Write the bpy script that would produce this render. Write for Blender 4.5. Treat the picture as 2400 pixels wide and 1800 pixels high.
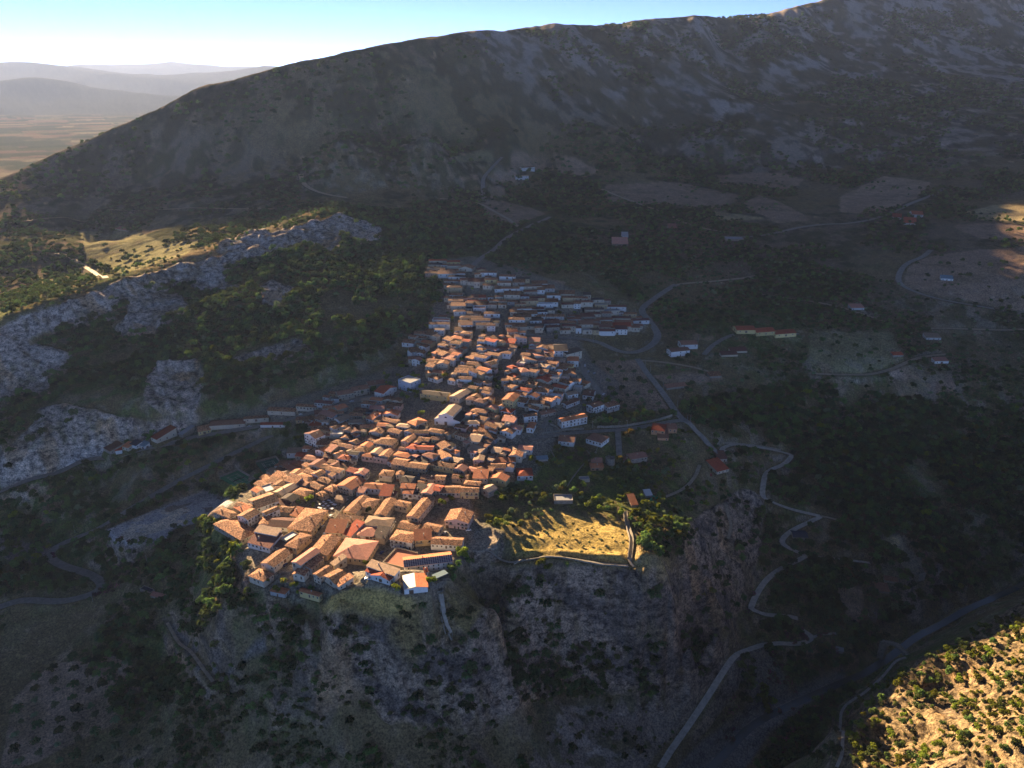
import bpy, math, random
import numpy as np
from mathutils import Vector, Matrix

for _o in list(bpy.data.objects):
    bpy.data.objects.remove(_o)
SC = bpy.context.scene
COL = SC.collection
R = math.radians

# ------------------------------------------------------------------ camera
PITCH = R(21.8)
CAM_Z = 330.0
SP, CP = math.sin(PITCH), math.cos(PITCH)
cam_d = bpy.data.cameras.new("camera")
cam_d.sensor_width = 36.0
cam_d.lens = 27.0
cam_d.clip_start = 1.0
cam_d.clip_end = 90000.0
cam = bpy.data.objects.new("camera", cam_d)
COL.objects.link(cam)
cam.location = (0, 0, CAM_Z)
cam.rotation_euler = (R(90) - PITCH, 0, 0)
SC.camera = cam

# ------------------------------------------------------------------ world and sun
SUN_AZ = R(-29.0)     # measured from +Y, negative is to the left
SUN_EL = R(15.4)
world = bpy.data.worlds.new("World")
SC.world = world
world.use_nodes = True
wn = world.node_tree.nodes
wl = world.node_tree.links
wn.clear()
w_out = wn.new("ShaderNodeOutputWorld")
w_bg = wn.new("ShaderNodeBackground")
w_sky = wn.new("ShaderNodeTexSky")
w_sky.sky_type = 'NISHITA'
w_sky.sun_disc = False
w_sky.sun_elevation = SUN_EL
w_sky.sun_rotation = SUN_AZ
w_sky.altitude = 1500
w_sky.air_density = 0.09
w_sky.dust_density = 0.0
w_sky.ozone_density = 1.6
w_bg.inputs[1].default_value = 0.11
wl.new(w_sky.outputs[0], w_bg.inputs[0])
wl.new(w_bg.outputs[0], w_out.inputs[0])

SUN_DIR = Vector((math.sin(SUN_AZ) * math.cos(SUN_EL), math.cos(SUN_AZ) * math.cos(SUN_EL), math.sin(SUN_EL)))
sun_d = bpy.data.lights.new("sun", 'SUN')
sun_d.energy = 5.0
sun_d.angle = R(0.5)
sun_d.color = (1.0, 0.73, 0.44)
sun = bpy.data.objects.new("sun", sun_d)
COL.objects.link(sun)
sun.rotation_euler = SUN_DIR.to_track_quat('Z', 'Y').to_euler()

SC.view_settings.view_transform = 'Standard'
SC.view_settings.look = 'None'
SC.view_settings.gamma = 1.0
SC.view_settings.exposure = 2.45
SC.render.engine = 'CYCLES'
SC.cycles.max_bounces = 5
SC.cycles.diffuse_bounces = 2
SC.cycles.volume_bounces = 1
SC.cycles.transparent_max_bounces = 8
SC.cycles.use_denoising = True

# ------------------------------------------------------------------ pixel <-> world (photo pixels, 2400 x 1800)
def pdir(px, py):
    u = (np.asarray(px, float) - 1200.0) / 1800.0
    v = (900.0 - np.asarray(py, float)) / 1800.0
    return u, CP + v * SP, -SP + v * CP

def wz(px, py, z):
    u, f, w = pdir(px, py)
    d = (z - CAM_Z) / w
    return float(u * d), float(f * d), float(z)

def wd(px, py, d):
    u, f, w = pdir(px, py)
    return float(u * d), float(f * d), float(CAM_Z + w * d)

def project(x, y, z):
    dz = z - CAM_Z
    dep = y * CP - dz * SP
    up = y * SP + dz * CP
    return 1200.0 + 1800.0 * x / dep, 900.0 - 1800.0 * up / dep, dep

# ------------------------------------------------------------------ noise
def _hash(ix, iy, seed):
    h = (ix.astype(np.int64) * 374761393 + iy.astype(np.int64) * 668265263 + seed * 1274126177) & 0xFFFFFFFF
    h = ((h ^ (h >> 13)) * 1274126177) & 0xFFFFFFFF
    return ((h ^ (h >> 16)) & 0xFFFFFF) / float(0xFFFFFF)

def vnoise(x, y, s, seed=0):
    x = np.asarray(x) / s
    y = np.asarray(y) / s
    c, sn = math.cos(seed * 1.7), math.sin(seed * 1.7)
    x, y = x * c - y * sn + seed * 13.1, x * sn + y * c
    ix, iy = np.floor(x), np.floor(y)
    fx, fy = x - ix, y - iy
    fx = fx * fx * fx * (fx * (fx * 6 - 15) + 10)
    fy = fy * fy * fy * (fy * (fy * 6 - 15) + 10)
    a, b = _hash(ix, iy, seed), _hash(ix + 1, iy, seed)
    c2, d = _hash(ix, iy + 1, seed), _hash(ix + 1, iy + 1, seed)
    return (a + (b - a) * fx) * (1 - fy) + (c2 + (d - c2) * fx) * fy

def fbm(x, y, s, octs=4, seed=0, gain=0.5):
    t, amp, tot = 0.0, 1.0, 0.0
    for i in range(octs):
        t = t + amp * vnoise(x, y, s, seed + i * 7)
        tot += amp
        amp *= gain
        s *= 0.49
    return t / tot

def ridged(x, y, s, octs=4, seed=0):
    t, amp, tot = 0.0, 1.0, 0.0
    for i in range(octs):
        t = t + amp * (1 - np.abs(2 * vnoise(x, y, s, seed + i * 7) - 1))
        tot += amp
        amp *= 0.5
        s *= 0.47
    return t / tot

def sstep(a, b, x):
    t = np.clip((x - a) / (b - a), 0, 1)
    return t * t * (3 - 2 * t)

def in_poly(px, py, poly):
    poly = np.asarray(poly, float)
    inside = np.zeros(np.shape(px), bool)
    j = len(poly) - 1
    for i in range(len(poly)):
        xi, yi = poly[i]
        xj, yj = poly[j]
        if yi != yj:
            c = ((yi > py) != (yj > py)) & (px < (xj - xi) * (py - yi) / (yj - yi) + xi)
            inside ^= c
        j = i
    return inside

# ------------------------------------------------------------------ terrain: control lines (photo px, photo py, metres above the village front)
CP_PTS = []          # (x, y, z)
def line(pts, step=45.0):
    for (a, b) in zip(pts[:-1], pts[1:]):
        n = max(1, int(math.hypot(a[0] - b[0], a[1] - b[1]) / step))
        for k in range(n):
            t = k / n
            CP_PTS.append(wz(*[a[i] + (b[i] - a[i]) * t for i in range(3)]))
    CP_PTS.append(wz(*pts[-1]))
def crest(pts, back, drop, step=60.0, front=None):
    """pts: (px, py, depth); ground drops by `drop` at `back` times the range behind it"""
    out = []
    for (a, b) in zip(pts[:-1], pts[1:]):
        n = max(1, int(math.hypot(a[0] - b[0], a[1] - b[1]) / step))
        for k in range(n):
            t = k / n
            out.append([a[i] + (b[i] - a[i]) * t for i in range(3)])
    out.append(list(pts[-1]))
    for p in out:
        x, y, z = wd(*p)
        CP_PTS.append((x, y, z))
        CP_PTS.append((x * back, y * back, z - drop))

# village plateau
line([(480,1205,2),(600,1290,3),(650,1385,1),(720,1420,1),(780,1398,5),(830,1388,5),(870,1394,5),(910,1414,4),(950,1422,3),(1010,1400,5),(1080,1310,4),(1150,1265,5),(1200,1300,-1)])
line([(600,1340,3),(720,1350,3),(860,1330,3),(1000,1330,4)])
line([(560,1150,4),(760,1230,3),(960,1270,2),(1100,1230,4),(1250,1190,4),(1400,1220,-2)])
line([(700,1010,14),(820,1080,12),(1000,1110,12),(1200,1100,12),(1350,1080,8)])
line([(790,930,28),(950,980,24),(1100,960,30),(1300,960,28),(1430,920,24),(1600,985,14)])
line([(980,860,42),(1100,860,46),(1250,860,46),(1380,900,32)])
line([(990,770,60),(1150,780,62),(1320,800,52),(1370,860,38)])
line([(1040,700,76),(1200,720,74),(1360,740,62),(1500,760,50),(1480,680,66)])
line([(1060,620,100),(1200,650,96),(1330,680,82),(1500,715,64)])
line([(1040,600,106),(1180,560,106),(1400,600,92),(1600,640,76)])
# field and garden terraces
line([(1205,1312,0),(1340,1318,-1),(1480,1332,-3),(1570,1358,-10)],25)
line([(1230,1285,1),(1340,1290,0),(1470,1300,-2)],30)
line([(1250,1240,2),(1460,1230,-3),(1600,1270,-14)])
line([(1200,1150,6),(1400,1130,2),(1560,1130,-6),(1640,1180,-20)])
line([(1400,1030,14),(1560,1050,6),(1650,1100,-10),(1720,1130,-30)])
# front rims and cliff feet, left rock to the big right-hand face
line([(545,1300,0),(555,1375,-6),(640,1425,-8),(720,1450,-8),(770,1455,-6)])
line([(525,1405,-12),(640,1480,-27),(740,1520,-35)])
line([(770,1465,-12),(850,1440,-4),(930,1462,-6),(1030,1455,-11),(1060,1500,-26),(1110,1490,-22),(1200,1380,-12),(1215,1335,-8)])
line([(770,1482,-16),(860,1570,-46),(960,1640,-66),(1080,1655,-70),(1200,1640,-72)])
line([(940,1700,-76),(1100,1720,-88),(1300,1650,-90)])
line([(1150,1420,-38),(1190,1530,-60),(1320,1560,-80),(1460,1580,-88),(1600,1560,-92)])
line([(1230,1352,-12),(1350,1352,-12),(1480,1364,-14),(1580,1388,-20)],30)
line([(1215,1322,-2),(1340,1327,-3),(1480,1340,-5)],25)
line([(1240,1400,-25),(1400,1430,-36),(1560,1450,-40),(1680,1480,-72)])
line([(1630,1250,-24),(1650,1330,-46),(1660,1400,-66),(1700,1450,-81)])
line([(1600,1230,-20),(1680,1200,-34),(1740,1180,-50)])
# scree and lower floor
line([(1300,1795,-118),(1450,1720,-118),(1560,1640,-116),(1640,1560,-117)])
line([(1150,1800,-106),(1250,1700,-90)])
line([(500,1800,-99),(750,1800,-95),(950,1800,-97)],60)
line([(0,1800,-115),(108,1681,-110),(250,1620,-104),(400,1560,-92)],90)
line([(0,1600,-108),(150,1520,-98),(330,1480,-70),(470,1440,-41)],90)
line([(450,1700,-88),(650,1700,-76),(800,1720,-76)],60)
line([(500,1550,-52),(650,1600,-50),(800,1650,-62)],60)
# left bowl with the hairpin
line([(0,1420,-84),(120,1412,-83),(217,1390,-80),(245,1350,-77),(180,1310,-72),(110,1270,-66),(160,1245,-60),(230,1230,-52)])
line([(350,1400,-60),(430,1350,-46),(480,1290,-30),(470,1240,-18)])
line([(260,1235,-44),(330,1265,-42),(430,1250,-40),(505,1200,-34),(540,1180,-28)])
line([(250,1240,-43),(480,1145,-33),(560,1170,-33),(390,1204,-38)])
line([(520,1110,-24),(590,1140,-24),(620,1090,-22),(690,1060,-8)])
line([(0,1300,-72),(60,1200,-50),(0,1150,-46)])
line([(150,1140,-38),(300,1090,-26),(450,1040,-14),(600,990,4)])
line([(0,1155,-36),(120,1112,-20),(250,1060,-8),(350,1035,0),(480,1000,8),(640,965,16),(800,915,27),(950,850,40)])
line([(120,1080,-12),(250,1035,0),(350,1010,6),(480,975,12),(640,940,20),(800,890,31),(940,835,42)])
# rock above that row, then the wooded slope up to the ridge
line([(0,1040,2),(150,950,22),(300,955,26),(450,950,24)])
line([(0,900,36),(200,860,40),(400,900,34),(600,870,44),(800,830,54),(960,750,66)])
line([(200,800,52),(500,800,56),(760,740,74),(960,690,82)])
line([(500,720,78),(750,640,100),(900,600,100),(1000,560,112)])
# first rocky ridge (crest, then the foot of its cliff band)
line([(0,800,70),(200,775,66),(300,735,72),(420,680,82),(500,700,74)],30)
line([(540,640,96),(640,610,108),(720,570,120),(790,590,112),(880,570,114)],30)
RIDGE = [(-120,815,82),(0,762,88),(120,715,94),(271,655,102),(370,625,104),(450,600,112),(560,562,122),(650,530,132),(760,486,146),(830,490,142),(890,520,128),(960,560,118)]
line(RIDGE, 24)
for (px, py, z) in RIDGE[:-2]:
    x, y, zz = wz(px, py, z)
    CP_PTS.append((x * 1.06 - 6, y * 1.06, z - 10))
# basin behind it
line([(0,700,62),(150,645,60),(250,600,56),(200,560,54)],60)
line([(-60,640,68),(60,560,84),(300,560,88),(520,510,118),(640,480,136)],60)
line([(-60,500,104),(150,490,106),(450,470,128),(760,440,148),(1000,430,149)],80)
line([(850,455,138),(1000,500,120),(1050,540,118)],60)
# valley floor right of the village
line([(1300,560,100),(1150,480,112),(1250,400,140)])
line([(1500,560,92),(1500,460,112),(1500,380,140)])
line([(1700,640,70),(1700,500,100),(1700,400,126)])
line([(2000,660,66),(2000,500,106),(2000,380,140)],70)
line([(2400,640,80),(2400,500,112),(2400,380,150)],70)
line([(1600,760,48),(1800,770,42),(2100,760,34),(2450,780,22)],70)
line([(1520,850,38),(1700,900,18),(1900,860,16),(2150,880,2),(2450,920,-16)],70)
line([(1640,985,8),(1750,1030,-20),(1850,1065,-42),(1800,1180,-56)])
line([(1950,1040,-44),(2150,1020,-48),(2400,1050,-64)],70)
line([(1840,1110,-52),(2000,1130,-62),(2200,1130,-74),(2400,1180,-92)],70)
line([(1790,1195,-60),(1900,1204,-68),(2000,1230,-78),(2150,1240,-88)],60)
line([(1835,1275,-82),(1880,1300,-86),(2030,1315,-96),(2130,1340,-104)],60)
line([(1760,1443,-106),(1860,1450,-110),(1870,1380,-100),(1960,1400,-106)],60)
line([(1736,1513,-118),(1900,1480,-115),(2000,1500,-119),(2080,1500,-120)],60)
line([(2200,1300,-104),(2300,1260,-104),(2400,1250,-104),(2460,1200,-100)],60)
line([(2150,1440,-122),(2260,1400,-124),(2400,1330,-122)],60)
# river
RIVER = [(1640,1830,-150),(1700,1765,-149),(1760,1700,-148),(1850,1655,-147),(1960,1605,-148),(2060,1565,-152),(2150,1490,-158),(2230,1450,-156),(2330,1405,-154),(2440,1350,-152)]
line(RIVER, 26)
line([(1560,1800,-132),(1620,1700,-130),(1700,1640,-130),(1800,1590,-132),(1900,1560,-134)],40)
# right-hand sunlit slope
line([(1945,1810,-132),(1940,1690,-134),(1990,1640,-132),(2080,1580,-126),(2130,1535,-121)],40)
line([(1970,1800,-57),(1970,1700,-60),(2035,1635,-66),(2130,1572,-72),(2240,1505,-75),(2340,1442,-74),(2460,1372,-66)],40)
line([(2060,1740,-62),(2150,1640,-58),(2250,1560,-52),(2400,1480,-40),(2500,1430,-40)],60)
line([(2150,1800,-50),(2300,1680,-32),(2460,1570,-12)],60)
line([(2400,1800,-8),(2500,1700,12)],60)
MF = lambda px: float(np.interp(px, [0, 500, 900, 1200, 1500, 2400], [.81, .76, .705, .735, .77, .80]))
# big mountain: foot, flank, crest
line([(-80,470,110),(300,400,154),(600,390,168),(900,350,196),(1100,350,190)],90)
for p in [(120,430,1880),(300,350,1980),(450,300,2000),(600,300,2030),(800,300,1960),(1000,300,2020),(600,230,2100),(800,210,2150),(1000,200,2250),(1200,290,2180),(1200,200,2400),
          (1450,290,2300),(1450,190,2650),(1700,310,2350),(1700,200,2900),(1700,120,3250),(1950,260,2650),(1950,160,3350),(1950,80,3800),(2200,240,2900),(2200,150,3600),(2200,70,4100),(2450,230,3000),(2450,140,3900),(2450,60,4300),(1200,120,2600),(1450,110,2950),
          (1000,140,2350)]:
    CP_PTS.append(wd(p[0], p[1], p[2] * MF(p[0])))
CREST = [(-160,470,1900),(0,418,1967),(130,358,1990),(228,316,2030),(358,260,2060),(466,206,2100),(600,172,2150),(640,160,2160),(760,132,2220),(824,119,2250),(976,92,2400),(1080,76,2520),(1139,70,2600),(1200,72,2680),(1302,54,2800),(1400,58,2950),(1500,48,3080),(1627,37,3200),(1700,43,3380),(1757,42,3500),(1866,14,3800),(1950,-4,4000),(2100,-12,4150),(2250,-8,4300),(2450,2,4400),(2700,10,4500)]
crest([(a, b, c * MF(a)) for a, b, c in CREST], 1.18, 60)
# plain and far hills
for az in np.linspace(-52, 50, 35):
    for r_ in (3000, 3500, 4200, 5200, 6500, 8000, 9800):
        if az > -12 and r_ < 6000:
            continue
        CP_PTS.append((r_ * math.sin(R(az)), r_ * math.cos(R(az)), -62.0 if az < -8 else 100.0))
    for r_ in (60, 150, 240):
        CP_PTS.append((r_ * math.sin(R(az)), r_ * math.cos(R(az)), -165.0 + 0.10 * r_ + max(0, az - 20) * 2.2))
crest([(-200,215,10600),(-60,205,10800),(40,192,11000),(76,184,11200),(120,190,11200),(210,204,11000),(300,214,10800),(420,226,10500),(520,232,10400)], 1.12, 120, 30)
crest([(-200,160,17000),(0,148,17500),(90,146,18000),(160,152,18200),(240,158,18200),(330,172,17500),(430,166,16500),(500,160,16500),(600,160,17000),(660,158,17000)], 1.12, 260, 30)
crest([(200,152,24000),(330,148,25000),(380,144,25500),(450,148,25500),(540,158,25000),(700,162,25000)], 1.2, 300, 30)

CPA = np.array(CP_PTS)
AZ0, AZ1 = R(-50), R(50)
NAZ = 1250
rr = [np.exp(np.linspace(math.log(60), math.log(300), 46))[:-1],
      np.exp(np.linspace(math.log(300), math.log(1400), 820))[:-1],
      np.exp(np.linspace(math.log(1400), math.log(5200), 300))[:-1],
      np.exp(np.linspace(math.log(5200), math.log(32000), 110))]
RRAD = np.concatenate(rr)
AZS = np.linspace(AZ0, AZ1, NAZ)
LR = np.log(RRAD)
def _rbf():
    ca = np.arctan2(CPA[:, 0], CPA[:, 1]) * 1.15
    cl = np.log(np.hypot(CPA[:, 0], CPA[:, 1]))
    # merge near duplicates
    keep, seen = [], set()
    for i in range(len(ca)):
        k = (round(ca[i] * 130), round(cl[i] * 130))
        if k not in seen:
            seen.add(k); keep.append(i)
    ca, cl, cz = ca[keep], cl[keep], CPA[keep, 2]
    d = np.hypot(ca[:, None] - ca[None], cl[:, None] - cl[None])
    A = d + np.eye(len(ca)) * -0.0015
    n = len(ca)
    M = np.zeros((n + 3, n + 3)); M[:n, :n] = A
    P = np.stack([np.ones(n), ca, cl], 1); M[:n, n:] = P; M[n:, :n] = P.T
    w = np.linalg.solve(M, np.concatenate([cz, np.zeros(3)]))
    ga = np.linspace(AZ0, AZ1, 420) * 1.15
    gl = np.concatenate([np.linspace(LR[0], math.log(300), 40)[:-1], np.linspace(math.log(300), math.log(1500), 300)[:-1], np.linspace(math.log(1500), LR[-1], 260)])
    out = np.zeros((len(gl), len(ga)), np.float32)
    for i, l in enumerate(gl):
        out[i] = np.hypot(ga[:, None] - ca[None], l - cl[None]) @ w[:n] + w[n] + w[n + 1] * ga + w[n + 2] * l
    # upsample
    ii = np.interp(LR, gl, np.arange(len(gl)))
    i0 = np.clip(ii.astype(int), 0, len(gl) - 2); fi = (ii - i0)[:, None]
    rows = out[i0] * (1 - fi) + out[i0 + 1] * fi
    jj = np.linspace(0, len(ga) - 1, NAZ)
    j0 = np.clip(jj.astype(int), 0, len(ga) - 2); fj = (jj - j0)[None]
    return rows[:, j0] * (1 - fj) + rows[:, j0 + 1] * fj
GZ = _rbf()
AA, RG = np.meshgrid(AZS, RRAD)
GX, GY = RG * np.sin(AA), RG * np.cos(AA)
def blur(a, n):
    for _ in range(n):
        a = a.copy()
        a[1:-1] = (a[:-2] + 2 * a[1:-1] + a[2:]) / 4
        a[:, 1:-1] = (a[:, :-2] + 2 * a[:, 1:-1] + a[:, 2:]) / 4
    return a
GZ = blur(GZ, 5)
GPX, GPY, GDEP = project(GX, GY, GZ)

# masks painted on the ground (outlines given where the photo shows them)
def gmask(poly, soft=0):
    m = in_poly(GPX, GPY, poly).astype(np.float32)
    return blur(m, soft) if soft else m
VIL = [(520,1150),(470,1190),(500,1240),(545,1300),(600,1380),(700,1420),(780,1395),(860,1385),(1020,1430),(1060,1330),(1170,1290),(1180,1245),(1120,1215),(1090,1150),(1240,1130),(1270,1090),(1330,1000),(1420,960),(1460,900),(1390,850),(1350,790),(1510,780),(1520,750),(1400,700),(1250,640),(1110,600),(1020,610),(1025,700),(980,790),(960,850),(860,880),(700,930),(560,970),(440,1000),(430,1025),(640,985),(690,1010),(730,1070),(640,1120)]
GV = gmask(VIL, 6)
ROCKP = [
 [(0,765),(271,668),(480,612),(650,548),(800,505),(895,540),(890,575),(800,548),(660,590),(500,645),(290,708),(120,768),(0,815)],
 [(765,1460),(800,1420),(880,1420),(930,1450),(1020,1490),(1060,1520),(1110,1500),(1100,1470),(1150,1420),(1230,1345),(1350,1350),(1480,1358),(1590,1380),(1600,1440),(1680,1480),(1700,1550),(1640,1620),(1420,1600),(1330,1600),(1250,1640),(1100,1680),(1020,1700),(900,1680),(850,1600),(790,1530)],
 [(1600,1240),(1650,1200),(1740,1150),(1790,1160),(1780,1300),(1760,1370),(1700,1470),(1600,1400),(1600,1330)],
 [(0,770),(60,745),(60,800),(110,870),(120,930),(60,920),(0,940)],
 [(100,760),(140,720),(250,685),(270,740),(200,760),(110,750)],
 [(290,700),(310,690),(420,690),(455,730),(400,760),(350,790),(290,795),(270,770),(300,740)],
 [(300,680),(420,620),(520,610),(530,680),(480,690),(420,660)],
 [(510,580),(560,555),(620,545),(650,560),(660,600),(600,590),(520,590)],
 [(680,540),(740,520),(800,530),(800,590),(760,590),(700,560)],
 [(820,560),(870,545),(895,570),(850,575)],
 [(610,670),(640,655),(700,680),(660,720),(615,725)],
 [(520,665),(580,670),(560,695),(520,690)],
 [(0,1130),(0,1080),(80,1000),(90,960),(150,950),(330,990),(480,985),(420,1010),(260,1040),(120,1090),(60,1130)],
 [(340,900),(370,860),(460,845),(480,880),(460,960),(380,970),(340,940)],
 [(80,810),(170,830),(150,880),(80,880),(20,860)],
 [(740,830),(560,850),(540,840),(700,790)],
 [(540,1300),(560,1280),(590,1330),(580,1380),(550,1380)],
 [(1070,1280),(1100,1245),(1160,1240),(1180,1270),(1170,1310),(1110,1320)],
]
GROCK = np.zeros_like(GZ)
for p in ROCKP:
    GROCK = np.maximum(GROCK, gmask(p, 3))
RLIT = [(1970,1800),(1960,1700),(2040,1640),(2130,1570),(2220,1510),(2400,1410),(2600,1350),(2600,1900),(1970,1900)]
GRL = gmask(RLIT, 4)
GROCK = np.maximum(GROCK, 0.6 * GRL)
GMT = sstep(1750, 2100, RG) * (RG < 5200)
# slopes
def slope(z):
    dr = np.gradient(z, axis=0) / np.gradient(RG, axis=0)
    da = np.gradient(z, axis=1) / (RG * (AZS[1] - AZS[0]))
    return np.hypot(dr, da)
SL0 = slope(GZ)
far = sstep(900, 2400, RG)
calm = 1 - np.clip(GV * 1.3, 0, 1)
near = RG < 1600
det = (fbm(GX, GY, 90, 4, 3) - 0.5) * 9 * (0.35 + np.clip(SL0 * 1.2, 0, 1)) * calm * (1 - 0.3 * far)
det += (fbm(GX, GY, 14, 3, 21) - 0.5) * 2.4 * calm * near
det += (ridged(GX, GY, 70, 4, 5) - 0.55) * 20 * GROCK * calm
det += (ridged(GX, GY, 26, 3, 6) - 0.55) * 7 * GROCK * calm
det += (ridged(GX, GY, 8, 2, 9) - 0.5) * 1.8 * GROCK * near * calm
det += (ridged(GX, GY, 150, 4, 15) - 0.55) * 26 * GRL
big = np.clip(GMT * (SL0 > 0.12) + 0, 0, 1)
det += (ridged(GX + 40 * fbm(GX, GY, 300, 2, 8), GY, 420, 5, 31) - 0.6) * 42 * GMT * sstep(0.1, 0.3, SL0)
farh = sstep(9000, 10500, RG)
det += (ridged(GX, GY, 2600, 5, 41) - 0.6) * 260 * farh
GZ = GZ + det
# the skyline of the big mountain follows its crest line
_cx = np.array([(math.atan2((a - 1200) / 1800.0, CP + (900 - b) / 1800.0 * SP), (-SP + (900 - b) / 1800.0 * CP) / math.hypot((a - 1200) / 1800.0, CP + (900 - b) / 1800.0 * SP), math.hypot(*wd(a, b, c * MF(a))[:2])) for a, b, c in CREST])
tgt = np.interp(AZS, _cx[:, 0], _cx[:, 1])
rcr = np.interp(AZS, _cx[:, 0], _cx[:, 2])
tgt = tgt + (fbm(AZS * 900, AZS * 0, 26, 4, 66) - .5) * .0045 + (fbm(AZS * 900, AZS * 0, 3, 2, 67) - .5) * .0012
for _ in range(5):
    el = (GZ - CAM_Z) / RG
    band = (RG > 1400) & (RG < rcr[None] * 1.7)
    cur = np.where(band, el, -9).max(axis=0)
    dz = (tgt - cur)
    w = np.exp(-((np.log(RG) - np.log(rcr[None])) / .16) ** 2)
    front = sstep(1300, 1500, RG)
    # push down everything in front that pokes over, lift the crest where it is low
    GZ = GZ + np.where(dz[None] > 0, dz[None] * RG * w, 0) * front
    over = el - tgt[None]
    GZ = np.where(band & (over > 0), GZ - over * RG, GZ)
GZ = np.where(RG > 1500, blur(GZ, 2), GZ)
SL0 = slope(GZ)
# ------------------------------------------------------------------ sampling and picking
DAZ = AZS[1] - AZS[0]
IDX = np.arange(len(LR))
def ground(x, y, A=None):
    A = GZ if A is None else A
    x, y = np.asarray(x, float), np.asarray(y, float)
    i = np.clip(np.interp(np.log(np.hypot(x, y) + 1e-6), LR, IDX), 0, len(LR) - 1.001)
    j = np.clip((np.arctan2(x, y) - AZ0) / DAZ, 0, NAZ - 1.001)
    i0, j0 = i.astype(int), j.astype(int)
    fi, fj = i - i0, j - j0
    return (A[i0, j0] * (1 - fj) + A[i0, j0 + 1] * fj) * (1 - fi) + (A[i0 + 1, j0] * (1 - fj) + A[i0 + 1, j0 + 1] * fj) * fi
def pick(px, py, h=0.0):
    """ground point (raised by h) that the photo shows at px, py"""
    u, f, w = pdir(px, py)
    az = math.atan2(u, f)
    s = w / math.hypot(u, f)
    j = (az - AZ0) / DAZ
    j0 = int(min(max(j, 0), NAZ - 2)); fj = j - j0
    prof = GZ[:, j0] * (1 - fj) + GZ[:, j0 + 1] * fj + h
    diff = prof - (CAM_Z + s * RRAD)
    b = diff > 0
    b[:20] = False
    if not b.any():
        k = len(b) - 1
        r = RRAD[k]
    else:
        k = int(b.argmax())
        t = diff[k - 1] / (diff[k - 1] - diff[k]) if diff[k] != diff[k - 1] else 0
        r = RRAD[k - 1] + (RRAD[k] - RRAD[k - 1]) * min(max(t, 0), 1)
    x, y = r * math.sin(az), r * math.cos(az)
    return x, y, float(ground(x, y))

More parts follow.
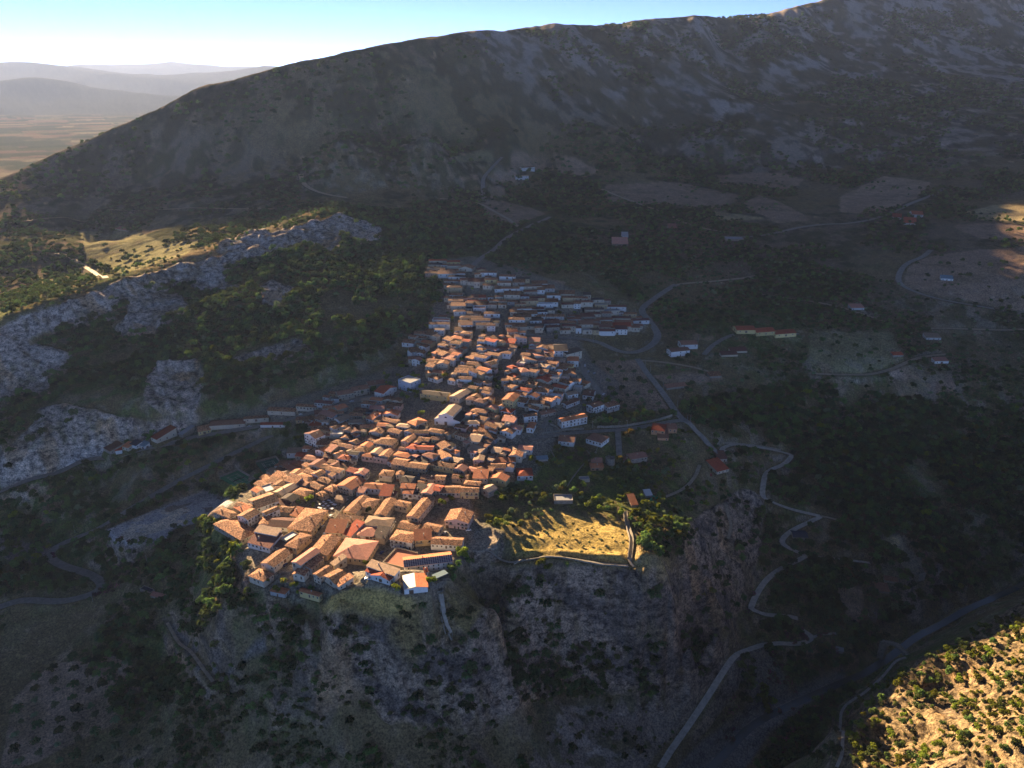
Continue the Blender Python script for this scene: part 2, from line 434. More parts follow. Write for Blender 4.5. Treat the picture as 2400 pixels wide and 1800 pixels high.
# ------------------------------------------------------------------ roads: centre lines, then the ground is graded to them
def Q4(*p): return [(1200 + x / 1.843, 900 + y / 1.843) for x, y in p]
def Q5(*p): return [(1700 + x / 3.687, 1350 + y / 3.687) for x, y in p]
ROADS = [
 ('road', 'asphalt', 5.5, [(1493,841),(1513,873),(1538,902),(1567,941),(1584,968),(1604,987),(1622,1005),(1645,1025),(1661,1045),(1683,1066)]),
 ('road', 'concrete', 4.2, Q4((935,300),(912,280),(905,266),(960,262),(1060,275),(1150,292),(1198,308),(1208,322),(1185,345),(1120,366),(1095,385),(1085,430),(1080,490),(1130,520),(1200,545),(1290,563),(1332,574),(1325,586),(1290,595),(1210,630),(1165,670),(1168,700),(1230,730),(1280,745),(1250,760),(1180,785),(1110,830),(1060,900),(1030,970),(1034,992),(1060,1002),(1110,1002),(1190,1000),(1235,1015))),
 ('road', 'concrete', 4.0, Q4((1245,1055),(1262,1075),(1292,1092),(1290,1115),(1262,1132),(1200,1124),(1150,1115),(1050,1130),(960,1170),(920,1230),(880,1300),(800,1420),(700,1560),(640,1659))),
 ('path', 'concrete', 3.0, Q4((1280,745),(1400,760),(1500,770),(1545,775))),
 ('path', 'concrete', 2.5, Q4((1292,1098),(1330,1082),(1400,1078))),
 ('path', 'dirt', 3.0, Q4((1335,572),(1400,590),(1450,606))),
 ('road', 'asphalt', 5.5, [(1240,1030),(1260,1026),(1296,1021),(1350,1014),(1405,1010),(1477,1006),(1531,997),(1585,985),(1604,987)]),
 ('road', 'asphalt', 4.5, [(1270,1005),(1290,975),(1332,961),(1362,950),(1380,932),(1385,915)]),
 ('road', 'asphalt', 5.5, [(1367,850),(1368,875),(1387,897),(1402,918),(1412,932)]),
 ('path', 'asphalt', 5.0, [(1448,1010),(1450,1045),(1452,1075)]),
 ('road', 'asphalt', 7.0, [(1585,667),(1542,692),(1499,725),(1517,748),(1538,774),(1543,792),(1528,810),(1504,823),(1477,829),(1450,825),(1423,813),(1401,802),(1350,794),(1300,791),(1262,790),(1225,782)]),
 ('road', 'dirt', 5.0, [(1580,670),(1600,664),(1656,662),(1715,655),(1775,646)]),
 ('road', 'asphalt', 6.5, [(1108,624),(1130,603),(1154,590),(1183,561),(1226,537),(1290,508)]),
 ('road', 'dirt', 5.0, [(1215,532),(1170,500),(1128,477),(1080,470),(1031,466)]),
 ('road', 'asphalt', 6.0, [(1134,472),(1131,440),(1133,415),(1150,395),(1178,368)]),
 ('road', 'asphalt', 7.0, [(1699,557),(1750,555),(1797,551),(1840,541),(1878,532),(1930,526),(1987,525),(2030,518),(2068,507),(2100,494),(2133,477),(2188,456),(2220,438)]),
 ('road', 'asphalt', 6.0, [(2330,725),(2280,716),(2231,708),(2166,694),(2112,673),(2102,652),(2122,618),(2166,602),(2182,586)]),
 ('road', 'dirt', 4.5, [(1911,876),(1980,879),(2046,879),(2095,865),(2144,841),(2190,833),(2231,830)]),
 ('road', 'asphalt', 5.0, [(1650,832),(1672,808),(1710,787),(1743,778),(1800,779),(1873,783)]),
 ('road', 'dirt', 7.0, [(705,408),(708,425),(720,441),(760,456),(814,464)]),
 ('road', 'dirt', 5.0, [(0,526),(110,512),(217,505),(300,496),(380,491),(500,486),(640,490)]),
 ('road', 'dirt', 5.5, [(130,594),(163,599),(217,629),(248,652)]),
 ('road', 'asphalt', 8.0, [(0,1155),(60,1130),(119,1110),(190,1084),(250,1071),(300,1062),(370,1046),(450,1030),(505,1018),(570,1006),(630,994),(705,975),(768,960),(805,945),(850,934),(895,925),(945,915)]),
 ('road', 'asphalt', 6.5, [(640,1020),(600,1040),(570,1054),(488,1095),(407,1133),(325,1184),(258,1225),(190,1258),(142,1275),(116,1296),(122,1316),(152,1330),(206,1343),(240,1362),(233,1384),(190,1404),(136,1412),(54,1404),(0,1423)]),
 ('path', 'dirt', 2.2, [(392,1130+330),(430,1520),(470,1560),(500,1600)]),
 ('path', 'stone', 2.6, [(1032,1386),(1038,1426),(1043,1462),(1050,1486),(1058,1500)]),
 ('path', 'stone', 2.0, [(1134,1320),(1172,1311),(1202,1322),(1215,1314),(1245,1310),(1270,1305),(1291,1303),(1345,1310),(1399,1321),(1440,1324),(1472,1326)]),
 ('path', 'stone', 2.0, [(1464,1198),(1472,1241),(1480,1263),(1478,1290),(1475,1311),(1486,1330)]),
 ('path', 'stone', 1.8, Q5((1560,705),(1460,770),(1400,830),(1350,880),(1200,1010),(1050,1110),(990,1200),(1000,1280),(1012,1400),(1020,1500),(985,1600),(960,1659))),
 ('path', 'dirt', 2.4, [(1700,1180),(1708,1210),(1714,1240),(1706,1265)]),
 ('road', 'dirt', 4.0, [(1493,845),(1560,850),(1620,860),(1660,872)]),
 ('path', 'dirt', 3.0, [(1640,1090),(1630,1120),(1600,1150),(1560,1165)]),
 ('road', 'dirt', 5.0, [(1700,545),(1620,530),(1560,500),(1480,470),(1400,440)]),
 ('road', 'dirt', 5.0, [(1780,690),(1850,700),(1950,715),(2060,750),(2100,765)]),
 ('road', 'dirt', 5.0, [(2180,770),(2280,772),(2400,772)]),
]
def dense(pts, step):
    w = [pick(*p)[:2] for p in pts]
    w = np.array(w)
    for _ in range(2):                     # corner cutting
        a, b = w[:-1] * .75 + w[1:] * .25, w[:-1] * .25 + w[1:] * .75
        w = np.vstack([w[:1], np.stack([a, b], 1).reshape(-1, 2), w[-1:]])
    seg = np.hypot(*np.diff(w, axis=0).T)
    L = np.concatenate([[0], np.cumsum(seg)])
    n = max(3, int(L[-1] / step))
    s = np.linspace(0, L[-1], n)
    return np.stack([np.interp(s, L, w[:, 0]), np.interp(s, L, w[:, 1])], 1)
DR = np.full(GZ.shape, 1e9, np.float32)
ZR = np.zeros(GZ.shape, np.float32)
def grade(P, Z, rad):
    for (x, y), z in zip(P, Z):
        r, a = math.hypot(x, y), math.atan2(x, y)
        i0, i1 = np.searchsorted(RRAD, [r - rad, r + rad])
        da = rad / r
        j0, j1 = int((a - da - AZ0) / DAZ), int((a + da - AZ0) / DAZ) + 2
        j0, j1 = max(j0, 0), min(j1, NAZ)
        if j0 >= j1: continue
        sl = (slice(i0, i1), slice(j0, j1))
        d = np.hypot(GX[sl] - x, GY[sl] - y)
        m = d < DR[sl]
        DR[sl] = np.where(m, d, DR[sl])
        ZR[sl] = np.where(m, z, ZR[sl])
def smooth1(z, n):
    z = z.copy()
    for _ in range(n):
        z[1:-1] = (z[:-2] + z[1:-1] * 2 + z[2:]) / 4
    return z
RLINES = []
for (nm, mt, w, pts) in ROADS:
    P = dense(pts, 2.5)
    Z = smooth1(ground(P[:, 0], P[:, 1]), 40)
    RLINES.append((nm, mt, w, P, Z))
DRALL = np.full(GZ.shape, 1e9, np.float32)
for (nm, mt, w, P, Z) in RLINES:
    DR[:] = 1e9
    grade(P, Z, w / 2 + 7)
    k = 1 - sstep(w / 2 + 1.2, w / 2 + 6.5, DR)
    GZ = GZ * (1 - k) + ZR * k
    DRALL = np.minimum(DRALL, DR)
_P = dense([(a, b_) for a, b_, c in RIVER], 4.0)
_Z = smooth1(ground(_P[:, 0], _P[:, 1]), 60)
DR[:] = 1e9
grade(_P, _Z, 14)
k = 1 - sstep(5, 12, DR)
GZ = GZ * (1 - k) + ZR * k
# level places: pitch, courts, lookout
PITCH_P = [(244,1244),(477,1149),(548,1176),(500,1216),(405,1240),(388,1266),(298,1276),(268,1266)]
COURT1 = [(505,1128),(549,1102),(612,1124),(575,1146)]
COURT2 = [(578,1106),(655,1070),(690,1084),(622,1122)]
QUARRY = [(119,1108),(190,1060),(260,1042),(252,1068),(190,1084),(149,1100)]
LOOK = [(1092,1284),(1122,1248),(1150,1246),(1172,1265),(1150,1288),(1110,1296)]
for pl in (PITCH_P, COURT1, COURT2, LOOK):
    cx, cy = np.mean(pl, axis=0)
    zc = pick(cx, cy)[2]
    k = blur(in_poly(*project(GX, GY, np.full_like(GZ, zc))[:2], pl).astype(float), 4) * (RG < 1200)
    GZ = GZ * (1 - k) + zc * k

GPX, GPY, GDEP = project(GX, GY, GZ)
SL = slope(GZ)

# ------------------------------------------------------------------ ground colours: what the ground is made of, place by place, plus a painted lift for shaded ground
def C3(*c): return np.array(c, np.float32)
n1, n2, n3, n4 = fbm(GX, GY, 130, 4, 71), fbm(GX, GY, 22, 4, 72), fbm(GX, GY, 5, 2, 73), fbm(GX, GY, 420, 3, 74)
col = np.zeros(GZ.shape + (3,), np.float32)
def lay(c, m):
    global col
    m = np.clip(m, 0, 1)[..., None]
    col = col * (1 - m) + np.asarray(c, np.float32) * m
lay(C3(.135, .105, .055), np.ones_like(GZ))
lay(C3(.065, .090, .028), sstep(.45, .60, n1 * .5 + n2 * .5))
lay(C3(.150, .115, .068), sstep(.55, .68, n2) * .7)
# valley floor far: brown pasture and scrub
vf = sstep(950, 1200, RG) * (RG < 5000)
lay(C3(.135, .105, .078), vf * sstep(.40, .62, n4 * .6 + n1 * .4) * .8)
lay(C3(.045, .052, .026), vf * sstep(.50, .62, n2 * .45 + n1 * .55) * .8)
# mountain: dark scrub with pale limestone breaking through
mt = GMT * sstep(.10, .24, SL)
lay(C3(.060, .060, .040), mt)
mr = ridged(GX, GY, 160, 5, 91) * .55 + fbm(GX, GY, 34, 3, 92) * .45
lay(C3(.30, .255, .225), mt * sstep(.55, .66, mr + .10 * SL) * .85)
lay(C3(.13, .10, .06), mt * sstep(.55, .7, n1) * .4)
lowslope = gmask([(0,420),(230,330),(430,300),(700,380),(720,480),(400,530),(0,560)], 8)
lay(C3(.150, .120, .098), lowslope * .65 * sstep(.3, .6, n2))
lay(C3(.05, .055, .03), lowslope * sstep(.56, .66, fbm(GX, GY, 26, 3, 95)))
mspk = sstep(.50, .60, fbm(GX, GY, 42, 4, 96)) * (RG > 1350) * (RG < 6000)
lay(C3(.030, .034, .020), mspk * sstep(.08, .2, SL) * .75)
# fields
FIELDS = []
fe1, fe2 = fbm(GX, GY, 30, 3, 111), fbm(GX * .25, GY, 12, 3, 112)
T1, T2, T3, T4 = C3(.34, .235, .165), C3(.28, .19, .135), C3(.36, .29, .16), C3(.20, .185, .10)
for c, p in [(T1, [(1970,461),(2068,412),(2182,428),(2155,461),(2068,499),(1970,499)]), (T2, [(1970,470),(2040,455),(2070,497),(1970,499)]), (T2, [(1672,410),(1830,405),(1890,420),(1850,445),(1690,432)]),
             (T2, [(1417,434),(1580,425),(1740,460),(1690,490),(1580,480),(1417,472)]), (T2, [(1780,455),(1850,485),(1900,515),(1820,522),(1740,480)]), (T3, [(2258,499),(2330,480),(2420,483),(2420,520),(2300,515)]),
             (T2, [(2230,530),(2300,520),(2420,530),(2420,565),(2300,560)]), (T2, [(2180,600),(2300,585),(2420,580),(2420,730),(2250,705),(2120,670),(2130,625)]), (T4, [(1900,776),(2090,776),(2122,846),(2014,879),(1895,863)]),
             (T2, [(1395,848),(1488,842),(1570,960),(1500,965),(1440,950),(1400,900)]), (T1, [(1290,361),(1345,368),(1412,402),(1370,410),(1310,404)]), (T2, [(1195,360),(1287,364),(1300,400),(1200,395)]),
             (T4, [(1063,366),(1172,350),(1150,378),(1070,380)]), (T2, [(1123,477),(1180,470),(1280,500),(1205,528),(1150,510)]), (T2, [(1150,405),(1210,400),(1210,425),(1150,430)]), (T2, [(1145,438),(1185,436),(1185,464),(1148,466)]), (T2, [(1075,410),(1125,408),(1120,422),(1070,424)]),
             (T4, [(184,540),(330,545),(420,590),(280,640),(200,600)]), (T4, [(250,600),(400,570),(480,560),(430,600),(290,640)]), (T4, [(80,650),(180,635),(190,660),(100,668)]),
             (T2, [(2080,870),(2120,858),(2230,880),(2240,910),(2120,940)]), (T3, [(2055,1265),(2110,1250),(2122,1290),(2100,1300)]), (T2, [(1950,1380),(2020,1375),(2030,1450),(1985,1470)]), (T3, [(1660,494),(1740,505),(1810,512),(1700,520)]),
             (T2, [(1255,650),(1330,660),(1310,680),(1260,672)]), (T2, [(1520,880),(1640,870),(1700,890),(1560,900)]), (T1, [(30,1640),(120,1560),(300,1530),(330,1620),(260,1700),(60,1800),(0,1800)])]:
    e = sstep(.30, .70, blur(gmask(p, 0), 4) + (fe1 - .5) * .9)
    FIELDS.append(p)
    e = e * (0.45 + 0.55 * sstep(.34, .56, n2 * .6 + fe2 * .4))
    lay(c, e * .9)
# furrows on some fields
# garden terraces, lit meadow, knolls
lay(C3(.085, .105, .028), gmask([(1180,1140),(1290,1050),(1560,1060),(1620,1120),(1600,1230),(1480,1230),(1300,1190),(1200,1240),(1130,1240)], 6) * sstep(.35, .6, n2 * .6 + n3 * .4))
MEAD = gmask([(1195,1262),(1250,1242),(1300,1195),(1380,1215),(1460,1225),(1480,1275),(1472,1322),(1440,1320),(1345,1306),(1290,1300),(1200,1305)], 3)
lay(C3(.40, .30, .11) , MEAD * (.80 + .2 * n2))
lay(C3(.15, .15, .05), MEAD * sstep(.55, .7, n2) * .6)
lay(C3(.30, .22, .09), gmask([(1170,1235),(1240,1205),(1290,1180),(1300,1240),(1200,1262)], 5) * sstep(.42, .55, n2) * .7)
lay(C3(.28, .21, .09), gmask([(1490,1290),(1560,1300),(1600,1370),(1520,1345),(1480,1330)], 4) * .75)
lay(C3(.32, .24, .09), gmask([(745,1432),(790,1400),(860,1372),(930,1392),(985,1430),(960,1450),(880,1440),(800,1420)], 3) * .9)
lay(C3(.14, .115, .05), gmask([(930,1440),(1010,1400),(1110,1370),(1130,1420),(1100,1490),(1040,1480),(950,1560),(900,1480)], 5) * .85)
lay(C3(.30, .24, .14), gmask([(545,1275),(630,1300),(720,1345),(670,1350),(560,1310)], 2) * .9)
# paving in the village
lay(C3(.185, .165, .140) * 1.0, GV * (.92 - .3 * n2))
lay(C3(.10, .10, .045), gmask([(1290,1000),(1420,960),(1500,965),(1600,990),(1400,1003)], 4) * .9)
lay(C3(.07, .085, .035), gmask([(640,1000),(730,1000),(740,1060),(640,1110),(600,1060)], 5) * .85)
# rock
rk = sstep(.30, .62, GROCK * 1.1 + (ridged(GX + .4 * GZ, GY + GZ, 30, 4, 78) - .55) * .9 * (GROCK > .02)) * (1 - .95 * (GV > .5))
rk = np.maximum(rk, sstep(1.5, 2.2, SL) * (RG < 1700) * (1 - GV) * .8)
rocky = sstep(.50, .62, fbm(GX, GY, 12, 4, 77)) * sstep(.25, .55, SL) * (RG < 1600) * .32 * (1 - GV)
rk = np.maximum(rk, rocky)
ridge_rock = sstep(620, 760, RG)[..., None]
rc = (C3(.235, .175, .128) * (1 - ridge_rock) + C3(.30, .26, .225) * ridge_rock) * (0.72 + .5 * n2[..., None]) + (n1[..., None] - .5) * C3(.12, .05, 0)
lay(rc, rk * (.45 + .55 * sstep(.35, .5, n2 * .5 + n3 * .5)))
lay(C3(.085, .075, .07), rk * sstep(.52, .62, fbm(GX + 1.2 * GZ, GZ, 26, 4, 101)) * (RG < 620) * .8)
rc2 = C3(.30, .19, .10)
lay(rc2, rk * sstep(.66, .74, fbm(GX, GY, 30, 3, 99)) * .6)
lay(C3(.17, .115, .038), GRL * (1 - rk * .6) * .8)
lay(C3(.20, .15, .085), GRL * sstep(.50, .62, ridged(GX, GY, 60, 4, 17) * .6 + n2 * .4))
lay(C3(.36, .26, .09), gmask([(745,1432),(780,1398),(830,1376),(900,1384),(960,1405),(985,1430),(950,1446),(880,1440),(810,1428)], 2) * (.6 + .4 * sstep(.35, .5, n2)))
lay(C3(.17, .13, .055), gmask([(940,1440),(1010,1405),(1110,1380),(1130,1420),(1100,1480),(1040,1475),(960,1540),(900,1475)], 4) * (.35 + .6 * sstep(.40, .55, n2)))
lay(C3(.09, .10, .035), gmask([(455,1130),(560,1130),(560,1165),(520,1200),(530,1250),(560,1300),(520,1310),(460,1230)], 3))
rk = rk * (1 - .8 * gmask([(745,1432),(780,1395),(860,1372),(960,1400),(985,1430),(880,1440)], 3))
# scree, gravel, quarry yard
lay(C3(.20, .165, .135) * 1.0, gmask([(1240,1800),(1290,1640),(1430,1640),(1600,1600),(1670,1560),(1620,1680),(1540,1760),(1500,1830),(1240,1830)], 6) * (.75 + .25 * n2))
lay(C3(.15, .14, .135), gmask([(1680,1560),(1790,1500),(1850,1600),(1840,1660),(1760,1640)], 6) * .6)
GRAV = gmask([(1560,1830),(1640,1740),(1760,1660),(1850,1620),(1960,1570),(1990,1585),(1880,1660),(1800,1720),(1730,1830)], 4)
lay(C3(.16, .155, .15), GRAV * .85)
lay(C3(.09, .085, .045), gmask([(1240,1640),(1560,1600),(1560,1720),(1480,1800),(1240,1800)], 4) * sstep(.50, .60, fbm(GX, GY, 11, 4, 102)) * .8)
lay(C3(.30, .26, .22), gmask([(1300,1650),(1460,1660),(1540,1720),(1440,1800),(1300,1800)], 4) * sstep(.60, .68, fbm(GX * .4, GY, 9, 4, 103)) * .7)
lay(C3(.36, .35, .34), gmask(QUARRY, 2))
lay(C3(.19, .18, .175), gmask([(0,1250),(120,1290),(130,1310),(60,1320),(0,1310)], 4) * .8)
lay(C3(.13, .12, .11), gmask([(380,1450),(410,1460),(520,1570),(640,1520),(660,1480),(600,1500),(520,1600),(480,1600),(440,1540)], 3) * sstep(.4, .5, n2))
# dirt pitch with worn pale patches
PM = gmask(PITCH_P, 1)
lay(C3(.34, .33, .33), PM)
lay(C3(.46, .41, .33), PM * sstep(.50, .56, fbm(GX, GY, 20, 4, 55)) * gmask([(280,1262),(300,1220),(400,1190),(480,1180),(490,1205),(400,1235),(330,1268)], 8))
lay(C3(.16, .12, .09), PM * sstep(.62, .68, fbm(GX, GY, 16, 3, 57)) * .8)
lay(C3(.27, .225, .175), gmask(LOOK, 1))
# far plain: a patchwork of fields and groves
pl = sstep(2600, 3200, RG) * (AA < R(-14))
ca, sa = math.cos(.5), math.sin(.5)
uu = (GX * ca + GY * sa + 160 * (n4 - .5)) / 330.0
vv = (-GX * sa + GY * ca + 160 * (n1 - .5)) / 170.0
hsh = _hash(np.floor(uu), np.floor(vv + .3 * np.floor(uu)), 5)
pal = np.array([[.24, .19, .13], [.17, .16, .10], [.10, .11, .06], [.06, .075, .04], [.30, .25, .17], [.13, .12, .08], [.21, .15, .11]], np.float32)
lay(pal[np.clip((hsh * 7).astype(int), 0, 6)] * .42, pl)
lay(C3(.03, .036, .022), pl * sstep(.5, .62, fbm(GX, GY, 260, 4, 58)) * .85)
lay(C3(.05, .055, .05), sstep(9500, 10600, RG))
col *= (0.86 + 0.28 * n3[..., None])
col = np.clip(col * (1.25 - .25 * np.clip(MEAD + GRL, 0, 1))[..., None], 0.008, .9)  # ground outside the sunlit meadow and slope is painted lighter to lift its shade

# ------------------------------------------------------------------ materials
def mat(name, rough=.95):
    m = bpy.data.materials.new(name)
    m.use_nodes = True
    b = m.node_tree.nodes['Principled BSDF']
    b.inputs['Roughness'].default_value = rough
    b.inputs['Specular IOR Level'].default_value = .15
    return m, m.node_tree.nodes, m.node_tree.links, b
def ramp(n, stops):
    r = n.new('ShaderNodeValToRGB')
    e = r.color_ramp.elements
    e[0].position, e[0].color = stops[0][0], (*stops[0][1], 1)
    e[1].position, e[1].color = stops[-1][0], (*stops[-1][1], 1)
    for p, c in stops[1:-1]:
        x = e.new(p); x.color = (*c, 1)
    return r
def noise(n, l, scale, coord, detail=4, rough=.6):
    t = n.new('ShaderNodeTexNoise')
    t.inputs['Scale'].default_value = scale
    t.inputs['Detail'].default_value = detail
    t.inputs['Roughness'].default_value = rough
    l.new(coord, t.inputs['Vector'])
    return t
def mix(n, l, mode, fac, a, b):
    x = n.new('ShaderNodeMixRGB'); x.blend_type = mode
    for s, v in ((0, fac), (1, a), (2, b)):
        if hasattr(v, 'links') or hasattr(v, 'is_linked'): l.new(v, x.inputs[s])
        elif s == 0: x.inputs[0].default_value = v
        else: x.inputs[s].default_value = (*v, 1)
    return x.outputs[0]
MG, n, l, b = mat('ground_soil', 1.0)
b.inputs['Specular IOR Level'].default_value = 0.0
at = n.new('ShaderNodeVertexColor'); at.layer_name = 'base'
ar = n.new('ShaderNodeAttribute'); ar.attribute_name = 'rock'
tc = n.new('ShaderNodeTexCoord')
g1 = noise(n, l, .45, tc.outputs['Object'], 5, .7)
g2 = noise(n, l, .09, tc.outputs['Object'], 6, .65)
r1 = ramp(n, [(.32, (.55, .55, .55)), (.5, (1, 1, 1)), (.72, (1.5, 1.45, 1.3))]); l.new(g1.outputs[0], r1.inputs[0])
r2 = ramp(n, [(.35, (.7, .72, .7)), (.55, (1, 1, 1)), (.7, (1.25, 1.2, 1.1))]); l.new(g2.outputs[0], r2.inputs[0])
c1 = mix(n, l, 'MULTIPLY', 1.0, at.outputs['Color'], r1.outputs[0])
c1 = mix(n, l, 'MULTIPLY', .8, c1, r2.outputs[0])
# rock: cracks and strata
mp = n.new('ShaderNodeMapping'); mp.inputs['Scale'].default_value = (.16, .16, .26); mp.inputs['Rotation'].default_value = (.25, .2, 0)
l.new(tc.outputs['Object'], mp.inputs[0])
g3 = noise(n, l, 1.0, mp.outputs[0], 7, .72)
vo = n.new('ShaderNodeTexVoronoi'); vo.feature = 'DISTANCE_TO_EDGE'; vo.inputs['Scale'].default_value = .8; l.new(mp.outputs[0], vo.inputs['Vector'])
r3 = ramp(n, [(.38, (.22, .22, .24)), (.47, (.75, .75, .75)), (.56, (1.25, 1.22, 1.18)), (.66, (1.6, 1.5, 1.4))]); l.new(g3.outputs[0], r3.inputs[0])
c2 = mix(n, l, 'MULTIPLY', 1.0, at.outputs['Color'], r3.outputs[0])
r4 = ramp(n, [(0, (.45, .45, .45)), (.06, (1, 1, 1))]); l.new(vo.outputs[0], r4.inputs[0])
c2 = mix(n, l, 'MULTIPLY', .6, c2, r4.outputs[0])
cc = mix(n, l, 'MIX', ar.outputs['Fac'], c1, c2)
l.new(cc, b.inputs['Base Color'])
g5 = noise(n, l, .75, tc.outputs['Object'], 5, .7)
r5 = ramp(n, [(.38, (.36, .35, .34)), (.5, (1, 1, 1)), (.62, (1.6, 1.5, 1.38))]); l.new(g5.outputs[0], r5.inputs[0])
cc = mix(n, l, 'MULTIPLY', .8, cc, r5.outputs[0]); l.new(cc, b.inputs['Base Color'])
bm = n.new('ShaderNodeBump'); bm.inputs['Strength'].default_value = .8; bm.inputs['Distance'].default_value = 1.5
b5 = n.new('ShaderNodeBump'); b5.inputs['Strength'].default_value = .7; b5.inputs['Distance'].default_value = .7; l.new(g5.outputs[0], b5.inputs['Height']); l.new(b5.outputs[0], bm.inputs['Normal'])
hm = n.new('ShaderNodeMixRGB'); l.new(ar.outputs['Fac'], hm.inputs[0]); hm.inputs[1].default_value = (.4, .4, .4, 1)
h1 = n.new('ShaderNodeMixRGB'); h1.inputs[0].default_value = .75; l.new(g1.outputs[0], h1.inputs[1]); h1.inputs[2].default_value = (.5, .5, .5, 1)
l.new(h1.outputs[0], hm.inputs[1]); l.new(g3.outputs[0], hm.inputs[2])
l.new(hm.outputs[0], bm.inputs['Height']); l.new(bm.outputs[0], b.inputs['Normal'])

# ------------------------------------------------------------------ the ground itself
def fast_mesh(name, co, quads):
    me = bpy.data.meshes.new(name)
    co = np.ascontiguousarray(co, np.float32).reshape(-1, 3)
    quads = np.ascontiguousarray(quads, np.int32)
    me.vertices.add(len(co)); me.vertices.foreach_set('co', co.ravel())
    me.loops.add(quads.size); me.loops.foreach_set('vertex_index', quads.ravel())
    me.polygons.add(len(quads)); me.polygons.foreach_set('loop_start', np.arange(0, quads.size, quads.shape[1], dtype=np.int32))
    me.update()
    return me
def link(name, me, parent=None, m=None):
    o = bpy.data.objects.new(name, me)
    COL.objects.link(o)
    if parent is not None: o.parent = parent
    if m is not None:
        for x in (m if isinstance(m, (list, tuple)) else [m]): me.materials.append(x)
    return o
def tag(o, label=None, cat=None, group=None, kind=None):
    if label: o['label'] = label
    if cat: o['category'] = cat
    if group: o['group'] = group
    if kind: o['kind'] = kind
    return o
# roads and paths as thin sheets on the graded ground
def road_mat(name, base, k=1.0, wear=.35):
    m, n, l, b = mat(name)
    tc = n.new('ShaderNodeTexCoord')
    g = noise(n, l, .35 * k, tc.outputs['Object'], 5, .65)
    r = ramp(n, [(.3, tuple(x * (1 - wear) for x in base)), (.55, base), (.75, tuple(x * (1 + wear) for x in base))])
    l.new(g.outputs[0], r.inputs[0]); l.new(r.outputs[0], b.inputs['Base Color'])
    return m
ROADM = {'asphalt': road_mat('asphalt', (.25, .225, .19)), 'concrete': road_mat('worn_concrete', (.50, .43, .34)), 'dirt': road_mat('dirt_track', (.40, .31, .21)), 'stone': road_mat('stone_paving', (.34, .30, .24))}
RMASKS = []
def strip(P, Z, w, lift=.22):
    t = np.gradient(P, axis=0); t /= np.hypot(*t.T)[:, None] + 1e-9
    nrm = np.stack([-t[:, 1], t[:, 0]], 1)
    rows = []
    zc = Z.copy()
    for k in (-1, -.5, 0, .5, 1):
        q = P + nrm * (k * w / 2)
        zc = np.maximum(zc, ground(q[:, 0], q[:, 1]))
    zc = np.maximum(zc, smooth1(np.maximum.reduce([zc, np.append(zc[1:], zc[-1]), np.append(zc[0], zc[:-1])]), 3))
    for k in (-1, 1):
        q = P + nrm * (k * w / 2)
        rows.append(np.stack([q[:, 0], q[:, 1], zc + lift], 1))
    co = np.stack(rows, 1).reshape(-1, 3)
    i = np.arange(len(P) - 1) * 2
    return fast_mesh('road', co, np.stack([i, i + 2, i + 3, i + 1], 1)[:, ::-1])
for (nm, mt_, w, P, Z) in RLINES:
    tag(link(nm, strip(P, Z, w * (1.25 if nm == 'road' else 1.1)), None, ROADM[mt_]), kind='structure')
    RMASKS.append((P, w))
# river
rp = [p for p in RIVER]
P = dense([(a, b_) for a, b_, c in rp], 4.0)
zz = smooth1(ground(P[:, 0], P[:, 1]), 30)
MW, n, l, b = mat('river_water', .12)
b.inputs['Base Color'].default_value = (.045, .06, .058, 1); b.inputs['Specular IOR Level'].default_value = .5
tag(link('river_water', strip(P, zz, 6.5, .2), None, MW), kind='structure')
# ------------------------------------------------------------------ materials of buildings
def stucco(name, base, v=.12):
    m, n, l, b = mat(name)
    tc = n.new('ShaderNodeTexCoord'); oi = n.new('ShaderNodeObjectInfo')
    g = noise(n, l, .7, tc.outputs['Object'], 5, .65)
    r = ramp(n, [(.3, tuple(x * (1 - v * 2) for x in base)), (.5, base), (.7, tuple(min(1, x * (1 + v)) for x in base))])
    l.new(g.outputs[0], r.inputs[0])
    h = n.new('ShaderNodeHueSaturation'); l.new(r.outputs[0], h.inputs['Color'])
    mr = n.new('ShaderNodeMapRange'); mr.inputs[3].default_value = .82; mr.inputs[4].default_value = 1.12
    l.new(oi.outputs['Random'], mr.inputs[0]); l.new(mr.outputs[0], h.inputs['Value'])
    l.new(h.outputs[0], b.inputs['Base Color'])
    return m
WALL = {
 'cream': stucco('cream_stucco', (.50, .42, .31)), 'white': stucco('white_stucco', (.62, .60, .56), .07), 'ochre': stucco('ochre_stucco', (.47, .34, .19)),
 'yellow': stucco('yellow_stucco', (.58, .45, .20), .08), 'pink': stucco('pink_stucco', (.55, .37, .30), .08), 'stone': stucco('stone_wall', (.31, .265, .21), .25),
 'grey': stucco('grey_render', (.33, .32, .30)), 'orange': stucco('orange_stucco', (.52, .27, .14)), 'blue': stucco('pale_blue_stucco', (.40, .47, .55), .07)}
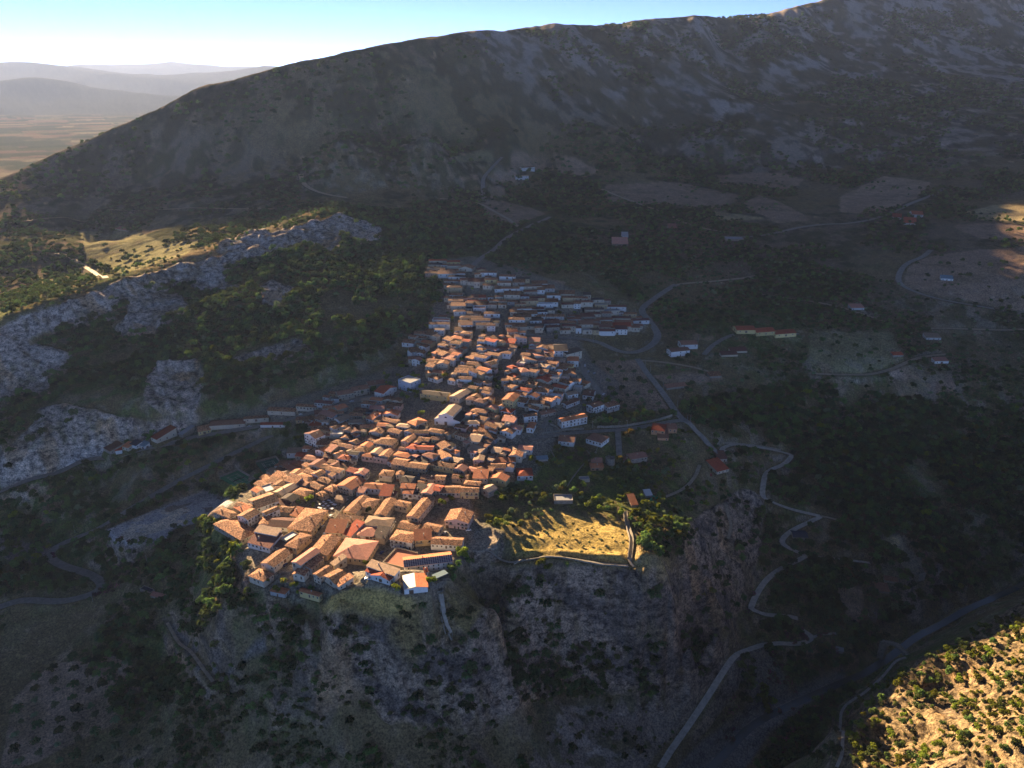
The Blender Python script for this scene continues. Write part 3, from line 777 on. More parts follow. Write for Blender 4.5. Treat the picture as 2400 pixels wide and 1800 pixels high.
def tiles(name, cols, spk=1.0):
    """old pantiles: courses along the slope, patches and single odd tiles"""
    m, n, l, b = mat(name, .9)
    tc = n.new('ShaderNodeTexCoord'); oi = n.new('ShaderNodeObjectInfo')
    g = noise(n, l, .95, tc.outputs['Object'], 3, .75)
    g2 = noise(n, l, .30, tc.outputs['Object'], 3, .6)
    r = ramp(n, cols); l.new(g.outputs[0], r.inputs[0])
    r2 = ramp(n, [(.35, (.62, .62, .66)), (.5, (1, 1, 1)), (.66, (1.25, 1.2, 1.1))]); l.new(g2.outputs[0], r2.inputs[0])
    c = mix(n, l, 'MULTIPLY', .75 * spk, r.outputs[0], r2.outputs[0])
    h = n.new('ShaderNodeHueSaturation'); l.new(c, h.inputs['Color'])
    mr = n.new('ShaderNodeMapRange'); mr.inputs[3].default_value = .62; mr.inputs[4].default_value = 1.25
    l.new(oi.outputs['Random'], mr.inputs[0]); l.new(mr.outputs[0], h.inputs['Value'])
    l.new(h.outputs[0], b.inputs['Base Color'])
    uv = n.new('ShaderNodeUVMap'); w = n.new('ShaderNodeTexWave'); w.inputs['Scale'].default_value = 1.4; w.bands_direction = 'X'
    l.new(uv.outputs[0], w.inputs['Vector'])
    bp = n.new('ShaderNodeBump'); bp.inputs['Strength'].default_value = .5; bp.inputs['Distance'].default_value = .12
    l.new(w.outputs[0], bp.inputs['Height']); l.new(bp.outputs[0], b.inputs['Normal'])
    return m
ROOF = {
 'aged': tiles('aged_pantiles', [(.38, (.075, .036, .022)), (.45, (.19, .090, .048)), (.51, (.31, .140, .066)), (.56, (.40, .19, .092)), (.63, (.52, .29, .16))]),
 'rust': tiles('rusty_pantiles', [(.38, (.11, .042, .025)), (.46, (.28, .11, .055)), (.54, (.42, .20, .10)), (.63, (.56, .33, .19))]),
 'red': tiles('red_tiles', [(.3, (.30, .055, .028)), (.5, (.42, .085, .040)), (.7, (.50, .13, .065))], .5),
 'orange': tiles('orange_tiles', [(.3, (.42, .13, .055)), (.5, (.52, .18, .08)), (.7, (.60, .25, .12))], .5),
 'pink': tiles('pink_tiles', [(.3, (.40, .17, .12)), (.5, (.50, .22, .15)), (.7, (.56, .28, .20))], .5),
 'maroon': tiles('maroon_tiles', [(.3, (.12, .045, .036)), (.5, (.18, .07, .05)), (.7, (.23, .10, .07))], .5),
 'brown': tiles('brown_tiles', [(.3, (.20, .085, .05)), (.5, (.28, .13, .08)), (.7, (.34, .18, .11))], .5),
 'tan': tiles('tan_tiles', [(.3, (.33, .21, .13)), (.5, (.42, .28, .18)), (.7, (.50, .36, .25))], .6),
 'dark': tiles('dark_tiles', [(.3, (.055, .042, .038)), (.5, (.085, .062, .05)), (.7, (.12, .09, .07))], .7),
 'grey': stucco('grey_terrace', (.30, .30, .30)), 'white': stucco('white_terrace', (.62, .60, .57), .06), 'terracotta': stucco('terracotta_terrace', (.44, .19, .12), .1),
 'teal': stucco('blue_grey_sheet', (.17, .24, .27), .1), 'slate': stucco('dark_slate_sheet', (.035, .04, .055), .1)}
def plain(name, c, rough=.6, spec=.3):
    m, n, l, b = mat(name, rough)
    b.inputs['Base Color'].default_value = (*c, 1); b.inputs['Specular IOR Level'].default_value = spec
    return m
M_GLASS = plain('window_glass', (.025, .028, .032), .15, .5)
M_FRAME = plain('window_surround', (.45, .40, .33), .8)
M_WOOD = plain('brown_wood', (.12, .065, .035), .7)
M_IRON = plain('dark_iron', (.03, .03, .03), .6)
M_SLAB = plain('balcony_concrete', (.45, .42, .37), .9)
M_POT = plain('chimney_render', (.40, .33, .26), .9)
M_STONE = stucco('dry_stone', (.27, .235, .185), .3)

# ------------------------------------------------------------------ small mesh kit
class MB:
    def __init__(s): s.v, s.f, s.m, s.uv = [], [], [], []
    def face(s, pts, mi=0, uv=None):
        i = len(s.v); s.v += [tuple(p) for p in pts]; s.f.append(tuple(range(i, i + len(pts)))); s.m.append(mi); s.uv.append(uv)
    def box(s, x0, x1, y0, y1, z0, z1, mi=0, bottom=True):
        a = [(x0, y0), (x1, y0), (x1, y1), (x0, y1)]
        for k in range(4):
            p, q = a[k], a[(k + 1) % 4]
            s.face([(*p, z0), (*q, z0), (*q, z1), (*p, z1)], mi)
        s.face([(*p, z1) for p in a], mi)
        if bottom: s.face([(*p, z0) for p in a[::-1]], mi)
    def cyl(s, x, y, z0, z1, r0, r1=None, k=8, mi=0, cap=True):
        r1 = r0 if r1 is None else r1
        A = [(x + r0 * math.cos(t), y + r0 * math.sin(t), z0) for t in [2 * math.pi * i / k for i in range(k)]]
        B = [(x + r1 * math.cos(t), y + r1 * math.sin(t), z1) for t in [2 * math.pi * i / k for i in range(k)]]
        for i in range(k): s.face([A[i], A[(i + 1) % k], B[(i + 1) % k], B[i]], mi)
        if cap: s.face(B, mi)
    def prism(s, poly, z0, z1, mi=0):
        if sum(poly[i][0] * poly[(i + 1) % len(poly)][1] - poly[(i + 1) % len(poly)][0] * poly[i][1] for i in range(len(poly))) < 0: poly = poly[::-1]
        for i in range(len(poly)):
            p, q = poly[i], poly[(i + 1) % len(poly)]
            s.face([(*p, z0), (*q, z0), (*q, z1), (*p, z1)], mi)
        s.face([(*p, z1) for p in poly], mi)
    def build(s, name, mats, parent=None):
        me = bpy.data.meshes.new(name)
        me.from_pydata(s.v, [], s.f)
        me.polygons.foreach_set('material_index', s.m)
        if any(u is not None for u in s.uv):
            ul = me.uv_layers.new(name='UVMap')
            k = 0
            for p, u in zip(me.polygons, s.uv):
                for t in range(p.loop_total):
                    if u is not None: ul.data[k].uv = u[t]
                    k += 1
        me.update()
        return link(name, me, parent, mats)
def empty(name, loc, rz=0):
    o = bpy.data.objects.new(name, None); COL.objects.link(o); o.location = loc; o.rotation_euler = (0, 0, rz)
    o.empty_display_size = 1
    return o
def share(src, name, parent, loc, rz=0, scale=None):
    o = bpy.data.objects.new(name, src); COL.objects.link(o); o.parent = parent; o.location = loc; o.rotation_euler = (0, 0, rz)
    if scale: o.scale = scale
    return o
def proto(mb, mats, name):
    o = mb.build(name, mats); me = o.data; bpy.data.objects.remove(o); return me
_w = MB(); _w.box(-.62, .62, -.05, .0, -.82, .82, 0); _w.box(-.45, .45, -.09, -.052, -.66, .66, 1)
ME_WIN = proto(_w, [M_FRAME, M_GLASS], 'window')
_w = MB(); _w.box(-.95, .95, -.05, .0, -.82, .82, 0); _w.box(-.45, .45, -.09, -.052, -.7, .7, 1); _w.box(-.9, -.48, -.11, -.053, -.72, .72, 2); _w.box(.48, .9, -.11, -.053, -.72, .72, 2)
ME_WINS = proto(_w, [M_FRAME, M_GLASS, M_WOOD], 'window_shuttered')
_w = MB(); _w.box(-.75, .75, -.06, 0, 0, 2.45, 0); _w.box(-.58, .58, -.10, -.062, 0, 2.25, 1)
ME_DOOR = proto(_w, [M_FRAME, M_WOOD], 'door')
_w = MB(); _w.box(-1.4, 1.4, -.06, 0, 0, 2.6, 0); _w.box(-1.2, 1.2, -.10, -.062, 0, 2.4, 1)
ME_GAR = proto(_w, [M_FRAME, M_WOOD], 'garage_door')
_w = MB(); _w.box(-1.5, 1.5, -1.05, 0, -.16, 0, 0)
ME_BAL = proto(_w, [M_SLAB], 'balcony')
_w = MB()
for q in (0, .5, 1.0): _w.box(-1.48, 1.48, -1.03, -.99, q, q + .05, 0)
for q in range(11): x = -1.46 + q * .29; _w.box(x, x + .03, -1.02, -1.0, .0, 1.0, 0)
for sx in (-1.48, 1.44): _w.box(sx, sx + .04, -.99, 0, 1.0, 1.05, 0); _w.box(sx, sx + .04, -.99, 0, .5, .55, 0)
ME_RAIL = proto(_w, [M_IRON], 'railing')
_w = MB(); _w.box(-.35, .35, -.3, .3, -.8, 1.0, 0); _w.box(-.45, .45, -.4, .4, 1.0, 1.12, 0)
ME_CHIM = proto(_w, [M_POT], 'chimney')

HSC = .8
HOUSES = []      # footprints: cx, cy, L, D, rot, h
def rect_of(A, B, C, h):
    a, b, c = [Vector(pick(*p, h)[:2]) for p in (A, B, C)]
    ab = b - a
    L = ab.length
    t = ab / L
    nrm = Vector((-t.y, t.x))
    D = (c - b).dot(nrm)
    if D < 0: nrm = -nrm; D = -D
    D = max(D, 3.0)
    ctr = (a + b) / 2 + nrm * D / 2
    rot = math.atan2(t.y, t.x)
    if abs((Vector((-math.sin(rot), math.cos(rot))) - nrm).length) > .5:
        rot += math.pi
    return ctr.x, ctr.y, L, D, rot
def roof_mesh(kind, L, D, h, ov=.45, pitch=.27, ridge='x'):
    mb = MB()
    x, y = L / 2 + ov, D / 2 + ov
    th = .18
    if ridge == 'y':
        x, y = D / 2 + ov, L / 2 + ov
    H = y * pitch
    def slab(pts, uv):
        mb.face(pts, 0, uv)
        mb.face([(p[0], p[1], p[2] - th) for p in pts[::-1]], 0, uv[::-1])
        for i in range(len(pts)):
            p, q = pts[i], pts[(i + 1) % len(pts)]
            mb.face([(p[0], p[1], p[2] - th), (q[0], q[1], q[2] - th), q, p], 0, [(0, 0)] * 4)
    if kind == 'g':
        slab([(-x, -y, h), (x, -y, h), (x, 0, h + H), (-x, 0, h + H)], [(-x, 0), (x, 0), (x, y), (-x, y)])
        slab([(x, y, h), (-x, y, h), (-x, 0.0, h + H), (x, 0.0, h + H)], [(x, 0), (-x, 0), (-x, y), (x, y)])
    elif kind == 'h':
        k = min(x, y) * .95
        if x < y: k = x * .95; H = k * pitch
        e = max(x - y * .95, .3)
        H = min(y, x) * pitch
        slab([(-x, -y, h), (x, -y, h), (e, 0, h + H), (-e, 0, h + H)], [(-x, 0), (x, 0), (e, y), (-e, y)])
        slab([(x, y, h), (-x, y, h), (-e, 0, h + H), (e, 0, h + H)], [(x, 0), (-x, 0), (-e, y), (e, y)])
        slab([(x, -y, h), (x, y, h), (e, 0, h + H)], [(-y, 0), (y, 0), (0, x)])
        slab([(-x, y, h), (-x, -y, h), (-e, 0, h + H)], [(y, 0), (-y, 0), (0, x)])
    elif kind in 'st':
        H = 2 * y * .22
        a, b = (0, H) if kind == 's' else (H, 0)
        slab([(-x, -y, h + a), (x, -y, h + a), (x, y, h + b), (-x, y, h + b)], [(-x, 0), (x, 0), (x, y * 2), (-x, y * 2)])
    else:
        mb.box(-x + ov, x - ov, -y + ov, y - ov, h - .1, h + .12, 0)
    if ridge == 'y':
        mb.v = [(-p[1], p[0], p[2]) for p in mb.v]
    return mb, H
def wall_mesh(kind, L, D, h, base, pitch=.27, ridge='x', ov=.45):
    mb = MB()
    x, y = L / 2, D / 2
    if ridge == 'y': x, y = D / 2, L / 2
    if kind == 'g':
        H = (y + ov) * pitch - .22
        hh = h + ov * pitch - .2
        mb.face([(-x, -y, base), (x, -y, base), (x, -y, hh), (-x, -y, hh)]); mb.face([(x, y, base), (-x, y, base), (-x, y, hh), (x, y, hh)])
        mb.face([(x, -y, base), (x, y, base), (x, y, hh), (x, 0, h + H), (x, -y, hh)]); mb.face([(-x, y, base), (-x, -y, base), (-x, -y, hh), (-x, 0, h + H), (-x, y, hh)])
    elif kind in 'st':
        H = 2 * (y + ov) * .22
        s0 = h - .2 + (ov * .22 if kind == 's' else H - ov * .22)
        s1 = h - .2 + (H - ov * .22 if kind == 's' else ov * .22)
        mb.face([(-x, -y, base), (x, -y, base), (x, -y, s0), (-x, -y, s0)]); mb.face([(x, y, base), (-x, y, base), (-x, y, s1), (x, y, s1)])
        mb.face([(x, -y, base), (x, y, base), (x, y, s1), (x, -y, s0)]); mb.face([(-x, y, base), (-x, -y, base), (-x, -y, s0), (-x, y, s1)])
    elif kind == 'h':
        mb.box(-x, x, -y, y, base, h - .02, 0, False)
    else:
        mb.box(-x, x, -y, y, base, h - .12, 0, False)
        for (a, b, c, d) in ((-x, x, -y, -y + .25), (-x, x, y - .25, y), (-x, -x + .25, -y + .25, y - .25), (x - .25, x, -y + .25, y - .25)):
            mb.box(a, b, c, d, h - .12, h + .85, 0)
    if ridge == 'y':
        mb.v = [(-p[1], p[0], p[2]) for p in mb.v]
    return mb
RNG = random.Random(7)
ROOFWORD = {'aged': 'mottled old tile', 'rust': 'rusty old tile', 'red': 'bright red tile', 'orange': 'orange tile', 'pink': 'pinkish tile', 'maroon': 'dark maroon', 'brown': 'brown tile', 'tan': 'tan tile', 'dark': 'dark brown', 'grey': 'flat grey', 'white': 'flat white', 'terracotta': 'flat terracotta', 'teal': 'blue-grey sheet', 'slate': 'black slate'}
KINDWORD = {'g': 'gabled', 'h': 'hipped', 's': 'sloping', 't': 'sloping', 'f': ''}
def level(cx, cy, L, D, rot, z, soft=3.5):
    """level the ground under a building, with a bank around it"""
    r_, a_ = math.hypot(cx, cy), math.atan2(cx, cy)
    rad = math.hypot(L, D) / 2 + soft
    i0, i1 = np.searchsorted(RRAD, [r_ - rad, r_ + rad]); da = rad / r_
    j0, j1 = max(int((a_ - da - AZ0) / DAZ), 0), min(int((a_ + da - AZ0) / DAZ) + 2, NAZ)
    sl = (slice(i0, i1), slice(j0, j1))
    c, s = math.cos(rot), math.sin(rot)
    dx, dy = GX[sl] - cx, GY[sl] - cy
    d = np.maximum(np.maximum(abs(dx * c + dy * s) - L / 2 - .6, abs(-dx * s + dy * c) - D / 2 - .6), 0)
    k = 1 - sstep(0, soft, d)
    k = np.where(HLOCK[sl] > 0, 0, k)
    GZ[sl] = GZ[sl] * (1 - k) + z * k
    HLOCK[sl] = np.maximum(HLOCK[sl], d <= .3)
HLOCK = np.zeros(GZ.shape, np.float32)
def house(cx, cy, L, D, rot, h, kind, roof, wall, ridge='x', detail=2, name='house', label=None, cat='house', group=None, gz=None, balcony=0, pitch=.27, win='auto', chim=None):
    c, s = math.cos(rot), math.sin(rot)
    cor = [(cx + c * a * L / 2 - s * b * D / 2, cy + s * a * L / 2 + c * b * D / 2) for a in (-1, 1) for b in (-1, 1)]
    zs = [float(ground(*p)) for p in cor]
    z = sum(zs) / 4 if gz is None else gz
    base = -1.6
    if math.hypot(cx, cy) < 1500: level(cx, cy, L, D, rot, z)
    else: base = min(zs) - z - 1.5
    e = empty(name, (cx, cy, z), rot)
    wall_mesh(kind, L, D, h, base, pitch, ridge).build('wall', [WALL[wall]], e)
    rm, H = roof_mesh(kind, L, D, h, .45, pitch, ridge)
    ro = rm.build('roof', [ROOF[roof]], e)
    if chim is None: chim = detail >= 2 and RNG.random() < .6
    if chim and kind != 'f':
        share(ME_CHIM, 'chimney', ro, (RNG.uniform(-.25, .25) * L, RNG.uniform(-.2, .2) * D, h + H * .75))
    # openings on the sides that look towards the valley
    if win == 'auto':
        sides = [(0, -1, L, D / 2, 0)]
        if detail >= 1: sides += [(1, 0, D, L / 2, math.pi / 2), (-1, 0, D, L / 2, -math.pi / 2)]
        nf = max(1, int((h - .4) / 3.0))
        for (sx, sy, W, off, rz) in sides:
            # skip faces turned away from the viewer side of the village
            wx, wy = c * sx - s * sy, s * sx + c * sy
            if wx * cx + wy * cy > .25 * math.hypot(cx, cy): continue
            k = max(1, int(W / (3.0 if detail >= 2 else 3.6)))
            k = min(k, 7 if detail >= 2 else 3)
            for fl in range(nf):
                for i in range(k):
                    if RNG.random() < .16: continue
                    t = (i + .5) / k * W - W / 2 + RNG.uniform(-.15, .15)
                    x, y = (t, -off) if sy else ((off, t) if sx > 0 else (-off, -t))
                    zc = h - 1.75 - fl * 3.0
                    if zc < .9: continue
                    if fl == nf - 1 and nf > 1 and RNG.random() < .3 or (nf == 1 and i == k // 2):
                        share(ME_DOOR if RNG.random() < .7 or W < 6 else ME_GAR, 'door', e, (x, y, max(base + .5, zc - 1.75)), rz)
                    else:
                        wo = share(ME_WINS if detail >= 2 and RNG.random() < .4 else ME_WIN, 'window', e, (x, y, zc), rz)
                        if fl < nf - 1 + (balcony > 1) and RNG.random() < (.22 if not balcony else .7) and detail >= 2:
                            bo = share(ME_BAL, 'balcony', e, (x, y, zc - .95), rz)
                            share(ME_RAIL, 'railing', bo, (0, 0, 0))
    HOUSES.append(dict(o=e, x=cx, y=cy, z=z, L=L, D=D, rot=rot, h=h, roof=roof, wall=wall, kind=kind, name=name, label=label, cat=cat, group=group))
    return e
def traced(off, items, sc=5.53, detail=2):
    for it in items:
        (q, h, kind, roof, wall) = it[:5]
        kw = it[5] if len(it) > 5 else {}
        P = [(off[0] + q[i] / sc, off[1] + q[i + 1] / sc) for i in (0, 2, 4)]
        cx, cy, L, D, rot = rect_of(*P, h * HSC)
        L, D = L * 1.05, D * 1.14
        kw = dict(detail=detail) | kw
        house(cx, cy, L, D, rot, h * HSC, kind, roof, wall, **kw)
# ------------------------------------------------------------------ houses traced from the photo: near-left, near-right and far-right eave corners
X = dict(ridge='y')
traced((480, 1100), [
 ((590,1410,770,1478,890,1320), 7, 'h', 'aged', 'cream'),
 ((855,1590,1040,1650,1140,1575), 4.5, 'h', 'orange', 'grey'),
 ((1235,1592,1480,1672,1605,1590), 6.5, 'g', 'orange', 'yellow', dict(balcony=1, label='small house with orange gabled roof and yellow walls above the cliff, lowest of the village', chim=True)),
 ((750,1220,905,1258,1145,1055), 7, 'g', 'aged', 'cream', X),
 ((655,812,925,852,1010,800), 9.5, 's', 'tan', 'white'),
 ((575,962,840,1006,925,860), 6, 's', 'maroon', 'white'),
 ((1055,968,1195,1002,1325,850), 7, 'h', 'rust', 'ochre'),
 ((990,900,1065,925,1160,820), 6.5, 'f', 'white', 'ochre'),
 ((892,990,1050,1022,1075,945), 4, 's', 'brown', 'cream'),
 ((150,800,470,892,660,758), 6, 'h', 'aged', 'stone'),
 ((135,602,330,642,482,545), 7, 'h', 'aged', 'stone', dict(balcony=1)),
 ((440,630,565,665,745,555), 9, 'g', 'aged', 'white', X),
 ((752,552,800,570,915,490), 8, 'g', 'aged', 'white', X),
 ((382,485,500,560,580,515), 5.5, 's', 'orange', 'stone'),
 ((400,465,600,508,685,470), 6, 'g', 'aged', 'cream'),
 ((580,372,690,478,905,392), 7, 'g', 'aged', 'white', X),
 ((900,290,1010,332,1205,222), 7, 'g', 'tan', 'stone', X),
 ((915,432,1085,476,1125,428), 5, 's', 'maroon', 'yellow'),
 ((990,372,1130,412,1225,362), 7, 'g', 'dark', 'stone', X),
 ((1150,300,1310,346,1445,290), 6, 'h', 'aged', 'stone'),
 ((1165,112,1330,162,1455,92), 6, 'h', 'aged', 'stone'),
 ((1450,320,1530,358,1600,312), 5, 'h', 'aged', 'stone'),
 ((1340,205,1470,258,1550,200), 5, 'g', 'aged', 'stone'),
 ((1465,150,1600,185,1690,132), 6, 'g', 'aged', 'stone'),
 ((1560,258,1660,292,1745,218), 6, 'h', 'rust', 'cream'),
 ((1730,218,1915,268,2038,125), 8, 'g', 'orange', 'cream', dict(balcony=1, ridge='y')),
 ((1835,18,1940,50,1985,5), 9, 's', 'red', 'grey'),
 ((1945,52,2065,76,2125,5), 9, 'g', 'pink', 'grey', X),
 ((1090,732,1380,778,1605,568), 8, 'h', 'aged', 'ochre', dict(name='palazzo', cat='large house', chim=True, label='large square palazzo with mottled hipped roof and skylight beside the garden of white tables')),
 ((825,716,1090,756,1158,650), 5, 'g', 'maroon', 'white', {}),
 ((705,692,810,706,890,622), 5, 'g', 'aged', 'pink', X),
 ((950,530,1110,555,1200,495), 4.5, 'g', 'aged', 'stone'),
 ((1110,582,1190,605,1275,540), 4, 's', 'orange', 'stone'),
 ((1705,652,2010,692,2070,640), 8, 's', 'aged', 'ochre'),
 ((1570,797,1795,818,1860,712), 6.5, 's', 'orange', 'white', dict(balcony=1)),
 ((1800,820,1900,862,1990,722), 6, 's', 'red', 'white', dict(balcony=1)),
 ((1360,1052,1590,1102,1800,920), 6, 'g', 'aged', 'ochre', X),
 ((1145,1182,1255,1238,1560,1095), 9.5, 'g', 'pink', 'cream', X),
 ((1268,1240,1390,1290,1590,1165), 7, 'g', 'rust', 'stone', X),
 ((1150,1356,1290,1402,1460,1290), 7, 'g', 'rust', 'cream', X),
 ((1420,1362,1500,1408,1750,1300), 8, 'g', 'rust', 'cream', X),
 ((1565,1412,1690,1462,1890,1372), 6, 'g', 'aged', 'cream', X),
 ((1640,1205,1690,1240,1838,1178), 7, 's', 'tan', 'cream'),
 ((1700,1482,1748,1512,1935,1422), 4, 's', 'rust', 'cream'),
 ((1690,378,1800,400,1815,365), 4, 's', 'tan', 'stone', dict(win='no')),
])
traced((780, 1100), [
 ((30,1098,440,1158,592,962), 7, 'h', 'pink', 'ochre', dict(name='market_hall', cat='large house', chim=True, label='broad market hall with great pink hipped roof on the lower street')),
 ((152,548,300,575,470,362), 7, 'g', 'rust', 'cream', X),
 ((350,470,512,502,600,388), 7, 'h', 'aged', 'cream'),
 ((550,588,690,605,870,392), 7, 'g', 'aged', 'cream', X),
 ((805,462,955,492,1032,430), 7, 'g', 'aged', 'cream'),
 ((975,612,1115,640,1300,360), 8, 'g', 'rust', 'cream', dict(ridge='y', name='long_building', cat='long building', label='long narrow building with mottled gabled roof running uphill between two courtyards')),
 ((1160,312,1280,335,1405,205), 8, 'g', 'pink', 'cream', X),
 ((405,712,730,752,826,640), 9, 'h', 'tan', 'white'),
 ((325,842,520,862,600,742), 7.5, 'h', 'pink', 'white', dict(balcony=2)),
 ((525,872,670,902,735,792), 6.5, 's', 'dark', 'cream', dict(balcony=1)),
 ((750,902,1018,940,1090,832), 8, 'h', 'rust', 'white', dict(balcony=1)),
 ((850,752,1080,792,1178,712), 7, 'g', 'aged', 'cream'),
 ((1068,922,1275,890,1368,792), 7, 's', 'orange', 'ochre', dict(balcony=2)),
 ((1280,942,1660,992,1678,900), 7, 'g', 'aged', 'white', dict(balcony=1)),
 ((1165,772,1360,805,1460,740), 7.5, 'g', 'aged', 'cream'),
 ((1465,662,1752,692,1702,545), 8, 'g', 'rust', 'pink', dict(ridge='y', balcony=1, label='pink walled house with rust and red patched roof on the right edge beside gardens')),
 ((1385,302,1640,305,1650,205), 6, 'g', 'aged', 'cream'),
 ((1658,288,1882,302,1898,222), 8, 'g', 'aged', 'yellow', dict(balcony=1)),
 ((1705,192,1895,215,1922,160), 9, 'h', 'aged', 'stone'),
 ((1925,232,2020,300,2112,242), 7, 'g', 'tan', 'stone', X),
 ((1310,402,1410,428,1490,342), 4, 'g', 'brown', 'stone'),
 ((608,338,745,352,792,235), 6, 's', 'red', 'cream'),
 ((755,335,800,345,822,300), 5, 's', 'maroon', 'cream'),
 ((310,292,400,312,505,262), 7, 's', 'pink', 'white'),
 ((400,245,640,262,712,185), 7, 'g', 'orange', 'white'),
 ((912,312,1030,322,1070,252), 6.5, 's', 'orange', 'white'),
 ((882,242,1055,252,1110,208), 8, 's', 'orange', 'cream'),
 ((1042,312,1150,332,1200,242), 6, 's', 'dark', 'white'),
 ((1148,122,1440,142,1500,82), 6, 'g', 'aged', 'cream'),
 ((1300,266,1385,276,1395,208), 8, 'g', 'red', 'cream'),
 ((875,152,1010,172,1080,92), 8, 'g', 'dark', 'cream'),
 ((1082,182,1180,192,1230,148), 6, 'h', 'aged', 'cream'),
 ((455,1290,790,1322,915,1278), 7, 's', 'tan', 'white', {}),
 ((505,1392,730,1418,868,1352), 5, 'g', 'red', 'white', dict(ridge='y', label='white house with bright red gabled roof just above the grassy knoll')),
 ((430,1332,530,1350,555,1300), 5.5, 's', 'red', 'white'),
 ((1820,112,2000,128,2140,48), 7, 's', 'orange', 'cream'),
 ((1550,112,1740,132,1805,72), 6, 'g', 'rust', 'cream'),
 ((605,78,760,92,840,18), 7, 'h', 'aged', 'cream'),
 ((820,70,910,80,950,20), 8, 'g', 'aged', 'cream', X),
 ((0,205,100,230,170,120), 6, 's', 'grey', 'white', dict(win='no')) if False else ((1190,1320,1230,1328,1235,1300), 4, 's', 'red', 'white'),
])
traced((660, 900), [
 ((0,365,195,328,182,282), 6.5, 'g', 'rust', 'cream', dict(name='terraced_house', balcony=1)),
 ((198,326,435,286,412,238), 6.5, 'g', 'aged', 'cream', dict(name='terraced_house', balcony=1)),
 ((438,286,640,236,600,190), 6.5, 'g', 'maroon', 'white', dict(name='terraced_house', balcony=1)),
 ((648,222,735,186,692,150), 6.5, 'g', 'dark', 'white', dict(name='terraced_house')),
 ((738,165,930,105,870,60), 8, 'g', 'brown', 'cream', dict(name='terraced_house', balcony=1)),
 ((932,104,1130,40,1070,0), 8, 'g', 'brown', 'cream', dict(name='terraced_house', balcony=1)),
 ((1132,40,1330,-25,1270,-70), 8, 'g', 'brown', 'cream', dict(name='terraced_house')),
 ((665,300,735,345,888,318), 6, 'g', 'orange', 'cream', X),
 ((490,392,650,440,708,398), 7, 's', 'pink', 'white', dict(balcony=2)),
 ((690,452,770,500,910,432), 6, 'g', 'tan', 'white', X),
 ((362,548,462,568,552,515), 3.5, 's', 'red', 'stone', dict(win='no')),
 ((308,682,440,716,580,640), 12, 'g', 'maroon', 'white', dict(label='tall white house with dark maroon roof standing apart at the left edge', ridge='y')),
 ((635,572,690,602,900,532), 6, 'g', 'aged', 'white', X),
 ((805,606,905,628,1030,540), 6.5, 'g', 'maroon', 'stone', X),
 ((905,625,1030,612,1175,500), 6.5, 'g', 'maroon', 'stone', X),
 ((650,766,760,782,842,722), 6, 'h', 'aged', 'stone'),
 ((570,872,640,888,756,828), 8, 's', 'pink', 'yellow', dict(label='yellow walled house with pale pink sloping roof on the left slope')),
 ((345,902,430,905,556,842), 4, 's', 'aged', 'stone'),
 ((25,1102,170,1128,272,1062), 5, 'g', 'brown', 'orange'),
 ((135,1032,260,1056,386,978), 5, 'g', 'brown', 'orange'),
 ((365,1068,500,1085,640,972), 6, 'g', 'maroon', 'cream', X),
 ((635,1062,740,1080,850,982), 6, 'g', 'maroon', 'cream', X),
 ((735,975,860,988,920,925), 8, 'h', 'red', 'white'),
 ((835,832,940,852,1000,792), 6, 'g', 'maroon', 'yellow'),
 ((942,852,1080,885,1120,820), 7, 'h', 'aged', 'cream'),
 ((885,758,970,792,1100,712), 6, 'g', 'aged', 'cream', X),
 ((1200,772,1430,802,1512,702), 7, 'h', 'aged', 'cream'),
 ((1040,938,1180,958,1235,902), 6.5, 'h', 'orange', 'pink'),
 ((1160,905,1262,920,1345,825), 7, 'g', 'tan', 'cream', X),
 ((1268,922,1388,955,1450,842), 7.5, 'g', 'rust', 'cream', X),
 ((1195,962,1365,985,1382,948), 6, 'f', 'grey', 'pink'),
 ((1430,1042,1600,1062,1700,972), 8.5, 'g', 'rust', 'ochre', dict(balcony=1)),
 ((1605,1064,1860,1105,1932,1032), 8.5, 'g', 'aged', 'ochre', dict(balcony=1)),
 ((1620,832,1730,852,1780,782), 8.5, 'h', 'red', 'white', dict(balcony=2)),
 ((1745,845,1950,858,1950,798), 8, 'g', 'red', 'white', dict(balcony=1)),
 ((1560,748,1650,775,1800,662), 8, 'g', 'rust', 'cream', X),
 ((1762,732,1900,748,1940,690), 7, 'g', 'aged', 'cream'),
 ((1640,500,1745,552,1865,468), 8, 'h', 'orange', 'cream', dict(balcony=1)),
 ((1490,552,1640,575,1718,520), 8, 'h', 'tan', 'white', dict(balcony=1)),
 ((1375,618,1520,652,1620,602), 7, 'g', 'rust', 'cream'),
 ((1140,622,1290,655,1390,580), 7, 'g', 'aged', 'cream', X),
 ((1225,452,1480,512,1500,462), 7, 'g', 'aged', 'stone'),
 ((1100,442,1180,472,1260,412), 7, 's', 'orange', 'white'),
])
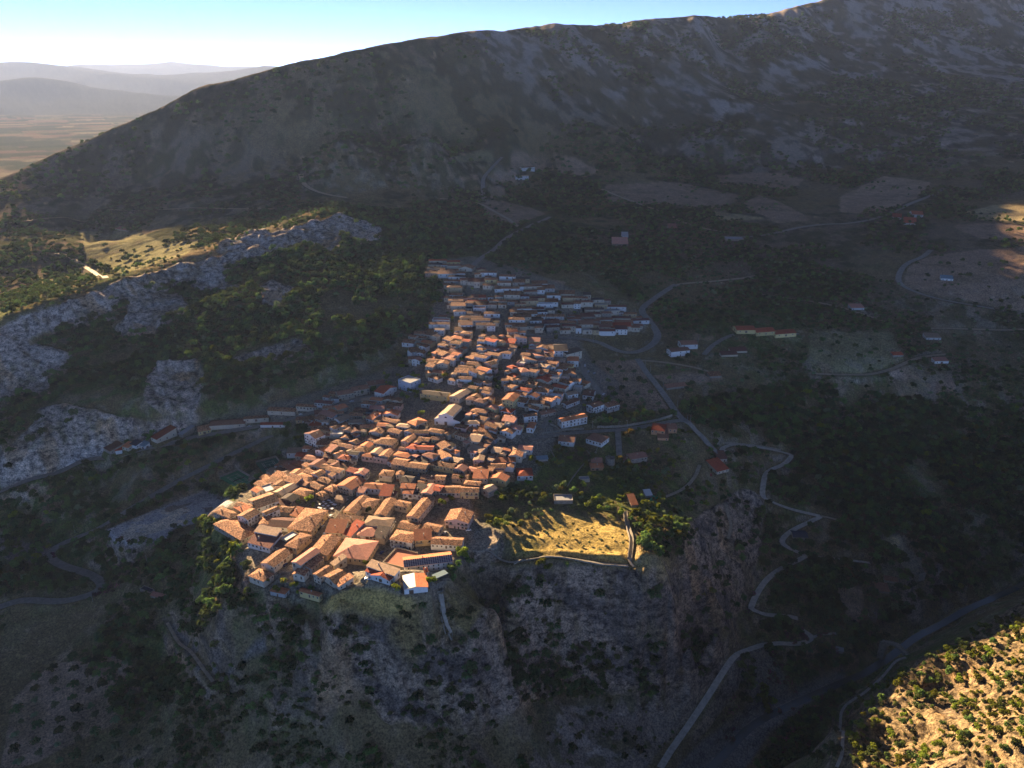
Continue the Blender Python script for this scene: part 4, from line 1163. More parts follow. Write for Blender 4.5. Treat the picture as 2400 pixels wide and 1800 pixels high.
# the terrace row further left, down to the yard
def full(items, detail=2): traced((0, 0), items, 1.0, detail)
full([
 ((358,1030,371,1036,419,1018), 5.5, 's', 'red', 'cream', dict(name='terraced_house')),
 ((421,1016,430,1020,452,1008), 4.5, 's', 'grey', 'stone', dict(name='shed', cat='shed', win='no')),
 ((465,1012,492,1004,478,992), 6, 'g', 'rust', 'yellow', dict(name='terraced_house')),
 ((494,1004,572,990,560,978), 6, 'g', 'brown', 'cream', dict(name='terraced_house')),
 ((573,989,628,977,617,967), 6, 'g', 'aged', 'cream', dict(name='terraced_house')),
 ((630,975,690,962,674,950), 6, 'g', 'aged', 'cream', dict(name='terraced_house')),
 ((248,1062,262,1070,285,1056), 4.5, 's', 'brown', 'stone', dict(name='terraced_house')),
 ((270,1055,286,1060,300,1050), 5, 's', 'red', 'white', dict(name='terraced_house')),
 ((288,1050,302,1056,316,1046), 5, 's', 'orange', 'cream', dict(name='terraced_house')),
 ((306,1044,320,1050,332,1042), 4.5, 's', 'slate', 'white', dict(name='terraced_house')),
 ((325,1040,338,1046,350,1038), 4.5, 's', 'teal', 'white', dict(name='terraced_house')),
 ((612,1002,665,994,660,988), 4, 's', 'red', 'white', dict(name='terraced_house')),
], 1)
traced((1260, 860), [
 ((320,718,632,662,548,600), 9, 'g', 'orange', 'white', dict(balcony=2, name='apartment_block', cat='apartment block', label='long white apartment block with orange-red roof on the right-hand street', detail=2)),
 ((725,532,852,498,765,436), 9, 'g', 'brown', 'white', dict(balcony=1)),
 ((905,532,1052,498,960,442), 8, 'g', 'rust', 'white', dict(balcony=1)),
 ((590,362,718,388,765,322), 6, 'g', 'brown', 'white'),
 ((378,502,540,442,480,400), 5, 'g', 'brown', 'white'),
 ((50,632,228,588,120,540), 4, 'g', 'brown', 'stone'),
 ((275,962,465,1008,532,915), 6, 'g', 'brown', 'white', dict(balcony=1, label='white villa with brown gabled roof below the right-hand street')),
 ((638,922,828,1008,975,962), 6, 'h', 'brown', 'white', dict(balcony=1, label='white villa with reddish brown hipped roof below the right-hand street')),
 ((1478,802,1640,862,1760,778), 6.5, 'h', 'red', 'orange', dict(name='restaurant', cat='restaurant', balcony=1, label='orange walled restaurant with bright red hipped roof at the road junction')),
 ((1695,800,1800,835,1890,755), 6, 'g', 'brown', 'orange', dict(label='orange walled wing with brown roof behind the red roofed restaurant')),
 ((1560,915,1690,950,1880,850), 3.5, 's', 'brown', 'orange', dict(label='low orange walled extension with brown roof in front of the restaurant')),
 ((695,1305,850,1312,840,1232), 4, 'g', 'orange', 'orange'),
 ((700,1235,830,1240,835,1195), 4.5, 's', 'pink', 'stone'),
 ((1215,1195,1412,1190,1345,1098), 6, 'g', 'pink', 'stone'),
 ((1110,1205,1205,1210,1205,1180), 3.5, 's', 'brown', 'stone'),
 ((552,1465,672,1470,650,1425), 3, 'f', 'grey', 'cream', dict(name='garden_shed', cat='shed', win='no')),
 ((320,1390,470,1490,540,1405), 1, 'f', 'grey', 'cream') if False else ((0,1195,130,1200,130,1165), 3, 's', 'teal', 'grey', dict(name='garden_shed', cat='shed', win='no')),
])
traced((960, 900), [
 ((1400,1195,1590,1205,1520,1085), 6, 'h', 'red', 'white', dict(label='white house with red hipped roof and pale terrace at the edge of the gardens')),
 ((1880,1508,2110,1520,2110,1445), 3.5, 'f', 'grey', 'stone', dict(name='roofless_garage', cat='outbuilding', win='no')),
 ((1375,1435,1570,1440,1560,1380), 6, 'g', 'aged', 'cream') if False else ((1100,1010,1365,1018,1365,970), 6, 's', 'orange', 'white', dict(balcony=1)),
 ((1310,345,1420,390,1425,350), 7, 'g', 'red', 'white', dict(balcony=1)) if False else ((1190,345,1320,385,1420,345), 7, 'h', 'red', 'white', dict(balcony=2)),
 ((1490,430,1650,412,1640,372), 8, 'g', 'rust', 'white'),
 ((1520,570,1600,600,1705,515), 6, 'g', 'orange', 'white', X),
 ((1060,870,1180,900,1255,830), 6, 'g', 'tan', 'cream'),
 ((1205,210,1345,250,1465,145), 12, 'g', 'orange', 'yellow', dict(ridge='y', label='tall yellow walled house with bright orange roof behind the church')),
 ((830,990,955,1000,1000,930), 8, 'g', 'tan', 'pink', dict(ridge='y')),
 ((765,740,905,765,1060,660), 7, 'g', 'tan', 'cream'),
 ((1080,540,1185,575,1290,530), 6, 'g', 'tan', 'yellow'),
 ((310,1045,560,1100,600,1030), 7, 'g', 'aged', 'yellow'),
 ((145,135,480,165,520,100), 7.5, 'g', 'dark', 'yellow', dict(balcony=1, name='town_hall', cat='town hall', label='yellow walled town hall with dark roof on the paved square')),
 ((530,175,650,210,830,90), 7, 'g', 'tan', 'cream', X),
])
# buildings out of the village, given in whole-photo pixels
full([
 ((1728,775,1769,777,1769,763), 6, 'g', 'red', 'yellow', dict(balcony=1, group='yellow condominium blocks', name='condominium', cat='apartment block', label='yellow condominium with red roof, leftmost of the row of three')),
 ((1774,778,1815,780,1815,766), 6, 'g', 'red', 'yellow', dict(balcony=1, group='yellow condominium blocks', name='condominium', cat='apartment block', label='yellow condominium with red roof, middle one of the row of three')),
 ((1819,782,1864,784,1864,770), 6, 'g', 'red', 'yellow', dict(balcony=1, group='yellow condominium blocks', name='condominium', cat='apartment block', label='yellow condominium with red roof, rightmost of the row of three')),
 ((1574,826,1615,824,1606,812), 8, 'g', 'brown', 'white', dict(balcony=2, name='apartment_block', cat='apartment block')),
 ((1598,808,1634,810,1636,798), 7, 'g', 'brown', 'white', dict(balcony=1, name='apartment_block', cat='apartment block')),
 ((1300,823,1330,828,1332,806), 10, 'g', 'dark', 'white', dict(balcony=2, name='apartment_block', cat='apartment block')),
 ((1328,832,1362,828,1350,812), 11, 'g', 'dark', 'cream', dict(balcony=2, name='apartment_block', cat='apartment block')),
 ((935,893,962,902,985,888), 12, 'f', 'grey', 'blue', dict(balcony=2, name='hotel', cat='hotel', label='pale blue and white balconied hotel with flat roof near the upper square')),
 ((880,918,900,925,934,906), 8.5, 'g', 'red', 'white', dict(balcony=1, label='white house with red roof between the terrace row and the square')),
 ((1680,1110,1704,1114,1712,1084), 4, 's', 'red', 'cream', dict(name='farmhouse', cat='farmhouse', label='low farmhouse with bright red sloping roof by the forked road')),
 ((1682,1080,1702,1084,1706,1070), 4, 's', 'maroon', 'cream', dict(name='farmhouse', cat='farmhouse', label='small maroon roofed annex just behind the low red farmhouse')),
 ((1860,1262,1892,1265,1906,1244), 4, 'g', 'slate', 'cream', dict(name='restaurant', cat='restaurant', label='restaurant with black slate roof in the bend of the valley road')),
 ((2055,1390,2080,1402,2098,1372), 3, 's', 'brown', 'stone', dict(name='watermill', cat='mill', label='long low watermill with broken brown roof above the gorge', win='no')),
 ((2072,1366,2100,1372,2110,1356), 3, 's', 'brown', 'stone', dict(name='watermill', cat='mill', label='upper ruined shed with brown roof behind the watermill', win='no')),
 ((1960,1525,1975,1532,1988,1522), 3.5, 's', 'grey', 'stone', dict(name='stone_hut', cat='hut', label='small grey roofed stone hut near the arched bridge', win='no')),
 ((1436,570,1471,573,1471,566), 4, 's', 'pink', 'stone', dict(name='farmhouse', cat='farmhouse')),
 ((1702,561,1742,563,1742,556), 3, 'f', 'grey', 'stone', dict(name='farm_shed', cat='farm shed')),
 ((2092,509,2112,510,2112,503), 5, 'g', 'red', 'white', dict(name='farmhouse', cat='farmhouse')),
 ((2138,503,2163,504,2163,497), 5, 'g', 'red', 'white', dict(name='farmhouse', cat='farmhouse')),
 ((2118,523,2146,524,2146,517), 4, 's', 'red', 'white', dict(name='farmhouse', cat='farmhouse')),
 ((2206,654,2233,656,2233,648), 3.5, 's', 'teal', 'white', dict(name='farm_shed', cat='farm shed')),
 ((1996,723,2024,725,2024,716), 3.5, 's', 'pink', 'white', dict(name='farmhouse', cat='farmhouse')),
 ((2172,792,2204,795,2204,784), 3.5, 's', 'tan', 'white', dict(name='farmhouse', cat='farmhouse')),
 ((2192,848,2222,849,2222,840), 4, 's', 'pink', 'white', dict(name='farmhouse', cat='farmhouse')),
 ((2094,833,2116,835,2116,827), 3, 's', 'red', 'stone', dict(name='farm_shed', cat='farm shed')),
 ((1692,832,1728,834,1730,825), 3, 's', 'maroon', 'cream', dict(name='farmhouse', cat='farmhouse')),
 ((1714,824,1750,825,1752,816), 3, 's', 'maroon', 'cream', dict(name='farmhouse', cat='farmhouse')),
 ((1664,883,1690,884,1690,874), 3, 's', 'aged', 'stone', dict(name='farm_shed', cat='farm shed')),
 ((1564,908,1608,908,1608,899), 3, 's', 'brown', 'stone', dict(name='farm_shed', cat='farm shed')),
 ((1209,416,1238,417,1238,410), 5, 'g', 'tan', 'white', dict(name='farmhouse', cat='farmhouse')),
 ((1224,396,1252,397,1252,390), 5, 'g', 'aged', 'white', dict(name='farmhouse', cat='farmhouse')),
 ((1458,553,1472,554,1472,549), 3, 's', 'grey', 'white', dict(name='farm_shed', cat='farm shed')),
 ((1568,537,1586,538,1586,531), 3, 's', 'pink', 'stone', dict(name='farmhouse', cat='farmhouse')),
 ((272,540,300,540,302,534), 3, 's', 'pink', 'stone', dict(name='farm_shed', cat='farm shed')),
 ((1105,632,1112,620,1090,612), 5, 'g', 'aged', 'cream', {}),
 ((1320,1010,1340,1012,1340,1004), 3, 's', 'grey', 'stone', dict(name='garden_shed', cat='shed', win='no')) if False else ((1480,1182,1494,1183,1494,1166), 3, 's', 'orange', 'stone', dict(name='garden_shed', cat='shed', win='no', label='small orange roofed shed among the garden plots right of the footpath')),
 ((1514,1160,1528,1161,1528,1153), 2.8, 's', 'white', 'grey', dict(name='garden_shed', cat='shed', win='no', label='small white roofed shed by the green nets in the gardens')),
 ((354,1398,378,1402,378,1390), 3, 's', 'pink', 'stone', dict(name='farm_shed', cat='farm shed', win='no', label='ruined stone shed with tiled lean-to on the slope left of the village')),
 ((330,1386,352,1390,354,1376), 3, 'f', 'slate', 'stone', dict(name='farm_shed', cat='farm shed', win='no', label='roofless dark walled enclosure joined to the ruined shed')),
], 1)

# ------------------------------------------------------------------ buildings with a shape of their own
def site(off, q, h, sc=5.53):
    P = [(off[0] + q[i] / sc, off[1] + q[i + 1] / sc) for i in (0, 2, 4)]
    cx, cy, L, D, rot = rect_of(*P, h)
    zs = [float(ground(*p)) for p in corners0(cx, cy, L, D, rot)]
    level(cx, cy, L, D, rot, sum(zs) / 4)
    return cx, cy, sum(zs) / 4, L, D, rot, -1.6
def corners0(x, y, L, D, rot):
    c, s = math.cos(rot), math.sin(rot)
    return [(x + c * a - s * b, y + s * a + c * b) for a, b in ((-L / 2, -D / 2), (L / 2, -D / 2), (L / 2, D / 2), (-L / 2, D / 2))]
def reg(e, cx, cy, z, L, D, rot, h, name, label, cat):
    HOUSES.append(dict(o=e, x=cx, y=cy, z=z, L=L, D=D, rot=rot, h=h, roof='', wall='', kind='', name=name, label=label, cat=cat, group=None))
M_PV = plain('solar_glass', (.012, .022, .075), .25, .5)
M_PVF = plain('solar_frame', (.35, .37, .42), .5)
M_LITE = plain('milky_sheet', (.62, .60, .52), .5)
def windows_row(e, L, y, z, k, skip=()):
    for i in range(k):
        if i in skip: continue
        share(ME_WIN, 'window', e, ((i + .5) / k * L - L / 2, y, z))
# long hall with solar panels
cx, cy, z, L, D, rot, base = site((780, 1100), (925,1190,1550,1240,1565,1065), 6.5)
e = empty('municipal_hall', (cx, cy, z), rot)
h = 6.2
wall_mesh('g', L, D, h, base, .26).build('wall', [WALL['white']], e)
rm, H = roof_mesh('g', L, D, h, .5, .26)
ro = rm.build('roof', [ROOF['orange']], e)
share(ME_CHIM, 'chimney', ro, (-L * .1, D * .12, h + H * .9))
pv = MB()
nc, nr = 22, 5
W_, S_ = (L + .6) / nc, (D / 2 + .5) / nr
for i in range(nc):
    for j in range(nr):
        x0, x1 = -L / 2 - .3 + i * W_ + .12, -L / 2 - .3 + (i + 1) * W_ - .12
        y0, y1 = -D / 2 - .45 + j * S_ + .12, -D / 2 - .45 + (j + 1) * S_ - .1
        f = lambda y: h + (y + D / 2 + .5) * .26 + .16
        pv.face([(x0, y0, f(y0)), (x1, y0, f(y0)), (x1, y1, f(y1)), (x0, y1, f(y1))], 0)
pv.face([(-L / 2 - .4, -D / 2 - .5, h + .10), (L / 2 + .4, -D / 2 - .5, h + .10), (L / 2 + .4, -.1, h + .10 + (D / 2 + .4) * .26), (-L / 2 - .4, -.1, h + .10 + (D / 2 + .4) * .26)], 1)
pv.build('solar_panels', [M_PV, M_PVF], ro)
for fl in (h - 1.7, h - 4.4): windows_row(e, L * .94, -D / 2, fl, 9, (1,) if fl > 4 else (1, 4))
for q in (-.27, .02, .3):
    m = MB(); m.box(L * q - .2, L * q + .2, -D / 2 - .35, -D / 2 - .003, base, h - .1); m.build('buttress', [WALL['white']], e)
reg(e, cx, cy, z, L, D, rot, h, 'municipal_hall', 'long white hall whose front roof slope is covered in dark blue solar panels', 'hall')
# terracotta terrace beside it
cx, cy, z, L, D, rot, base = site((780, 1100), (650,1212,930,1255,1000,1070), 2.2)
e = empty('paved_terrace', (cx, cy, z), rot)
m = MB(); m.box(-L / 2, L / 2, -D / 2, D / 2, base, 1.9, 0, False); m.build('deck', [ROOF['terracotta']], e)
m = MB()
for a in ((-L / 2, L / 2, -D / 2 - .25, -D / 2 - .003), (-L / 2, L / 2, D / 2 + .003, D / 2 + .25), (-L / 2 - .25, -L / 2 - .003, -D / 2, D / 2)): m.box(a[0], a[1], a[2], a[3], base, 2.9)
m.build('parapet', [WALL['cream']], e)
m = MB()
for k in range(9): m.box(-L / 2 + .3, -L / 2 + .7, -D / 2 + .5 + k * D / 9, -D / 2 + .9 + k * D / 9, 1.9, 2.8)
m.build('balustrade', [WALL['cream']], e)
reg(e, cx, cy, z, L, D, rot, 2, 'paved_terrace', 'raised terracotta paved terrace at the left end of the solar panelled hall', 'terrace')
# shed with half milky, half orange roof
cx, cy, z, L, D, rot, base = site((780, 1100), (925,1552,1235,1608,1402,1378), 4.4)
e = empty('warehouse', (cx, cy, z), rot)
h = 4.2
wall_mesh('g', D, L, h, base, .16).build('wall', [WALL['white']], e).rotation_euler = (0, 0, R(90))
rm, H = roof_mesh('g', D, L, h, .4, .16)
ro = rm.build('roof', [ROOF['orange']], e); ro.rotation_euler = (0, 0, R(90))
m = MB()
nx, ny = 5, 13
for i in range(nx):
    for j in range(ny):
        # in roof coordinates: slope towards +y of the mesh is the left side of the building
        y0, y1 = L / 2 + .35 - (i + 1) * (L / 2) / nx, L / 2 + .35 - i * (L / 2) / nx - .22
        x0, x1 = -D / 2 - .3 + j * (D + .6) / ny + .1, -D / 2 - .3 + (j + 1) * (D + .6) / ny - .1
        f = lambda y: h + (L / 2 + .4 - abs(y)) * .16 + .12
        m.face([(x0, y0, f(y0)), (x1, y0, f(y0)), (x1, y1, f(y1)), (x0, y1, f(y1))], 0)
f0, f1 = h + .05, h + (L / 2 + .4) * .16 + .05
m.face([(D / 2 + .4, L / 2 + .4, f0), (-D / 2 - .4, L / 2 + .4, f0), (-D / 2 - .4, .1, f1), (D / 2 + .4, .1, f1)], 1)
m.build('light_panels', [M_LITE, M_PVF], ro)
m = MB(); m.box(-L * .3, -L * .3 + 3, -D / 2 - .08, -D / 2 - .003, base, 3); m.build('door', [M_WOOD], e)
reg(e, cx, cy, z, L, D, rot, h, 'warehouse', 'low warehouse with half of its roof in pale panels and half in orange tiles', 'warehouse')
# blue-grey canopy next to it
cx, cy, z, L, D, rot, base = site((780, 1100), (1330,1385,1500,1410,1590,1305), 3)
e = empty('canopy', (cx, cy, z), rot)
m = MB(); m.box(-L / 2, L / 2, -D / 2, D / 2, 2.7, 2.95); m.build('roof', [ROOF['teal']], e)
for sx in (-1, 1):
    for sy in (-1, 1):
        m = MB(); m.box(sx * L * .45 - .12, sx * L * .45 + .12, sy * D * .45 - .12, sy * D * .45 + .12, base, 2.698); m.build('post', [M_IRON], e)
reg(e, cx, cy, z, L, D, rot, 3, 'canopy', 'flat blue-grey sheet canopy between the solar panelled hall and the warehouse', 'canopy')
# church: nave, aisles, stepped facade, apse end
cx, cy, z, L, D, rot, base = site((960, 900), (388,425,560,450,655,262), 9.5)
e = empty('church', (cx, cy, z), rot)
Wn, Dn, hn = L, D, 9.5
wall_mesh('g', Dn, Wn, hn, base, .32).build('nave_wall', [WALL['cream']], e).rotation_euler = (0, 0, R(90))
rm, H = roof_mesh('g', Dn, Wn, hn, .3, .32); ro = rm.build('nave_roof', [ROOF['tan']], e); ro.rotation_euler = (0, 0, R(90))
for sx, aw in ((-1, 5.0), (1, 7.0)):
    m = MB(); x0, x1 = sorted((sx * (Wn / 2 + .003), sx * (Wn / 2 + aw)))
    m.box(x0, x1, -Dn / 2, Dn / 2 - 2, base, 4.6, 0, False); m.build('aisle_wall', [WALL['cream']], e)
    m = MB(); zi, zo = 7.0, 4.6
    xi, xo = sx * (Wn / 2 + .02), sx * (Wn / 2 + aw + .4)
    pts = [(xi, -Dn / 2 - .1, zi), (xo, -Dn / 2 - .1, zo), (xo, Dn / 2 - 2, zo), (xi, Dn / 2 - 2, zi)]
    if sx < 0: pts = pts[::-1]
    m.face(pts, 0, [(0, 0), (0, 5), (20, 5), (20, 0)]); m.build('aisle_roof', [ROOF['tan' if sx < 0 else 'dark']], e)
F = MB(); yf0, yf1 = -Dn / 2 - 1.0, -Dn / 2 - .35
prof = [(-Wn / 2 - 5, base), (Wn / 2 + 7, base), (Wn / 2 + 7, 5.2), (Wn / 2 + .6, 6.6), (Wn / 2 + .6, 9.6), (Wn / 4, 10.6), (0, 12.4), (-Wn / 4, 10.6), (-Wn / 2 - .6, 9.6), (-Wn / 2 - .6, 6.6), (-Wn / 2 - 5, 5.2)]
F.face([(x, yf0, q) for x, q in prof]); F.face([(x, yf1, q) for x, q in prof[::-1]])
for i in range(len(prof)):
    a, b_ = prof[i], prof[(i + 1) % len(prof)]
    F.face([(b_[0], yf0, b_[1]), (a[0], yf0, a[1]), (a[0], yf1, a[1]), (b_[0], yf1, b_[1])])
F.build('facade', [WALL['white']], e)
for x, w_, hh in ((0, 1.3, 3.4), (-Wn / 2 - 2.3, .8, 2.4), (Wn / 2 + 3.4, .8, 2.4)):
    m = MB(); m.box(x - w_ - .35, x + w_ + .35, yf0 - .25, yf0 - .003, 0, hh + .7, 0); d_ = m.build('door_surround', [WALL['white']], e)
    m = MB(); m.box(x - w_, x + w_, yf0 - .33, yf0 - .253, 0, hh, 0); m.build('door', [M_WOOD], d_)
m = MB(); m.v = []; kk = [(1.3 * math.cos(R(t)), 7.4 + 1.3 * math.sin(R(t))) for t in range(0, 181, 20)]
m.face([(x, yf0 - .05, q) for x, q in kk]); m.build('lunette_window', [M_GLASS], e)
m = MB(); m.box(Wn / 2 + 7.01, Wn / 2 + 12, Dn * .05, Dn * .45, base, 6.5); m.build('sacristy_wall', [WALL['cream']], e)
m = MB(); m.box(Wn / 2 + 6.8, Wn / 2 + 12.3, Dn * .04, Dn * .46, 6.5, 6.8); m.build('sacristy_roof', [ROOF['pink']], e)
reg(e, cx, cy, z, L + 12, D + 2, rot, 10, 'church', 'large church with pale stepped facade and long tan roof beside the square', 'church')
# ruined round tower by the villas
x, y, z = pick(1430, 1085)
e = empty('round_tower', (x, y, z))
m = MB(); m.cyl(0, 0, -3, 5.2, 4.6, 4.2, 16, 0, False); m.build('tower_wall', [M_STONE], e)
m = MB(); m.cyl(0, 0, 3.6, 3.7, 3.9, 3.9, 16, 0); m.build('tower_floor', [M_STONE], e)
m = MB()
for k in range(16):
    t = 2 * math.pi * k / 16
    if k % 3: m.box(4.0 * math.cos(t) - .5, 4.0 * math.cos(t) + .5, 4.0 * math.sin(t) - .5, 4.0 * math.sin(t) + .5, 5.2, 5.5 + .5 * (k % 2))
m.build('broken_rim', [M_STONE], e)
reg(e, x, y, z, 9, 9, 0, 5, 'round_tower', 'ruined round stone tower beside the flat orange roof among the gardens', 'tower')
# ruins above the gorge
def ruin(px, py, k, rad, hh, label):
    x, y, z = pick(px, py)
    e = empty('stone_ruin', (x, y, z), R(20))
    for i in range(k):
        a0, a1 = 2 * math.pi * i / k, 2 * math.pi * (i + 1) / k
        p0, p1 = (rad * math.cos(a0), rad * math.sin(a0)), (rad * math.cos(a1), rad * math.sin(a1))
        q0, q1 = ((rad - .9) * math.cos(a0), (rad - .9) * math.sin(a0)), ((rad - .9) * math.cos(a1), (rad - .9) * math.sin(a1))
        m = MB(); m.prism([p0, p1, q1, q0], -3, hh + .8 * math.sin(i * 2.1)); m.build('ruined_wall', [M_STONE], e)
    reg(e, x, y, z, rad * 2, rad * 2, 0, hh, 'stone_ruin', label, 'ruin')
ruin(2146, 1345, 6, 8.5, 4.5, 'roofless six-sided stone ruin on the brink of the gorge')
ruin(2044, 1446, 4, 5.5, 3.5, 'small square roofless ruin standing alone between watermill and bridge')
# tennis courts and walls
M_COURT = plain('court_green', (.05, .20, .09), .9, .1); M_COURT2 = plain('court_outer_green', (.03, .10, .06), .9, .1); M_LINE = plain('court_line', (.55, .55, .52), .8)
M_NET = plain('court_net', (.05, .05, .05), .8)
def court(poly, label, m0):
    W4 = [Vector(pick(*p)) for p in poly]
    c = sum(W4, Vector()) / 4
    t = (W4[1] - W4[0]).normalized() if (W4[1] - W4[0]).length > (W4[2] - W4[1]).length else (W4[2] - W4[1]).normalized()
    e = empty('tennis_court', (c.x, c.y, c.z + .1), math.atan2(t.y, t.x))
    a, b_ = 17.0, 9.5
    m = MB(); m.box(-a, a, -b_, b_, -.6, .25, 0, False); m.build('surface', [m0], e)
    m = MB()
    for y_ in (-5.5, -4.1, 4.1, 5.5): m.box(-11.9, 11.9, y_ - .09, y_ + .09, .25, .27, 0, False)
    for x_ in (-11.9, -6.4, 6.4, 11.9): m.box(x_ - .09, x_ + .09, -5.5, 5.5, .272, .28, 0, False)
    m.box(-6.4, 6.4, -.09, .09, .25, .27, 0, False); m.build('line_marking', [M_LINE], e)
    m = MB(); m.box(-.05, .05, -6.2, 6.2, .28, 1.2); m.build('net', [M_NET], e)
    for (x0, x1, y0, y1) in ((-a, a, b_, b_ + .4), (a + .003, a + .4, -b_, b_), (-a - .4, -a - .003, -b_, b_)):
        m = MB(); m.box(x0, x1, y0, y1, -1.5, 2.2 if y0 < b_ else 2.6); m.build('court_wall', [WALL['stone']], e)
    reg(e, c.x, c.y, c.z, 36, 20, math.atan2(t.y, t.x), 1, 'tennis_court', label, 'tennis court')
court(COURT1, 'green tennis court with low walls, the lighter and nearer of two', M_COURT)
court(COURT2, 'dark green tennis court behind the lighter one, half hidden by trees', M_COURT2)
# green nets over vegetable beds
x, y, z = pick(1534, 1173)
e = empty('shade_net', (x, y, z), R(60))
M_GN = plain('green_net', (.02, .30, .16), .7)
for k in range(3):
    m = MB()
    for q in range(6):
        a0, a1 = math.pi * q / 6, math.pi * (q + 1) / 6
        m.face([(-6, k * 3 - 3 + 1.3 * math.cos(a0), 1.3 * math.sin(a0)), (6, k * 3 - 3 + 1.3 * math.cos(a0), 1.3 * math.sin(a0)), (6, k * 3 - 3 + 1.3 * math.cos(a1), 1.3 * math.sin(a1)), (-6, k * 3 - 3 + 1.3 * math.cos(a1), 1.3 * math.sin(a1))])
    m.build('net_tunnel', [M_GN], e)
tag(e, 'bright green net tunnels over vegetable beds in the gardens', 'shade net')

# ------------------------------------------------------------------ stone walls along lanes, terraces and cliff edges
def wall_line(pts, hgt, th, label, m=None, off=0.0, name='stone_wall', down=1.2, cat='wall'):
    P = dense(pts, 3.0)
    t = np.gradient(P, axis=0); t /= np.hypot(*t.T)[:, None] + 1e-9
    nn = np.stack([-t[:, 1], t[:, 0]], 1)
    P = P + nn * off
    z = ground(P[:, 0], P[:, 1])
    A, B = P + nn * th / 2, P - nn * th / 2
    k = len(P)
    jag = np.array([.12 * math.sin(i * 1.7) for i in range(k)])
    co = np.concatenate([np.column_stack([A, z - down]), np.column_stack([B, z - down]), np.column_stack([B, z + hgt + jag]), np.column_stack([A, z + hgt + jag])])
    q = []
    for i in range(k - 1):
        for a, b_ in ((0, 1), (1, 2), (2, 3), (3, 0)): q.append((a * k + i, b_ * k + i, b_ * k + i + 1, a * k + i + 1))
    q.append((0, 3 * k, 2 * k, k)); q.append((k - 1, 2 * k - 1, 3 * k - 1, 4 * k - 1))
    me = bpy.data.meshes.new(name); me.from_pydata([tuple(c) for c in co], [], q); me.update()
    return tag(link(name, me, None, m or M_STONE), label, cat)
wall_line([(1032,1386),(1038,1426),(1043,1462),(1050,1484)], 1.1, .5, 'low stone wall on the left of the walled path running down the grassy cliff top', off=1.7)
wall_line([(1032,1386),(1038,1426),(1043,1462),(1050,1484)], 1.1, .5, 'low stone wall on the right of the walled path running down the grassy cliff top', off=-1.7)
wall_line([(1050,1484),(1047,1494),(1052,1503),(1060,1502),(1064,1494),(1060,1484)], 1.1, .5, 'rounded parapet closing the lower end of the walled path')
wall_line([(1202,1322),(1215,1314),(1245,1310),(1270,1305),(1291,1303),(1345,1310),(1399,1321),(1440,1324),(1472,1327)], 1.2, .5, 'long stone parapet along the cliff edge below the dry meadow', off=-1.5)
wall_line([(1464,1198),(1472,1241),(1480,1263),(1478,1290),(1475,1311)], 1.6, .6, 'stone wall on the left of the path right of the meadow', off=1.6)
wall_line([(1466,1198),(1475,1241),(1483,1263),(1481,1290),(1478,1311)], 1.6, .6, 'stone wall on the right of the path right of the meadow', off=-2.2)
wall_line([(1270,1019),(1296,1014),(1350,1008),(1368,1007)], 1.8, .6, 'retaining wall above the right-hand street, left stretch below the white apartments')
wall_line([(1400,1003),(1440,1002),(1477,999),(1531,989),(1575,976)], 2.2, .6, 'long retaining wall above the right-hand street towards the restaurant')
wall_line([(1700,1040),(1730,1041),(1765,1045),(1800,1051),(1830,1056)], 1.6, .5, 'crumbling wall above the first bend of the valley road')
wall_line([(1092,1286),(1108,1296),(1128,1296),(1150,1289),(1172,1268),(1166,1256)], 1.3, .4, 'parapet round the sunlit lookout terrace')
wall_line([(560,1278),(600,1286),(640,1294)], 1.2, .4, 'pale wall behind the small dry yard on the left rim')
wall_line([(960,872),(980,862),(1008,850)], 2.5, .6, 'stone wall at the left edge of the village by the woods')
wall_line([(404,1152),(440,1140),(470,1133),(490,1125)], 2.2, .5, 'stepped grandstand wall along the upper side of the dirt pitch')
wall_line([(800,1190),(790,1202),(778,1216),(768,1226)], 2.0, .5, 'garden wall beside the sunlit lane by the white tables', off=3.0)
wall_line([(1375,1056),(1385,1070),(1400,1056),(1400,1050)], 1.0, .4, 'low garden wall between the two villas below the street')
wall_line([(1330,1140),(1350,1110),(1372,1085),(1398,1062)], 1.3, .5, 'curving terrace wall left of the round tower')
wall_line([(1310,1095),(1302,1075),(1288,1050)], 1.3, .5, 'terrace wall beside the lane at the right village edge')
wall_line([(1290,995),(1310,1003),(1312,1010)], 1.2, .5, 'short kerb wall where the lane meets the right-hand street')
wall_line([(1560,965),(1520,960),(1480,955)], .9, .4, 'field wall at the foot of the olive field')
# arched bridge over the gorge
A_, B_ = Vector(wz(2074, 1502, -121)), Vector(wz(2132, 1537, -120))
c = (A_ + B_) / 2; L = (B_ - A_).length + 6; rot = math.atan2(B_.y - A_.y, B_.x - A_.x)
e = empty('stone_bridge', (c.x, c.y, -122), rot)
m = MB(); N = 22; wd_ = 2.0
deck = lambda x: 4.6 - 6.0 * (abs(x) / (L / 2)) ** 1.3
rad = L * .30
arch = lambda x: (math.sqrt(max(0, rad * rad - x * x)) * 1.15 - rad * 1.15 + 3.4) if abs(x) < rad else -22
xs = [-L / 2 + L * i / (N * 2) for i in range(N * 2 + 1)]
for x0, x1 in zip(xs[:-1], xs[1:]):
    for s_ in (-1, 1):
        p = [(x0, s_ * wd_, arch(x0)), (x1, s_ * wd_, arch(x1)), (x1, s_ * wd_, deck(x1)), (x0, s_ * wd_, deck(x0))]
        m.face(p if s_ < 0 else p[::-1])
    m.face([(x0, -wd_, arch(x0)), (x0, wd_, arch(x0)), (x1, wd_, arch(x1)), (x1, -wd_, arch(x1))])
m.build('arch_wall', [M_STONE], e)
m = MB()
for x0, x1 in zip(xs[:-1], xs[1:]): m.face([(x0, -wd_, deck(x0)), (x1, -wd_, deck(x1)), (x1, wd_, deck(x1)), (x0, wd_, deck(x0))])
